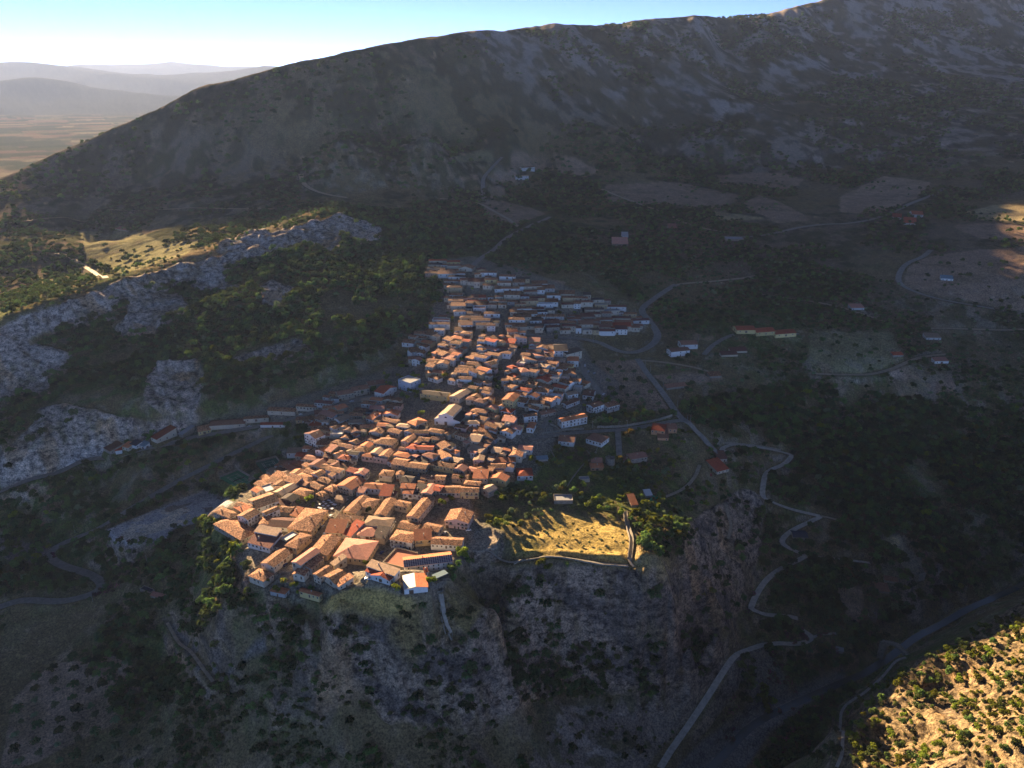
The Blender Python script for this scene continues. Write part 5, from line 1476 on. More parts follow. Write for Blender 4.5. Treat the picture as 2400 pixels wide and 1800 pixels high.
m.build('deck', [ROADM['stone']], e)
for s_ in (-1, 1):
    m = MB()
    for x0, x1 in zip(xs[:-1], xs[1:]):
        a, b_ = sorted((s_ * wd_ * 1.005, s_ * wd_ * .78))
        for yy in (a, b_):
            m.face([(x0, yy, deck(x0)), (x1, yy, deck(x1)), (x1, yy, deck(x1) + .9), (x0, yy, deck(x0) + .9)])
        m.face([(x0, a, deck(x0) + .9), (x1, a, deck(x1) + .9), (x1, b_, deck(x1) + .9), (x0, b_, deck(x0) + .9)])
    m.build('parapet', [M_STONE], e)
tag(e, 'old humpbacked stone bridge with one high arch over the dark gorge', 'bridge')

# ------------------------------------------------------------------ cars
def car_mesh():
    b_ = MB()
    prof = [(-2.1, .35), (-2.1, .85), (-1.7, .98), (-1.1, 1.42), (.55, 1.45), (1.15, .98), (1.95, .85), (2.1, .6), (2.1, .35)]
    for y0, y1 in ((-.84, .84),):
        b_.face([(x, y0, z_) for x, z_ in prof]); b_.face([(x, y1, z_) for x, z_ in prof[::-1]])
        for i in range(len(prof)):
            a, c_ = prof[i], prof[(i + 1) % len(prof)]
            b_.face([(c_[0], y0, c_[1]), (a[0], y0, a[1]), (a[0], y1, a[1]), (c_[0], y1, c_[1])])
    g_ = MB()
    for s_ in (-1, 1):
        p = [(-1.5, s_ * .85, 1.0), (.95, s_ * .85, 1.0), (.5, s_ * .85, 1.36), (-1.05, s_ * .85, 1.36)]
        g_.face(p if s_ < 0 else p[::-1])
    g_.face([(1.13, -.7, 1.02), (1.13, .7, 1.02), (.62, .65, 1.43), (.62, -.65, 1.43)]); g_.face([(-1.68, .7, 1.03), (-1.68, -.7, 1.03), (-1.16, -.65, 1.41), (-1.16, .65, 1.41)])
    w_ = MB(); k = 10
    for y0, y1 in ((-.12, .12),):
        A = [(.33 * math.cos(2 * math.pi * i / k), y0, .33 * math.sin(2 * math.pi * i / k)) for i in range(k)]
        B = [(p[0], y1, p[2]) for p in A]
        w_.face(A); w_.face(B[::-1])
        for i in range(k): w_.face([A[(i + 1) % k], A[i], B[i], B[(i + 1) % k]])
    return b_, g_, w_
_b, _g, _w = car_mesh()
M_TYRE = plain('tyre_rubber', (.02, .02, .02), .9)
CARC = {'white': plain('car_paint_white', (.75, .75, .75), .3, .5), 'black': plain('car_paint_black', (.015, .015, .018), .25, .5), 'blue': plain('car_paint_blue', (.02, .04, .16), .3, .5), 'silver': plain('car_paint_silver', (.35, .36, .38), .3, .5), 'red': plain('car_paint_red', (.35, .02, .02), .3, .5)}
CARB = {k: proto(_b, [v], 'body_' + k) for k, v in CARC.items()}
CARG, CARW = proto(_g, [M_GLASS], 'car_windows'), proto(_w, [M_TYRE], 'wheel')
CARS = [(775,1211,'white',75,'white car parked beside the palazzo on the sunlit lane'), (748,1241,'black',75,'black car in the shade behind the palazzo corner'), (756,1236,'silver',70,'silver car parked just uphill of the black car by the palazzo'),
        (667,1243,'blue',-10,'dark blue car parked under the maroon roofed house wall'), (668,1325,'blue',60,'dark blue car on the lane below the long mottled roofed house'), (811,1174,'white',60,'white car at the top of the sunlit lane by the garden wall'),
        (761,1253,'white',80,'small white car at the corner opposite the orange roofed house'), (924,1285,'white',-8,'white car on the lower street beside the terracotta terrace'), (949,1288,'black',-8,'black car next to the white one on the lower street'),
        (895,1297,'blue',65,'dark blue car by the wall of the pink roofed hall'), (917,1325,'white',-5,'white car behind the white house with red roofs'), (1098,1244,'white',15,'white car in the yard of the pink walled house'),
        (1043,1250,'silver',60,'silver car half hidden at the corner left of the yard'), (863,1358,'white',-10,'white car at the foot of the lane by the grassy knoll'), (919,1267,'blue',80,'blue car at the corner below the white balconied house'),
        (997,997,'white',30,'white car at the edge of the church square'), (1002,1004,'black',30,'black car beside the white one below the church'), (825,942,'white',25,'white car on the street under the terrace row'), (706,973,'white',5,'white car parked low on the terrace row street'),
        (568,1003,'white',5,'white car at the left end of the terrace row street'), (585,1001,'silver',5,'silver car next to the white one at the row\'s left end'), (1371,858,'white',80,'white car parked at the top of the lane right of the village'), (1379,872,'silver',70,'silver car farther down the lane right of the village'),
        (1415,925,'white',60,'white car at the foot of the lane by the villas'), (955,1169,'black',30,'black car under the arch of the hipped courtyard house'), (958,1190,'silver',60,'silver car beside the long narrow wing'), (1393,876,'silver',60,'silver car beside the olive field wall'),
        (283,1213,'silver',30,'silver car parked above the dirt pitch'), (1666,1114,'red',80,'small red car in the yard of the low red farmhouse'), (945,1060,'black',70,'dark car on the main lane below the red roofed house'), (930,1058,'silver',70,'silver car on the main lane in the shade'),
        (982,1114,'silver',80,'silver car between the courtyard palazzo and the brown roofed house'), (988,913,'white',20,'white car first in the row on the upper square'), (991,917,'silver',20,'silver car second in the row on the upper square'), (986,908,'black',20,'black car last in the row on the upper square')]
def spawn_car(px, py, colr, ang, label):
    x, y, z = pick(px, py)
    c = empty('parked_car', (x, y, z + .12), R(ang))
    tag(c, label, 'car', 'cars parked in the village')
    share(CARB[colr], 'body', c, (0, 0, 0)); share(CARG, 'car_windows', c, (0, 0, 0))
    for wx in (-1.3, 1.3):
        for wy in (-.8, .8): share(CARW, 'wheel', c, (wx, wy, .33))
for c_ in CARS: spawn_car(*c_)

# white tables on the shaded lawn
_t = MB(); _t.box(-1, 1, -1, 1, .70, .78); ME_TOP = proto(_t, [plain('white_cloth', (.72, .72, .72), .8)], 'tabletop')
_t = MB(); _t.box(-.08, .08, -.08, .08, 0, .698); ME_TLEG = proto(_t, [M_IRON], 'leg')
TB = [(1540,430,1,1),(1640,438,1.4,.9),(1570,455,1,1),(1495,458,1,1),(1535,480,1,1),(1600,482,1,1),(1680,465,1.8,1.2),(1490,508,2,.8),(1562,514,1,1),(1640,516,1.7,1.1),(1610,412,1.5,.8)]
for i, (a, b_, sx, sy) in enumerate(TB):
    x, y, z = pick(480 + a / 5.53, 1100 + b_ / 5.53)
    c = empty('garden_table', (x, y, z + .02), R(-25))
    o_ = share(ME_TOP, 'tabletop', c, (0, 0, 0), 0, (sx, sy, 1))
    for q in (-1, 1):
        for w_ in (-1, 1): share(ME_TLEG, 'leg', c, (q * sx * .8, w_ * sy * .8, 0))
    row = ['back', 'back', 'back', 'middle', 'middle', 'middle', 'middle', 'front', 'front', 'front', 'back'][i]
    nth = ['second from left', 'rightmost', 'third from left', 'leftmost', 'second from left', 'third from left', 'rightmost and largest', 'leftmost', 'second from left', 'rightmost', 'leftmost'][i]
    tag(c, f'white clothed table on the shaded lawn, {row} row, {nth}', 'table', 'white tables on the shaded lawn')
# lamp posts and utility poles
M_POLE = plain('galvanised_pole', (.30, .29, .27), .6); M_LAMP = plain('lamp_housing', (.35, .35, .35), .5)
_t = MB(); _t.cyl(0, 0, -.5, 8, .16, .10, 7); ME_POLE = proto(_t, [M_POLE], 'pole')
_t = MB(); _t.box(0, 1.5, -.05, .05, 7.9, 8.0); _t.box(1.1, 1.9, -.16, .16, 7.82, 7.9); ME_LH = proto(_t, [M_LAMP], 'lamp_head')
_t = MB(); _t.box(-.9, .9, -.06, .06, 7.2, 7.32); ME_XB = proto(_t, [M_WOOD], 'crossbar')
POLES = [(1450,1004,1,'by the lane mouth below the white villas'), (1470,1003,1,'second along the street retaining wall'), (1388,1004,1,'in front of the white apartment block'), (1611,985,0,'at the road junction by the restaurant'), (1618,988,0,'just right of the one at the road junction'), (1587,955,0,'beside the straight road above the junction'),
         (1524,872,0,'at the top of the straight road'), (1512,860,0,'beside the hairpin field'), (1554,912,0,'halfway down the straight road'), (176,1248,0,'leaning on the slope below the dirt pitch'), (408,1128,0,'on the slope above the dirt pitch'), (345,1320,0,'on the rocks above the hairpin bend'), (390,1400,0,'beside the ruined shed'),
         (218,1410,0,'above the lower road bend'), (1420,925,1,'at the foot of the lane by the villas'), (1408,898,1,'beside the lane along the olive field'), (727,1055,0,'next to the tall white house on the left edge'), (1442,788,0,'inside the road hairpin'), (1390,805,0,'left of the road hairpin'), (520,1395,0,'below the left rim rocks'), (1916,1368,0,'in the dark grove above the bridge'), (1636,802,0,'beside the white apartment pair')]
for px, py, lamp, w_ in POLES:
    x, y, z = pick(px, py)
    c = empty('street_lamp' if lamp else 'utility_pole', (x, y, z), R(RNG.uniform(0, 360)))
    share(ME_POLE, 'pole', c, (0, 0, 0)); share(ME_LH if lamp else ME_XB, 'lamp_head' if lamp else 'crossbar', c, (0, 0, 0))
    tag(c, ('grey street lamp ' if lamp else 'thin utility pole ') + w_, 'street lamp' if lamp else 'utility pole', 'poles along the roads')
# ------------------------------------------------------------------ the rest of the village: packed along its lanes
TRACED_N = len(HOUSES)
LANES = [[(690,1210),(738,1250),(778,1216),(815,1172),(834,1154),(855,1130),(895,1095),(920,1077),(937,1050),(938,1027),(950,1003),(985,985)], [(815,985),(828,960),(838,940),(850,928)], [(1040,905),(1052,880),(1080,850),(1116,815),(1118,770),(1150,790)],
         [(1130,1085),(1155,1060),(1200,1042),(1245,1030),(1275,1003)], [(1000,905),(985,880),(1000,850),(1020,815),(1050,790),(1075,760),(1040,730),(1030,690),(1032,670)], [(1165,960),(1180,930),(1160,900),(1185,860),(1215,840),(1230,812)],
         [(1165,790),(1185,750),(1195,720)], [(1245,1030),(1240,1005),(1225,985),(1215,960)], [(1105,622),(1106,645),(1108,660)], [(1255,990),(1290,975)], [(1065,1035),(1085,1060),(1100,1095)]]
LANE_P = np.vstack([dense(l_, 1.5) for l_ in LANES] + [P for P, w in RMASKS])
LANE_W = np.concatenate([np.full(sum(len(dense(l_, 1.5)) for l_ in LANES), 2.6)] + [np.full(len(P), w / 2 + .8) for P, w in RMASKS])
OPEN_PX = [[(975,1005),(1000,985),(1020,992),(1060,998),(1056,1012),(1000,1010)], [(955,905),(1055,905),(1090,925),(1050,950),(1030,985),(1000,978),(990,955),(980,925)], [(1015,940),(1045,930),(1075,945),(1110,955),(1100,990),(1015,995)],
           [(740,1165),(790,1165),(800,1180),(770,1200),(740,1200)], [(1140,740),(1190,742),(1190,730),(1140,728)], [(930,905),(975,905),(965,940),(930,930)], [(1300,725),(1370,730),(1370,745),(1300,742)], [(1080,675),(1165,690),(1165,702),(1090,697)], [(1175,848),(1215,850),(1210,868),(1175,862)],
           [(840,1080),(905,1075),(925,1085),(850,1105)]]
OPEN_W = [[Vector(pick(*p)[:2]) for p in pl] for pl in OPEN_PX]
def corners(x, y, L, D, rot):
    c, s = math.cos(rot), math.sin(rot)
    return [(x + c * a - s * b, y + s * a + c * b) for a, b in ((-L / 2, -D / 2), (L / 2, -D / 2), (L / 2, D / 2), (-L / 2, D / 2))]
def sat(A, B):
    for P_ in (A, B):
        for i in range(2):
            ax, ay = P_[i + 1][0] - P_[i][0], P_[i + 1][1] - P_[i][1]
            a = [p[0] * ax + p[1] * ay for p in A]; b_ = [p[0] * ax + p[1] * ay for p in B]
            if max(a) <= min(b_) or max(b_) <= min(a): return False
    return True
def inpoly1(x, y, poly):
    r = False; j = len(poly) - 1
    for i in range(len(poly)):
        (xi, yi), (xj, yj) = poly[i], poly[j]
        if (yi > y) != (yj > y) and x < (xj - xi) * (y - yi) / (yj - yi) + xi: r = not r
        j = i
    return r
def free(x, y, L, D, rot, k=.88):
    for h_ in HG.get((int(x // 6), int(y // 6)), ()):
        c, s = math.cos(h_['rot']), math.sin(h_['rot']); dx, dy = h_['x'] - x, h_['y'] - y
        if abs(dx * c + dy * s) < h_['L'] * .5 and abs(-dx * s + dy * c) < h_['D'] * .5: return False
    C_ = corners(x, y, L * k, D * k, rot)
    for h_ in HOUSES:
        dx, dy = h_['x'] - x, h_['y'] - y
        if dx * dx + dy * dy > 900: continue
        if sat(C_, corners(h_['x'], h_['y'], h_['L'] * k, h_['D'] * k, h_['rot'])): return False
    Q = C_ + [(x, y)] + [((C_[i][0] + C_[(i + 1) % 4][0]) / 2, (C_[i][1] + C_[(i + 1) % 4][1]) / 2) for i in range(4)]
    for (a, b_) in Q:
        if any(inpoly1(a, b_, o) for o in OPEN_W): return False
    d = np.hypot(LANE_P[:, 0] - x, LANE_P[:, 1] - y)
    near_ = np.nonzero(d < 14)[0]
    if len(near_):
        c, s = math.cos(rot), math.sin(rot)
        dx, dy = LANE_P[near_, 0] - x, LANE_P[near_, 1] - y
        u, v = abs(dx * c + dy * s), abs(-dx * s + dy * c)
        w = LANE_W[near_]
        if ((u < L / 2 + w) & (v < D / 2 + w)).any(): return False
    return True
HG = {}
for h_ in HOUSES:
    for a in range(-4, 5):
        for b_ in range(-4, 5): HG.setdefault((int(h_['x'] // 6) + a, int(h_['y'] // 6) + b_), []).append(h_)
def pack(poly_px, ang, sizes, tries, palette, hs, jit=.25, flip=.4, limit=999):
    W_ = [pick(*p)[:2] for p in poly_px]
    xs, ys = [p[0] for p in W_], [p[1] for p in W_]
    n = 0
    for (L0, L1, D0, D1, T) in sizes:
        for _ in range(int(tries * T)):
            if n >= limit: return n
            x, y = RNG.uniform(min(xs), max(xs)), RNG.uniform(min(ys), max(ys))
            if not inpoly1(x, y, W_): continue
            L, D = RNG.uniform(L0, L1), RNG.uniform(D0, D1)
            rot = ang(x, y) + RNG.gauss(0, jit)
            rid = 'y' if RNG.random() < flip else 'x'
            if not free(x, y, L, D, rot): continue
            rf = RNG.choices([p[0] for p in palette], [p[1] for p in palette])[0]
            wl_ = RNG.choices(['cream', 'white', 'stone', 'ochre', 'pink', 'grey', 'yellow'], [36, 34, 11, 7, 5, 3, 4])[0]
            kd = RNG.choices('ghsf', [60, 14, 22, 4])[0]
            if kd == 'f': rf = RNG.choice(['grey', 'white', 'terracotta'])
            h = RNG.uniform(*hs)
            near_d = math.hypot(x, y) < 640
            house(x, y, L, D, rot, h, kd, rf, wl_, ridge=rid if L < 1.7 * D else 'x', detail=1 if near_d else 0.5)
            n += 1
            for a_ in range(-3, 4):
                for b_ in range(-3, 4): HG.setdefault((int(x // 6) + a_, int(y // 6) + b_), []).append(HOUSES[-1])
    return n
MIDPAL = [('aged', 40), ('rust', 26), ('tan', 8), ('orange', 9), ('red', 5), ('pink', 5), ('maroon', 4), ('dark', 3)]
UPPAL = [('aged', 40), ('brown', 26), ('maroon', 16), ('rust', 6), ('red', 3), ('dark', 9)]
fa = lambda x, y: R(-18 + 50 * (float(vnoise(x, y, 70, 3)) - .5))
SZ = [(11, 16, 7.5, 9.5, .8), (8, 12, 6.5, 8.5, 1.3), (6.5, 9, 5.5, 7.5, 1.6), (4.5, 7, 4, 5.5, 2.0)]
pack([(700,985),(780,930),(850,925),(900,930),(935,945),(925,975),(940,1000),(900,1050),(860,1080),(800,1110),(770,1150),(650,1165),(600,1160),(640,1120),(700,1060),(745,1035)], fa, SZ, 1200, MIDPAL, (4, 6.5))
pack([(985,1000),(1060,1000),(1200,1040),(1240,1062),(1215,1085),(1170,1130),(1190,1150),(1100,1130),(1060,1110),(980,1100),(900,1095),(880,1110),(840,1140),(860,1110),(905,1080),(935,1055),(945,1020)], fa, SZ, 1200, MIDPAL, (4, 6.5))
pack([(955,800),(1010,775),(1060,790),(1180,795),(1230,800),(1330,830),(1350,860),(1330,900),(1390,905),(1380,925),(1300,950),(1300,985),(1265,990),(1250,1010),(1215,1040),(1150,1050),(1075,1010),(1110,950),(1070,935),(1055,905),(990,900),(1000,870),(960,850)], fa, SZ, 4200, MIDPAL, (4.2, 7.2))
fb = lambda x, y: R(4 + 16 * (float(vnoise(x, y, 90, 5)) - .5))
SU = [(15, 24, 8, 9.5, .8), (10, 15, 7.5, 9, 1.2), (7, 10, 6, 8, 1.6), (5.5, 8, 5, 6.5, .8)]
pack([(1012,650),(1012,624),(1045,615),(1130,640),(1200,658),(1265,664),(1330,690),(1390,700),(1440,718),(1500,755),(1495,778),(1440,786),(1350,782),(1250,790),(1180,800),(1020,800),(990,815),(1010,780),(1035,755),(1040,720),(1030,700),(1060,660)], fb, SU, 3600, UPPAL, (4.2, 6.8), jit=.06, flip=.08)
# ------------------------------------------------------------------ the ground sheet, levelled under the houses
clf = np.clip(rk * 1.1, 0, 1) * sstep(.55, 1.0, slope(GZ)) * (RG < 1500) * (1 - np.clip(HLOCK + GV * 1.5, 0, 1)) * (1 - .85 * (DRALL < 6))
clf = blur(clf.astype(np.float32), 3)
cu, cw = GX + .35 * GZ, GZ * 1.25 - .18 * GX
relief = (ridged(cu, cw, 48, 3, 201) - .45) * 13 + (ridged(cu, cw, 15, 3, 203) - .45) * 6.5 + (ridged(cu, cw, 5, 2, 205) - .45) * 2.2
inward = GY / RG * relief * clf
DX, DY = -GX / RG * relief * clf, -GY / RG * relief * clf
_i = np.arange(GZ.size).reshape(GZ.shape)
_q = np.stack([_i[:-1, :-1], _i[1:, :-1], _i[1:, 1:], _i[:-1, 1:]], -1).reshape(-1, 4)[:, ::-1]
me = fast_mesh('ground', np.stack([GX + DX, GY + DY, GZ], -1), _q)
ca_ = me.color_attributes.new('base', 'FLOAT_COLOR', 'POINT')
ca_.data.foreach_set('color', np.concatenate([col, np.ones(GZ.shape + (1,), np.float32)], -1).ravel())
ra_ = me.attributes.new('rock', 'FLOAT', 'POINT')
RK = np.clip(np.maximum(np.maximum(rk, .6 * GRL), mt * .3), 0, 1) * (1 - PM)
ra_.data.foreach_set('value', RK.astype(np.float32).ravel())
me.polygons.foreach_set('use_smooth', np.ones(len(me.polygons), bool))
tag(link('ground', me, None, MG), kind='structure')

# ------------------------------------------------------------------ trees and scrub
def leaf_mat(name, c, tr=.35):
    m = bpy.data.materials.new(name); m.use_nodes = True
    n, l = m.node_tree.nodes, m.node_tree.links
    n.clear()
    out = n.new('ShaderNodeOutputMaterial'); d = n.new('ShaderNodeBsdfDiffuse'); t = n.new('ShaderNodeBsdfTranslucent'); mx = n.new('ShaderNodeMixShader')
    oi = n.new('ShaderNodeObjectInfo'); at = n.new('ShaderNodeAttribute'); at.attribute_name = 'tone'
    h = n.new('ShaderNodeHueSaturation'); h.inputs['Color'].default_value = (*c, 1)
    a = n.new('ShaderNodeMapRange'); a.inputs[3].default_value = .47; a.inputs[4].default_value = .53
    v = n.new('ShaderNodeMapRange'); v.inputs[3].default_value = .5; v.inputs[4].default_value = 1.7
    vv = n.new('ShaderNodeMath'); vv.operation = 'MULTIPLY'
    l.new(oi.outputs['Random'], a.inputs[0]); l.new(a.outputs[0], h.inputs['Hue']); l.new(oi.outputs['Random'], v.inputs[0])
    l.new(v.outputs[0], vv.inputs[0]); l.new(at.outputs['Fac'], vv.inputs[1]); l.new(vv.outputs[0], h.inputs['Value'])
    l.new(h.outputs[0], d.inputs[0]); l.new(h.outputs[0], t.inputs[0]); mx.inputs[0].default_value = tr
    l.new(d.outputs[0], mx.inputs[1]); l.new(t.outputs[0], mx.inputs[2]); l.new(mx.outputs[0], out.inputs[0])
    return m
LM = {'oak': leaf_mat('oak_leaves', (.085, .120, .032)), 'olive': leaf_mat('olive_leaves', (.12, .145, .07), .3), 'dark': leaf_mat('holm_oak_leaves', (.055, .082, .028), .3),
      'bright': leaf_mat('bright_leaves', (.155, .175, .022), .45), 'oleander': leaf_mat('oleander_flowers', (.24, .045, .13), .4), 'scrub': leaf_mat('scrub_leaves', (.10, .11, .036), .35), 'autumn': leaf_mat('yellowing_leaves', (.17, .125, .022), .45)}
def crown_mesh(name, seed, m, rx, rz, zc, blobs, per, leaf, lump=.42, second=None):
    rg = np.random.default_rng(seed)
    P, Q = [], []
    for _ in range(blobs):
        a, c_ = rg.uniform(0, 2 * math.pi), rg.uniform(-.5, 1)
        s_ = math.sqrt(1 - min(1, c_ * c_))
        d = rg.uniform(.2, .92)
        P.append((math.cos(a) * s_ * d * rx, math.sin(a) * s_ * d * rx, zc + c_ * d * rz)); Q.append(rx * lump * rg.uniform(.7, 1.25))
    co, qd, tn, mi = [], [], [], []
    k = 0
    for (p, r_) in zip(P, Q):
        ton = rg.uniform(.75, 1.25)
        for _ in range(per):
            v = rg.normal(size=3); v /= np.linalg.norm(v)
            if v[2] < -.6: v[2] *= -1
            c_ = np.array(p) + v * r_ * rg.uniform(.72, 1.05) * np.array([1, 1, .85])
            nrm = v + rg.normal(size=3) * .55; nrm /= np.linalg.norm(nrm)
            t = np.cross(nrm, rg.normal(size=3)); t /= np.linalg.norm(t) + 1e-9
            b_ = np.cross(nrm, t)
            s_ = leaf * rg.uniform(.6, 1.3)
            co += [c_ + t * s_, c_ + b_ * s_ * .8, c_ - t * s_, c_ - b_ * s_ * .8]
            qd.append((k, k + 1, k + 2, k + 3)); k += 4
            tn += [ton * rg.uniform(.8, 1.2)] * 4
            mi.append(1 if second and rg.random() < .38 else 0)
    me = fast_mesh(name, np.array(co), np.array(qd))
    at = me.attributes.new('tone', 'FLOAT', 'POINT'); at.data.foreach_set('value', np.array(tn, np.float32))
    me.materials.append(m)
    if second: me.materials.append(second); me.polygons.foreach_set('material_index', np.array(mi, np.int32))
    return me
M_BARK = plain('bark', (.09, .065, .045), .95, .1)
def trunk_mesh(name, hgt, r_, seed):
    rg = random.Random(seed); mb = MB()
    def limb(p0, p1, a, b_):
        d = Vector(p1) - Vector(p0); q = d.to_track_quat('Z', 'Y').to_matrix()
        A = [Vector(p0) + q @ Vector((a * math.cos(t), a * math.sin(t), 0)) for t in [math.pi * 2 * i / 6 for i in range(6)]]
        B = [Vector(p1) + q @ Vector((b_ * math.cos(t), b_ * math.sin(t), 0)) for t in [math.pi * 2 * i / 6 for i in range(6)]]
        for i in range(6): mb.face([A[i], A[(i + 1) % 6], B[(i + 1) % 6], B[i]])
    top = (rg.uniform(-.2, .2), rg.uniform(-.2, .2), hgt * .5)
    limb((0, 0, -.8), top, r_, r_ * .7)
    for k in range(4):
        a = k * 1.6 + rg.random()
        limb(top, (top[0] + math.cos(a) * hgt * .28, top[1] + math.sin(a) * hgt * .28, hgt * rg.uniform(.75, .95)), r_ * .55, r_ * .2)
    o = mb.build(name, [M_BARK]); me = o.data; bpy.data.objects.remove(o); return me
SPEC = {  # kind: (crown args, trunk height, radius, display)
 'oak': [crown_mesh('oak_crown', 10 + i, LM['oak'], 2.6, 2.0, 3.0, 16, 30, .40, .34) for i in range(3)],
 'dark': [crown_mesh('holm_oak_crown', 20 + i, LM['dark'], 2.8, 1.9, 2.7, 15, 30, .42, .35) for i in range(3)],
 'olive': [crown_mesh('olive_crown', 30 + i, LM['olive'], 2.3, 1.4, 2.7, 12, 30, .34, .40) for i in range(3)],
 'bright': [crown_mesh('bright_crown', 40 + i, LM['bright'], 2.8, 2.0, 3.0, 17, 30, .40, .34) for i in range(2)],
 'autumn': [crown_mesh('yellowing_crown', 50, LM['autumn'], 2.6, 2.0, 3.3, 13, 34, .42, .42, LM['oak'])],
 'oleander': [crown_mesh('oleander_crown', 60 + i, LM['oak'], 1.7, 1.3, 1.5, 10, 30, .34, .45, LM['oleander']) for i in range(2)],
 'scrub': [crown_mesh('scrub_crown', 70 + i, LM['scrub'], 1.5, .9, .8, 8, 22, .36, .5) for i in range(3)]}
TRUNK = {'oak': trunk_mesh('oak_trunk', 4.6, .22, 1), 'dark': trunk_mesh('holm_oak_trunk', 4.0, .22, 2), 'olive': trunk_mesh('olive_trunk', 3.4, .26, 3), 'bright': trunk_mesh('tree_trunk', 4.6, .22, 4), 'autumn': trunk_mesh('tree_trunk', 4.4, .22, 5), 'oleander': trunk_mesh('shrub_stem', 2.0, .10, 6), 'scrub': trunk_mesh('shrub_stem', 1.3, .08, 7)}

VEG = []        # x, y, z, scale, kind
rg = np.random.default_rng(5)
# keep-out: houses, roads, open yards
occ = {}
for h_ in HOUSES:
    for dx in range(int((h_['x'] - 22) // 10), int((h_['x'] + 22) // 10) + 1):
        for dy in range(int((h_['y'] - 22) // 10), int((h_['y'] + 22) // 10) + 1): occ.setdefault((dx, dy), []).append(h_)
LG = {}
for (P, w) in RMASKS:
    for (x, y) in P: LG.setdefault((int(x // 8), int(y // 8)), []).append((x, y, w))
def clear(x, y, r_):
    for h_ in occ.get((int(x // 10), int(y // 10)), ()):
        c, s = math.cos(h_['rot']), math.sin(h_['rot'])
        dx, dy = x - h_['x'], y - h_['y']
        if abs(dx * c + dy * s) < h_['L'] / 2 + r_ * .8 and abs(-dx * s + dy * c) < h_['D'] / 2 + r_ * .8: return False
    kx, ky = int(x // 8), int(y // 8)
    for a in (-1, 0, 1):
        for b_ in (-1, 0, 1):
            for (qx, qy, w) in LG.get((kx + a, ky + b_), ()):
                if (x - qx) ** 2 + (y - qy) ** 2 < (w / 2 + r_ * .95) ** 2: return False
    return True
CLEARP = [PITCH_P, COURT1, COURT2, QUARRY, LOOK, [(1210,1262),(1250,1242),(1300,1195),(1380,1215),(1460,1225),(1480,1275),(1472,1322),(1440,1320),(1345,1306),(1290,1300),(1215,1300)],
          [(1640,1790),(1700,1715),(1800,1665),(1900,1625),(1960,1580),(1990,1590),(1880,1670),(1800,1730),(1740,1800)], [(2055,1265),(2110,1250),(2122,1290),(2100,1300)], [(1950,1385),(2020,1380),(2020,1450),(1985,1470)]]
def scatter(poly, spacing, mix_, size, dens=1.0, nz=(0, 0, 0, 1), rockless=.6, grid=None, jit=.45, rot=0.0, seed=1, keep=False):
    """fill the ground the photo shows inside `poly`; nz = (scale, lo, hi, -) clumping by noise"""
    global VEG
    W_ = np.array([pick(*p)[:2] for p in poly])
    x0, y0 = W_.min(0) - 60; x1, y1 = W_.max(0) + 60
    y0 = max(y0, 250)
    if not grid:
        spacing *= .74 * (1.25 if seed < 38 or seed > 42 else 1.05)
        size = (size[0] * 1.3, size[1] * 1.5) if seed not in (37, 38, 39, 40, 41, 42) else (size[0] * .75, size[1] * 1.1)
    c, s = math.cos(rot), math.sin(rot)
    R0 = math.hypot(x1 - x0, y1 - y0) / 2
    g = np.arange(-R0, R0, spacing)
    u, v = np.meshgrid(g, g)
    u, v = u.ravel(), v.ravel()
    u = u + rg.uniform(-jit, jit, u.shape) * spacing; v = v + rg.uniform(-jit, jit, v.shape) * spacing
    X_, Y_ = (x0 + x1) / 2 + u * c - v * s, (y0 + y1) / 2 + u * s + v * c
    Z_ = ground(X_, Y_)
    X_, Y_ = X_ + ground(X_, Y_, DX), Y_ + ground(X_, Y_, DY)
    px, py, dp = project(X_, Y_, Z_)
    m = in_poly(px, py, poly)
    if nz[0]:
        m &= sstep(nz[1] - .05, nz[2] - .05, fbm(X_, Y_, nz[0], 3, seed)) > rg.random(X_.shape)
    m &= rg.random(X_.shape) < dens
    m &= ground(X_, Y_, GROCK) * rockless < rg.random(X_.shape)
    if not keep:
        for cp in CLEARP: m &= ~in_poly(px, py, cp)
        thin = rg.random(X_.shape) > .12
        for cp in (FIELDS if seed in (38, 39, 40, 41, 15, 42) else ()): m &= ~(in_poly(px, py, cp) & thin)
    X_, Y_, Z_ = X_[m], Y_[m], Z_[m]
    ks = [k for k, w in mix_]; ws = np.array([w for k, w in mix_], float); ws /= ws.sum()
    kk = rg.choice(len(ks), size=len(X_), p=ws)
    sc = rg.uniform(size[0], size[1], len(X_))
    for a in range(len(X_)):
        if math.hypot(X_[a], Y_[a]) < 1300 and not clear(X_[a], Y_[a], sc[a] * 2.4): continue
        VEG.append((float(X_[a]), float(Y_[a]), float(Z_[a]), float(sc[a]), ks[kk[a]]))
# wooded slope under the first ridge
scatter([(0,860),(120,790),(271,690),(480,640),(620,560),(760,500),(900,530),(1000,560),(1035,620),(1035,690),(1000,760),(940,800),(860,850),(560,950),(420,930),(200,900),(0,1000)], 5.6, [('dark', 60), ('oak', 34), ('olive', 6)], (.8, 1.35), .92, (60, .30, .50, 1), 1.1, seed=11)
scatter([(760,480),(960,500),(1060,560),(1090,600),(1040,620),(960,560),(800,520)], 7, [('dark', 50), ('oak', 50)], (.8, 1.3), .8, seed=12)
scatter([(0,740),(270,635),(480,585),(650,520),(760,470),(900,500),(880,520),(760,496),(640,545),(470,612),(270,668),(0,775)], 6.5, [('olive', 50), ('oak', 50)], (.4, .9), .45, (30, .35, .6, 1), .5, seed=13)
scatter([(0,600),(150,620),(230,660),(150,700),(0,740)], 6, [('scrub', 50), ('oak', 30), ('dark', 20)], (.6, 1.1), .8, (50, .3, .5, 1), seed=14)
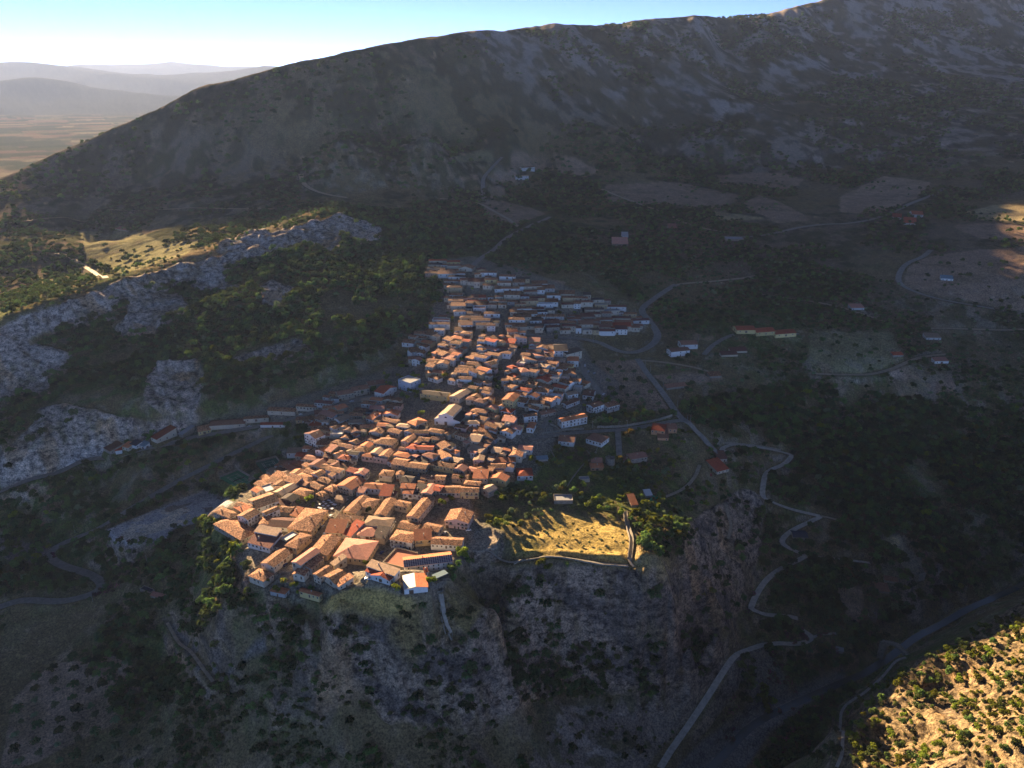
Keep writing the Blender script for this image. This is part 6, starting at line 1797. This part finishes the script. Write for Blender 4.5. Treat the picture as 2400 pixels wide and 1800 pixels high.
scatter([(0,470),(700,440),(760,480),(480,580),(250,640),(0,600)], 8, [('scrub', 40), ('dark', 60)], (.7, 1.2), .8, (70, .46, .6, 1), seed=15)
# left lower bowl
scatter([(0,1000),(150,960),(440,1000),(640,1000),(720,1010),(700,1090),(560,1160),(480,1195),(400,1265),(280,1300),(230,1400),(0,1420)], 5.6, [('oak', 45), ('dark', 38), ('olive', 12), ('bright', 5)], (.7, 1.35), .85, (45, .38, .52, 1), .9, seed=16)
scatter([(240,1250),(420,1270),(520,1210),(560,1290),(560,1400),(740,1450),(760,1560),(500,1620),(300,1700),(150,1500),(0,1480),(0,1420),(230,1400)], 4.4, [('oak', 30), ('dark', 30), ('scrub', 40)], (.6, 1.25), .8, (38, .42, .56, 1), .8, seed=17)
scatter([(480,1230),(560,1300),(640,1410),(740,1440),(700,1490),(560,1450),(470,1330)], 5, [('oak', 50), ('dark', 50)], (.7, 1.2), .7, (30, .38, .5, 1), .6, seed=18)
scatter([(20,1640),(120,1550),(330,1530),(420,1700),(400,1810),(0,1810)], 12.5, [('dark', 60), ('olive', 40)], (1.15, 1.6), .92, jit=.13, rot=.5, seed=19, grid=1)
scatter([(430,1560),(760,1560),(900,1690),(1240,1680),(1260,1810),(400,1810)], 4.2, [('dark', 40), ('scrub', 45), ('oak', 15)], (.5, 1.05), .8, (28, .45, .58, 1), .45, seed=20)
# cliffs
scatter([(1240,1640),(1600,1600),(1640,1680),(1500,1800),(1240,1800)], 6, [('scrub', 60), ('dark', 40)], (.4, .8), .5, (20, .48, .6, 1), seed=45)
scatter([(440,1195),(500,1150),(530,1165),(505,1200),(525,1250),(575,1300),(560,1330),(480,1260)], 3.6, [('oak', 50), ('dark', 30), ('bright', 20)], (.5, 1.0), .85, seed=44)
scatter([(760,1450),(1100,1500),(1230,1350),(1600,1370),(1680,1480),(1650,1620),(1250,1650),(900,1700)], 3.4, [('dark', 50), ('scrub', 50)], (.5, 1.2), .8, (24, .48, .60, 1), .2, seed=21)
scatter([(1100,1560),(1500,1500),(1660,1480),(1700,1560),(1560,1640),(1300,1640)], 3.4, [('dark', 70), ('oak', 30)], (.6, 1.1), .5, (30, .46, .6, 1), .3, seed=22)
scatter([(1600,1240),(1740,1170),(1790,1200),(1760,1400),(1680,1480),(1600,1400)], 6, [('dark', 60), ('scrub', 40)], (.6, 1.1), .6, (30, .45, .6, 1), .4, seed=23)
scatter([(900,1430),(1030,1395),(1080,1310),(1200,1330),(1240,1350),(1120,1480),(960,1560)], 5, [('scrub', 50), ('dark', 50)], (.5, 1.0), .6, (20, .5, .6, 1), .5, seed=24)
# gardens on the right
scatter([(1130,1180),(1180,1140),(1245,1120),(1300,1060),(1330,1010),(1520,1000),(1600,1000),(1700,1090),(1680,1180),(1600,1240),(1480,1230),(1440,1215),(1300,1185),(1250,1235),(1150,1245)], 6.0, [('oak', 34), ('olive', 34), ('bright', 26), ('autumn', 6)], (.45, .95), .85, (26, .40, .54, 1), seed=25)
scatter([(1480,1200),(1600,1230),(1640,1260),(1600,1330),(1500,1290)], 5.2, [('oak', 50), ('dark', 20), ('bright', 30)], (.7, 1.3), .85, (20, .35, .5, 1), seed=26)
scatter([(1190,1300),(1300,1298),(1470,1318),(1470,1326),(1300,1306),(1190,1312)], 4, [('scrub', 60), ('bright', 40)], (.4, .8), .6, seed=27, keep=True)
scatter([(1185,1215),(1310,1190),(1320,1245),(1200,1262)], 5.4, [('oak', 40), ('olive', 60)], (.45, .7), .9, (20, .3, .5, 1), seed=28)
scatter([(1030,1340),(1080,1300),(1110,1320),(1060,1370),(1020,1400),(980,1400)], 4.6, [('bright', 60), ('oak', 40)], (.8, 1.3), .95, seed=29)
scatter([(1390,850),(1488,845),(1560,940),(1590,985),(1420,995),(1380,960)], 12, [('olive', 50), ('dark', 50)], (1.1, 1.6), .75, jit=.25, rot=.3, seed=30, grid=1)
scatter([(1400,930),(1500,965),(1590,970),(1560,990),(1360,1000),(1340,985)], 6, [('oak', 50), ('bright', 30), ('olive', 20)], (.7, 1.2), .7, (20, .35, .5, 1), seed=31)
# right valley woods
scatter([(1560,960),(1700,930),(1900,900),(2120,940),(2420,960),(2420,1320),(2180,1420),(2000,1500),(1930,1380),(1860,1280),(1830,1100),(1700,1020),(1600,985)], 5.6, [('dark', 46), ('oak', 44), ('olive', 8), ('bright', 2)], (.75, 1.4), .95, (55, .30, .44, 1), .5, seed=32)
scatter([(1650,1020),(1830,1080),(1850,1280),(1740,1400),(1700,1200)], 6, [('oak', 60), ('dark', 40)], (.6, 1.2), .7, (30, .4, .55, 1), seed=33)
scatter([(1820,1300),(1950,1300),(1970,1470),(2080,1490),(1960,1580),(1760,1520),(1800,1420)], 5.2, [('dark', 60), ('oak', 40)], (.8, 1.4), .85, (30, .3, .48, 1), seed=34)
scatter([(1750,1520),(1960,1540),(1900,1600),(1800,1640),(1690,1680)], 5.5, [('oak', 50), ('dark', 50)], (.6, 1.2), .7, (26, .42, .56, 1), seed=35)
scatter([(1850,1680),(2000,1600),(1980,1800),(1760,1810)], 4.8, [('dark', 50), ('oak', 40), ('oleander', 10)], (.6, 1.1), .8, (30, .3, .5, 1), seed=36)
# sunlit slope
scatter([(1970,1820),(1970,1660),(2130,1570),(2400,1420),(2560,1380),(2560,1850)], 5.4, [('bright', 35), ('oak', 30), ('scrub', 35)], (.4, 1.35), .95, (20, .36, .50, 1), .1, seed=37)
# middle and far valley
scatter([(1060,560),(1300,520),(1600,590),(1900,620),(2420,740),(2420,960),(2120,930),(1900,890),(1640,930),(1560,900),(1560,790),(1500,720),(1400,640),(1200,650)], 6.5, [('dark', 50), ('oak', 40), ('olive', 10)], (.75, 1.35), .72, (80, .46, .56, 1), seed=38)
scatter([(1060,560),(1300,520),(1600,590),(1900,620),(2420,740),(2420,960),(2120,930),(1900,890),(1640,930),(1560,900),(1560,790),(1500,720),(1400,640),(1200,650)], 11, [('olive', 60), ('dark', 40)], (.7, 1.2), .6, seed=39)
scatter([(980,430),(1500,400),(2420,420),(2420,740),(1900,620),(1600,590),(1300,520),(1050,560),(960,490)], 9.5, [('dark', 55), ('oak', 45)], (.9, 1.5), .7, (110, .48, .58, 1), seed=40)
scatter([(700,430),(1000,360),(1500,300),(2420,260),(2420,430),(1500,410),(980,450)], 15, [('dark', 60), ('oak', 40)], (1.3, 2.2), .7, (140, .45, .57, 1), seed=41)
scatter([(0,430),(230,320),(640,170),(1200,80),(1600,50),(2100,20),(2420,30),(2420,260),(1500,310),(1000,370),(700,440),(0,480)], 17, [('dark', 60), ('oak', 40)], (1.3, 2.4), .8, (170, .46, .58, 1), .3, seed=42)
# village greenery
scatter([(700,985),(930,930),(1240,1030),(1290,1000),(1330,800),(1450,780),(1500,750),(1250,660),(1020,620),(1000,780),(880,890)], 8, [('oak', 60), ('bright', 40)], (.5, 1.0), .5, (30, .5, .6, 1), seed=43)
# single plants the photo shows
def one(px, py, kind, s_):
    x, y, z = pick(px, py); VEG.append((x, y, z, s_, kind))
for px, py, k, s_ in [(727,1180,'bright',1.5),(555,1290,'bright',1.4),(540,1300,'bright',1.1),(520,1305,'autumn',.9),(512,1322,'bright',1.0),(625,1368,'bright',1.2),(665,1372,'autumn',1.2),(690,1380,'bright',1.1),(650,1392,'bright',1.3),(705,1395,'bright',1.0),(730,1390,'oak',1.1),(860,1330,'bright',1.2),(932,1385,'bright',1.2),(1038,1188,'bright',1.4),(1055,1175,'bright',1.1),
                       (1080,1130,'oak',1.3),(866,1205,'oak',1.4),(1245,1085,'bright',1.4),(1262,1095,'bright',1.3),(1308,1095,'autumn',1.4),(1390,1080,'oak',1.6),(1478,1025,'autumn',1.8),(1465,1030,'autumn',1.4),(1452,1090,'autumn',1.7),(1470,1098,'autumn',1.5),(1520,1015,'bright',1.3),(1270,1330,'bright',1.5),(1285,1338,'bright',1.3),(1330,1330,'oak',.9),(1395,1345,'oak',.8),
                       (1700,1408,'oleander',.1),(1665,1395,'autumn',1.4),(1650,1400,'autumn',1.1),(895,905,'bright',1.0),(860,920,'dark',1.7),(845,925,'dark',1.5),(875,922,'oak',1.5),(1040,952,'bright',1.1),(988,975,'bright',1.2),(992,942,'bright',1.0),(975,935,'oak',1.0),(960,920,'dark',1.2),(1105,905,'bright',1.0),(1050,1020,'bright',.8),(1002,772,'bright',1.4),(968,752,'bright',1.2),
                       (1700,1480,'oak',1.0),(1855,1500,'oleander',1.3),(830,1185,'bright',.8),(700,1185,'oak',1.0),(735,1190,'bright',.9)]: one(px, py, k, s_)
MT = [(1343,1232),(1378,1246),(1400,1257),(1410,1270),(1342,1258),(1310,1262),(1309,1277),(1329,1276),(1295,1267),(1360,1276),(1369,1284),(1382,1275),(1407,1292),(1426,1288),(1436,1264),(1428,1307),(1362,1298),(1376,1246),(1461,1275),(1388,1240),(1313,1240),(1262,1257),(1282,1252),(1458,1258)]
for a, b_ in MT: one(a, b_, 'olive', RNG.uniform(.42, .68))
def cluster(px, py, k, n, spread, s0, s1):
    x0, y0, _ = pick(px, py)
    for _ in range(n):
        a, r_ = RNG.uniform(0, 6.28), spread * math.sqrt(RNG.random())
        x, y = x0 + math.cos(a) * r_, y0 + math.sin(a) * r_
        VEG.append((x, y, float(ground(x, y)), RNG.uniform(s0, s1), k))
for px, py, n_, sp in [(1862,1488,12,9),(1882,1500,5,4),(1940,1520,14,10),(1950,1540,8,6),(1822,1555,8,7),(1812,1590,9,6),(1850,1605,5,5),(1722,1642,5,5),(1710,1700,9,10),(1815,1665,6,5),(1880,1690,10,12),(1810,1525,6,5),(235,1388,6,6),(262,1383,6,6),(135,1302,4,4),(290,1315,4,8),(2160,1308,4,6),(1765,1400,4,5),(1480,1390,2,2),(1750,1450,3,4)]: cluster(px, py, 'oleander', n_, sp, .8, 1.4)
cluster(1800, 1320, 'dark', 1, 1, .1, .2)
cluster(1890, 1345, 'dark', 46, 24, 1.0, 1.6)
cluster(2040, 1290, 'oak', 10, 12, 1.2, 1.8)
cluster(1790, 1640, 'bright', 7, 7, 1.1, 1.6)

# ---- the largest in the picture are things of their own, the rest are woodland
VX = np.array([v[:4] for v in VEG]); 
px, py, dp = project(VX[:, 0], VX[:, 1], VX[:, 2] + 1.5)
size = VX[:, 3] / dp * np.array([{'scrub': .55, 'oleander': .65}.get(v[4], 1) for v in VEG])
inview = (px > -5) & (px < 2405) & (py > 0) & (py < 1800)
size[~inview] = 0
# hidden ones do not count
def visible(x, y, z):
    az, r_ = math.atan2(x, y), math.hypot(x, y)
    s_ = (z + 3 - CAM_Z) / r_
    k = int(np.searchsorted(RRAD, r_ * .97)); ks = np.arange(10, k)
    j = int(round((az - AZ0) / DAZ))
    return not (GZ[ks, min(max(j, 0), NAZ - 1)] > CAM_Z + s_ * RRAD[ks]).any()
order = np.argsort(-size)
single, names = [], {'oak': 'broadleaf_tree', 'dark': 'holm_oak', 'olive': 'olive_tree', 'bright': 'broadleaf_tree', 'autumn': 'yellowing_tree', 'oleander': 'oleander', 'scrub': 'scrub_bush'}
cnt = {}
for i in order:
    if len(single) >= 330: break
    if visible(*VX[i, :3]):
        nm = names[VEG[i][4]]
        single.append(int(i))
sset = set(single)
TREES = []
for i in single:
    x, y, z, s_, k = VEG[i]
    e = empty(names[k], (x, y, z - .1), RNG.uniform(0, 6.28))
    e.scale = (s_ * RNG.uniform(.85, 1.25), s_ * RNG.uniform(.8, 1.1), s_)
    share(RNG.choice(SPEC[k]), 'crown', e, (0, 0, 0)); share(TRUNK[k], 'trunk', e, (0, 0, 0))
    TREES.append((e, i, k, s_))
def instancer(name, idx, kinds, kname):
    """one object: a cloud of points, a plant on each"""
    protos = []
    pc = bpy.data.collections.new(name + '_plants')
    for q, me in enumerate(kinds):
        o = bpy.data.objects.new(f'{kname}_{q}', me); pc.objects.link(o)
    me = bpy.data.meshes.new(name)
    me.vertices.add(len(idx)); me.vertices.foreach_set('co', (VX[idx, :3] - np.array([0, 0, .1])).astype(np.float32).ravel())
    a = me.attributes.new('size', 'FLOAT', 'POINT'); a.data.foreach_set('value', VX[idx, 3].astype(np.float32))
    me.update()
    o = link(name, me)
    ng = bpy.data.node_groups.new(name, 'GeometryNodeTree')
    ng.interface.new_socket('Geometry', in_out='INPUT', socket_type='NodeSocketGeometry'); ng.interface.new_socket('Geometry', in_out='OUTPUT', socket_type='NodeSocketGeometry')
    N, K = ng.nodes, ng.links
    gi, go = N.new('NodeGroupInput'), N.new('NodeGroupOutput')
    ip = N.new('GeometryNodeInstanceOnPoints'); ci = N.new('GeometryNodeCollectionInfo')
    ci.inputs['Collection'].default_value = pc; ci.inputs['Separate Children'].default_value = True; ci.inputs['Reset Children'].default_value = True
    ip.inputs['Pick Instance'].default_value = True
    rv = N.new('FunctionNodeRandomValue'); rv.data_type = 'FLOAT_VECTOR'; rv.inputs[0].default_value = (-.12, -.12, 0); rv.inputs[1].default_value = (.12, .12, 6.28)
    na = N.new('GeometryNodeInputNamedAttribute'); na.data_type = 'FLOAT'; na.inputs['Name'].default_value = 'size'
    K.new(gi.outputs[0], ip.inputs['Points']); K.new(ci.outputs[0], ip.inputs['Instance']); K.new(rv.outputs[0], ip.inputs['Rotation']); K.new(na.outputs[0], ip.inputs['Scale'])
    K.new(ip.outputs[0], go.inputs[0])
    md = o.modifiers.new('plants', 'NODES'); md.node_group = ng
    tag(o, kind='stuff')
for k, nm in (('oak', 'broadleaf_wood'), ('dark', 'holm_oak_wood'), ('olive', 'olive_grove'), ('bright', 'garden_greenery'), ('autumn', 'yellowing_greenery'), ('oleander', 'oleander_thicket'), ('scrub', 'scrub_cover')):
    idx = [i for i in range(len(VEG)) if VEG[i][4] == k and i not in sset]
    if idx: instancer(nm, np.array(idx), SPEC[k], k)
# ------------------------------------------------------------------ labels: each says which one
LM_ = [('the church', 1060, 960), ('the solar panelled hall', 1010, 1310), ('the pink roofed market hall', 840, 1285), ('the white tables garden', 770, 1190), ('the square palazzo', 725, 1220), ('the blue and white hotel', 960, 890), ('the yellow town hall', 1015, 925),
       ('the long white apartment block', 1345, 985), ('the courtyard palazzo', 965, 1085), ('the tall white house', 740, 1030), ('the tennis courts', 600, 1110), ('the dark roofed apartments', 1330, 815), ('the lookout terrace', 1135, 1265), ('the red roofed villa', 1230, 1105),
       ('the long narrow wing', 990, 1180), ('the warehouse', 990, 1370), ('the grassy knoll', 860, 1400), ('the road hairpin', 1530, 780), ('the top road entrance', 1115, 620), ('the white tables', 775, 1190)]
LM_ = LM_[:-1] + [('the topmost village edge', 1150, 640), ('the right-hand village tip', 1480, 745), ('the upper village centre', 1250, 720), ('the lower-left upper village', 1060, 730), ('the right-hand lane', 1375, 870), ('the main lane', 900, 1090), ('the terrace row', 750, 955), ('the left rim of the village', 560, 1230)]
TL_ = [('the lower left orchard', 180, 1680), ('the dirt pitch', 400, 1200), ('the lower road bend', 220, 1360), ('the ruined shed', 365, 1390), ('the left rim rocks', 560, 1330), ('the grassy knoll', 860, 1410), ('the walled path', 1040, 1440), ('the big rock face', 1400, 1420), ('the dry meadow', 1350, 1265), ('the scree slope', 1400, 1720),
       ('the round tower', 1430, 1085), ('the restaurant', 1560, 1010), ('the arched bridge', 2110, 1520), ('the stone hut', 1970, 1528), ('the watermill', 2080, 1385), ('the black roofed restaurant', 1885, 1250), ('the river bed', 1760, 1700), ('the riverside path', 1975, 1700), ('the sunlit slope', 2200, 1680), ('the lower right corner', 2370, 1770), ('the first valley road bend', 1850, 1065),
       ('the crags below the village', 950, 1600), ('the bottom edge', 700, 1770), ('the bottom centre', 1100, 1780), ('the grey gully', 1780, 1480), ('the loop road', 1800, 1300), ('the pale gravel patch', 420, 1520), ('the solar panelled hall', 1010, 1330), ('the villas', 1340, 1040), ('the garden sheds', 1500, 1170), ('the gorge mouth', 2300, 1330),
       ('the low red farmhouse', 1695, 1100), ('the garage ruin', 1320, 1170), ('the village edge', 1150, 1180), ('the left photo edge', 40, 1350), ('the slope under the rim', 600, 1500), ('the sunlit slope top', 2340, 1560)]
ORD = ['nearest', 'second nearest', 'third nearest', 'fourth nearest', 'fifth nearest', 'sixth nearest', 'seventh nearest', 'eighth nearest', 'ninth nearest', 'tenth nearest', 'eleventh nearest', 'twelfth nearest']
def where(px, py, lms):
    d, nm, lx, ly = min((math.hypot(px - a, (py - b_) * 1.3), n_, a, b_) for n_, a, b_ in lms)
    dx, dy = px - lx, (py - ly) * 1.3
    if d < 14: rel = 'beside'
    else: rel = ('right of' if dx > 0 else 'left of') if abs(dx) > abs(dy) else ('below' if dy > 0 else 'above')
    return d, rel, nm
def label_all(items, lms):
    """items: (object, description, px, py, category, group)"""
    b_ = {}
    for it in items:
        d, rel, nm = where(it[2], it[3], lms)
        b_.setdefault((it[1], rel, nm), []).append((d, it))
    for (desc, rel, nm), v in b_.items():
        v.sort(key=lambda t: t[0])
        for k, (d, it) in enumerate(v):
            o_ = '' if len(v) == 1 else ', ' + (ORD[k] if k < len(ORD) else f'{k + 1}th nearest')
            tag(it[0], f'{desc} {rel} {nm}{o_}', it[4], it[5])
# at most 300 houses stand alone; the smallest in the picture become one far cluster
cand = []
for h_ in HOUSES:
    a, b_, dpt = project(h_['x'], h_['y'], h_['z'] + h_['h'] / 2)
    h_['px'], h_['py'], h_['size'] = float(a), float(b_), (h_['L'] + h_['D']) * (h_['h'] + .5 * h_['D']) / dpt ** 2
plainh = sorted([h_ for h_ in HOUSES if h_['cat'] == 'house' and h_['name'] == 'house'], key=lambda h_: -h_['size'])
far_h = [h_ for h_ in plainh[292:] if not h_['label']]
def gather(objs, name):
    V, F, MI, mats, UV = [], [], [], [], []
    bpy.context.view_layer.update()
    for o_ in objs:
        me, M = o_.data, o_.matrix_world
        k = len(V)
        V += [tuple(M @ v.co) for v in me.vertices]
        ul = me.uv_layers.active
        for p in me.polygons:
            F.append(tuple(k + q for q in p.vertices))
            m_ = me.materials[p.material_index]
            if m_ not in mats: mats.append(m_)
            MI.append(mats.index(m_))
            UV += [tuple(ul.data[q].uv) if ul else (0, 0) for q in p.loop_indices]
    me = bpy.data.meshes.new(name); me.from_pydata(V, [], F); me.polygons.foreach_set('material_index', MI)
    for m_ in mats: me.materials.append(m_)
    u_ = me.uv_layers.new(name='UVMap'); u_.data.foreach_set('uv', [q for t in UV for q in t])
    me.update()
    return tag(link(name, me), kind='stuff')
if far_h:
    fo = []
    for h_ in far_h:
        for ch in h_['o'].children_recursive: fo.append(ch)
    gather(fo, 'distant_houses')
    for h_ in far_h:
        for ch in list(h_['o'].children_recursive): bpy.data.objects.remove(ch)
        bpy.data.objects.remove(h_['o'])
gone = set(id(h_) for h_ in far_h)
items = []
GRP = {'house': 'houses of the hill village', 'terraced_house': 'terraced houses along the left street', 'farmhouse': 'scattered farmhouses', 'farm_shed': 'scattered farm sheds', 'garden_shed': 'garden sheds', 'apartment_block': 'apartment blocks'}
for h_ in HOUSES:
    if id(h_) in gone: continue
    if h_['label']:
        tag(h_['o'], h_['label'], h_['cat'], h_['group']); continue
    kw = KINDWORD[h_['kind']]
    sz = 'long ' if max(h_['L'], h_['D']) > 1.9 * min(h_['L'], h_['D']) else ''
    desc = f"{sz}{h_['wall']} {h_['cat']} with {ROOFWORD[h_['roof']]} roof"
    items.append((h_['o'], desc, h_['px'], h_['py'], h_['cat'], GRP.get(h_['name'], 'houses of the hill village')))
FARL = [('the yellow condominiums', 1790, 770), ('the white apartment pair', 1610, 815), ('the brown roadside field', 2070, 460), ('the far right bend', 2110, 655), ('the winding track at right', 2100, 860), ('the straight road', 1530, 890), ('the tan foothill fields', 1300, 385), ('the valley road at centre', 1470, 560), ('the left-hand basin', 280, 540), ('the terrace row', 560, 985), ('the gravel yard', 230, 1060), ('the far right edge', 2380, 700)]
label_all([i for i in items if i[0].name.split('.')[0] in ('farmhouse', 'farm_shed', 'apartment_block')], FARL + [('the hill village', 1330, 820)])
label_all([i for i in items if i[0].name.split('.')[0] == 'terraced_house'], [('the gravel yard', 210, 1065), ('the long red shed roof', 390, 1022), ('the blue and white hotel', 960, 890), ('the white car row', 575, 1003), ('the small red bungalow', 640, 1000)])
label_all([i for i in items if i[0].name.split('.')[0] not in ('farmhouse', 'farm_shed', 'apartment_block', 'terraced_house')], LM_)
KD = {'oak': 'green tree', 'dark': 'dark evergreen tree', 'olive': 'grey-green olive tree', 'bright': 'bright green tree', 'autumn': 'yellowish tree', 'oleander': 'pink flowering oleander', 'scrub': 'low round bush'}
ti = []
for (e_, i, k, s_) in TREES:
    sz = 'large ' if s_ > 1.2 else ('small ' if s_ < .75 else '')
    ti.append((e_, sz + KD[k], float(px[i]), float(py[i]), {'oleander': 'oleander', 'scrub': 'bush'}.get(k, 'tree'), 'trees and bushes on the slopes'))
label_all(ti, TL_)
# ------------------------------------------------------------------ haze: one closed box of thin even air
def haze_box():
    x0, x1, y0, y1, z0, z1 = -26000, 27000, -3000, 33000, float(GZ.min()) - 1, float(GZ[:, NAZ // 8:-NAZ // 8].max()) + 25
    co = [(x, y, z) for z in (z0, z1) for y in (y0, y1) for x in (x0, x1)]
    q = [(0, 2, 3, 1), (4, 5, 7, 6), (0, 1, 5, 4), (2, 6, 7, 3), (0, 4, 6, 2), (1, 3, 7, 5)]
    me = bpy.data.meshes.new('haze'); me.from_pydata(co, [], q); me.update()
    m = bpy.data.materials.new('haze_air'); m.use_nodes = True
    n, l = m.node_tree.nodes, m.node_tree.links
    n.clear()
    o = n.new('ShaderNodeOutputMaterial'); v = n.new('ShaderNodeVolumePrincipled')
    v.inputs['Color'].default_value = (.42, .56, .95, 1)
    v.inputs['Density'].default_value = HAZE_D
    v.inputs['Anisotropy'].default_value = .3
    l.new(v.outputs[0], o.inputs['Volume'])
    tag(link('haze', me, None, m), kind='stuff')
HAZE_D = 0.000014
haze_box()
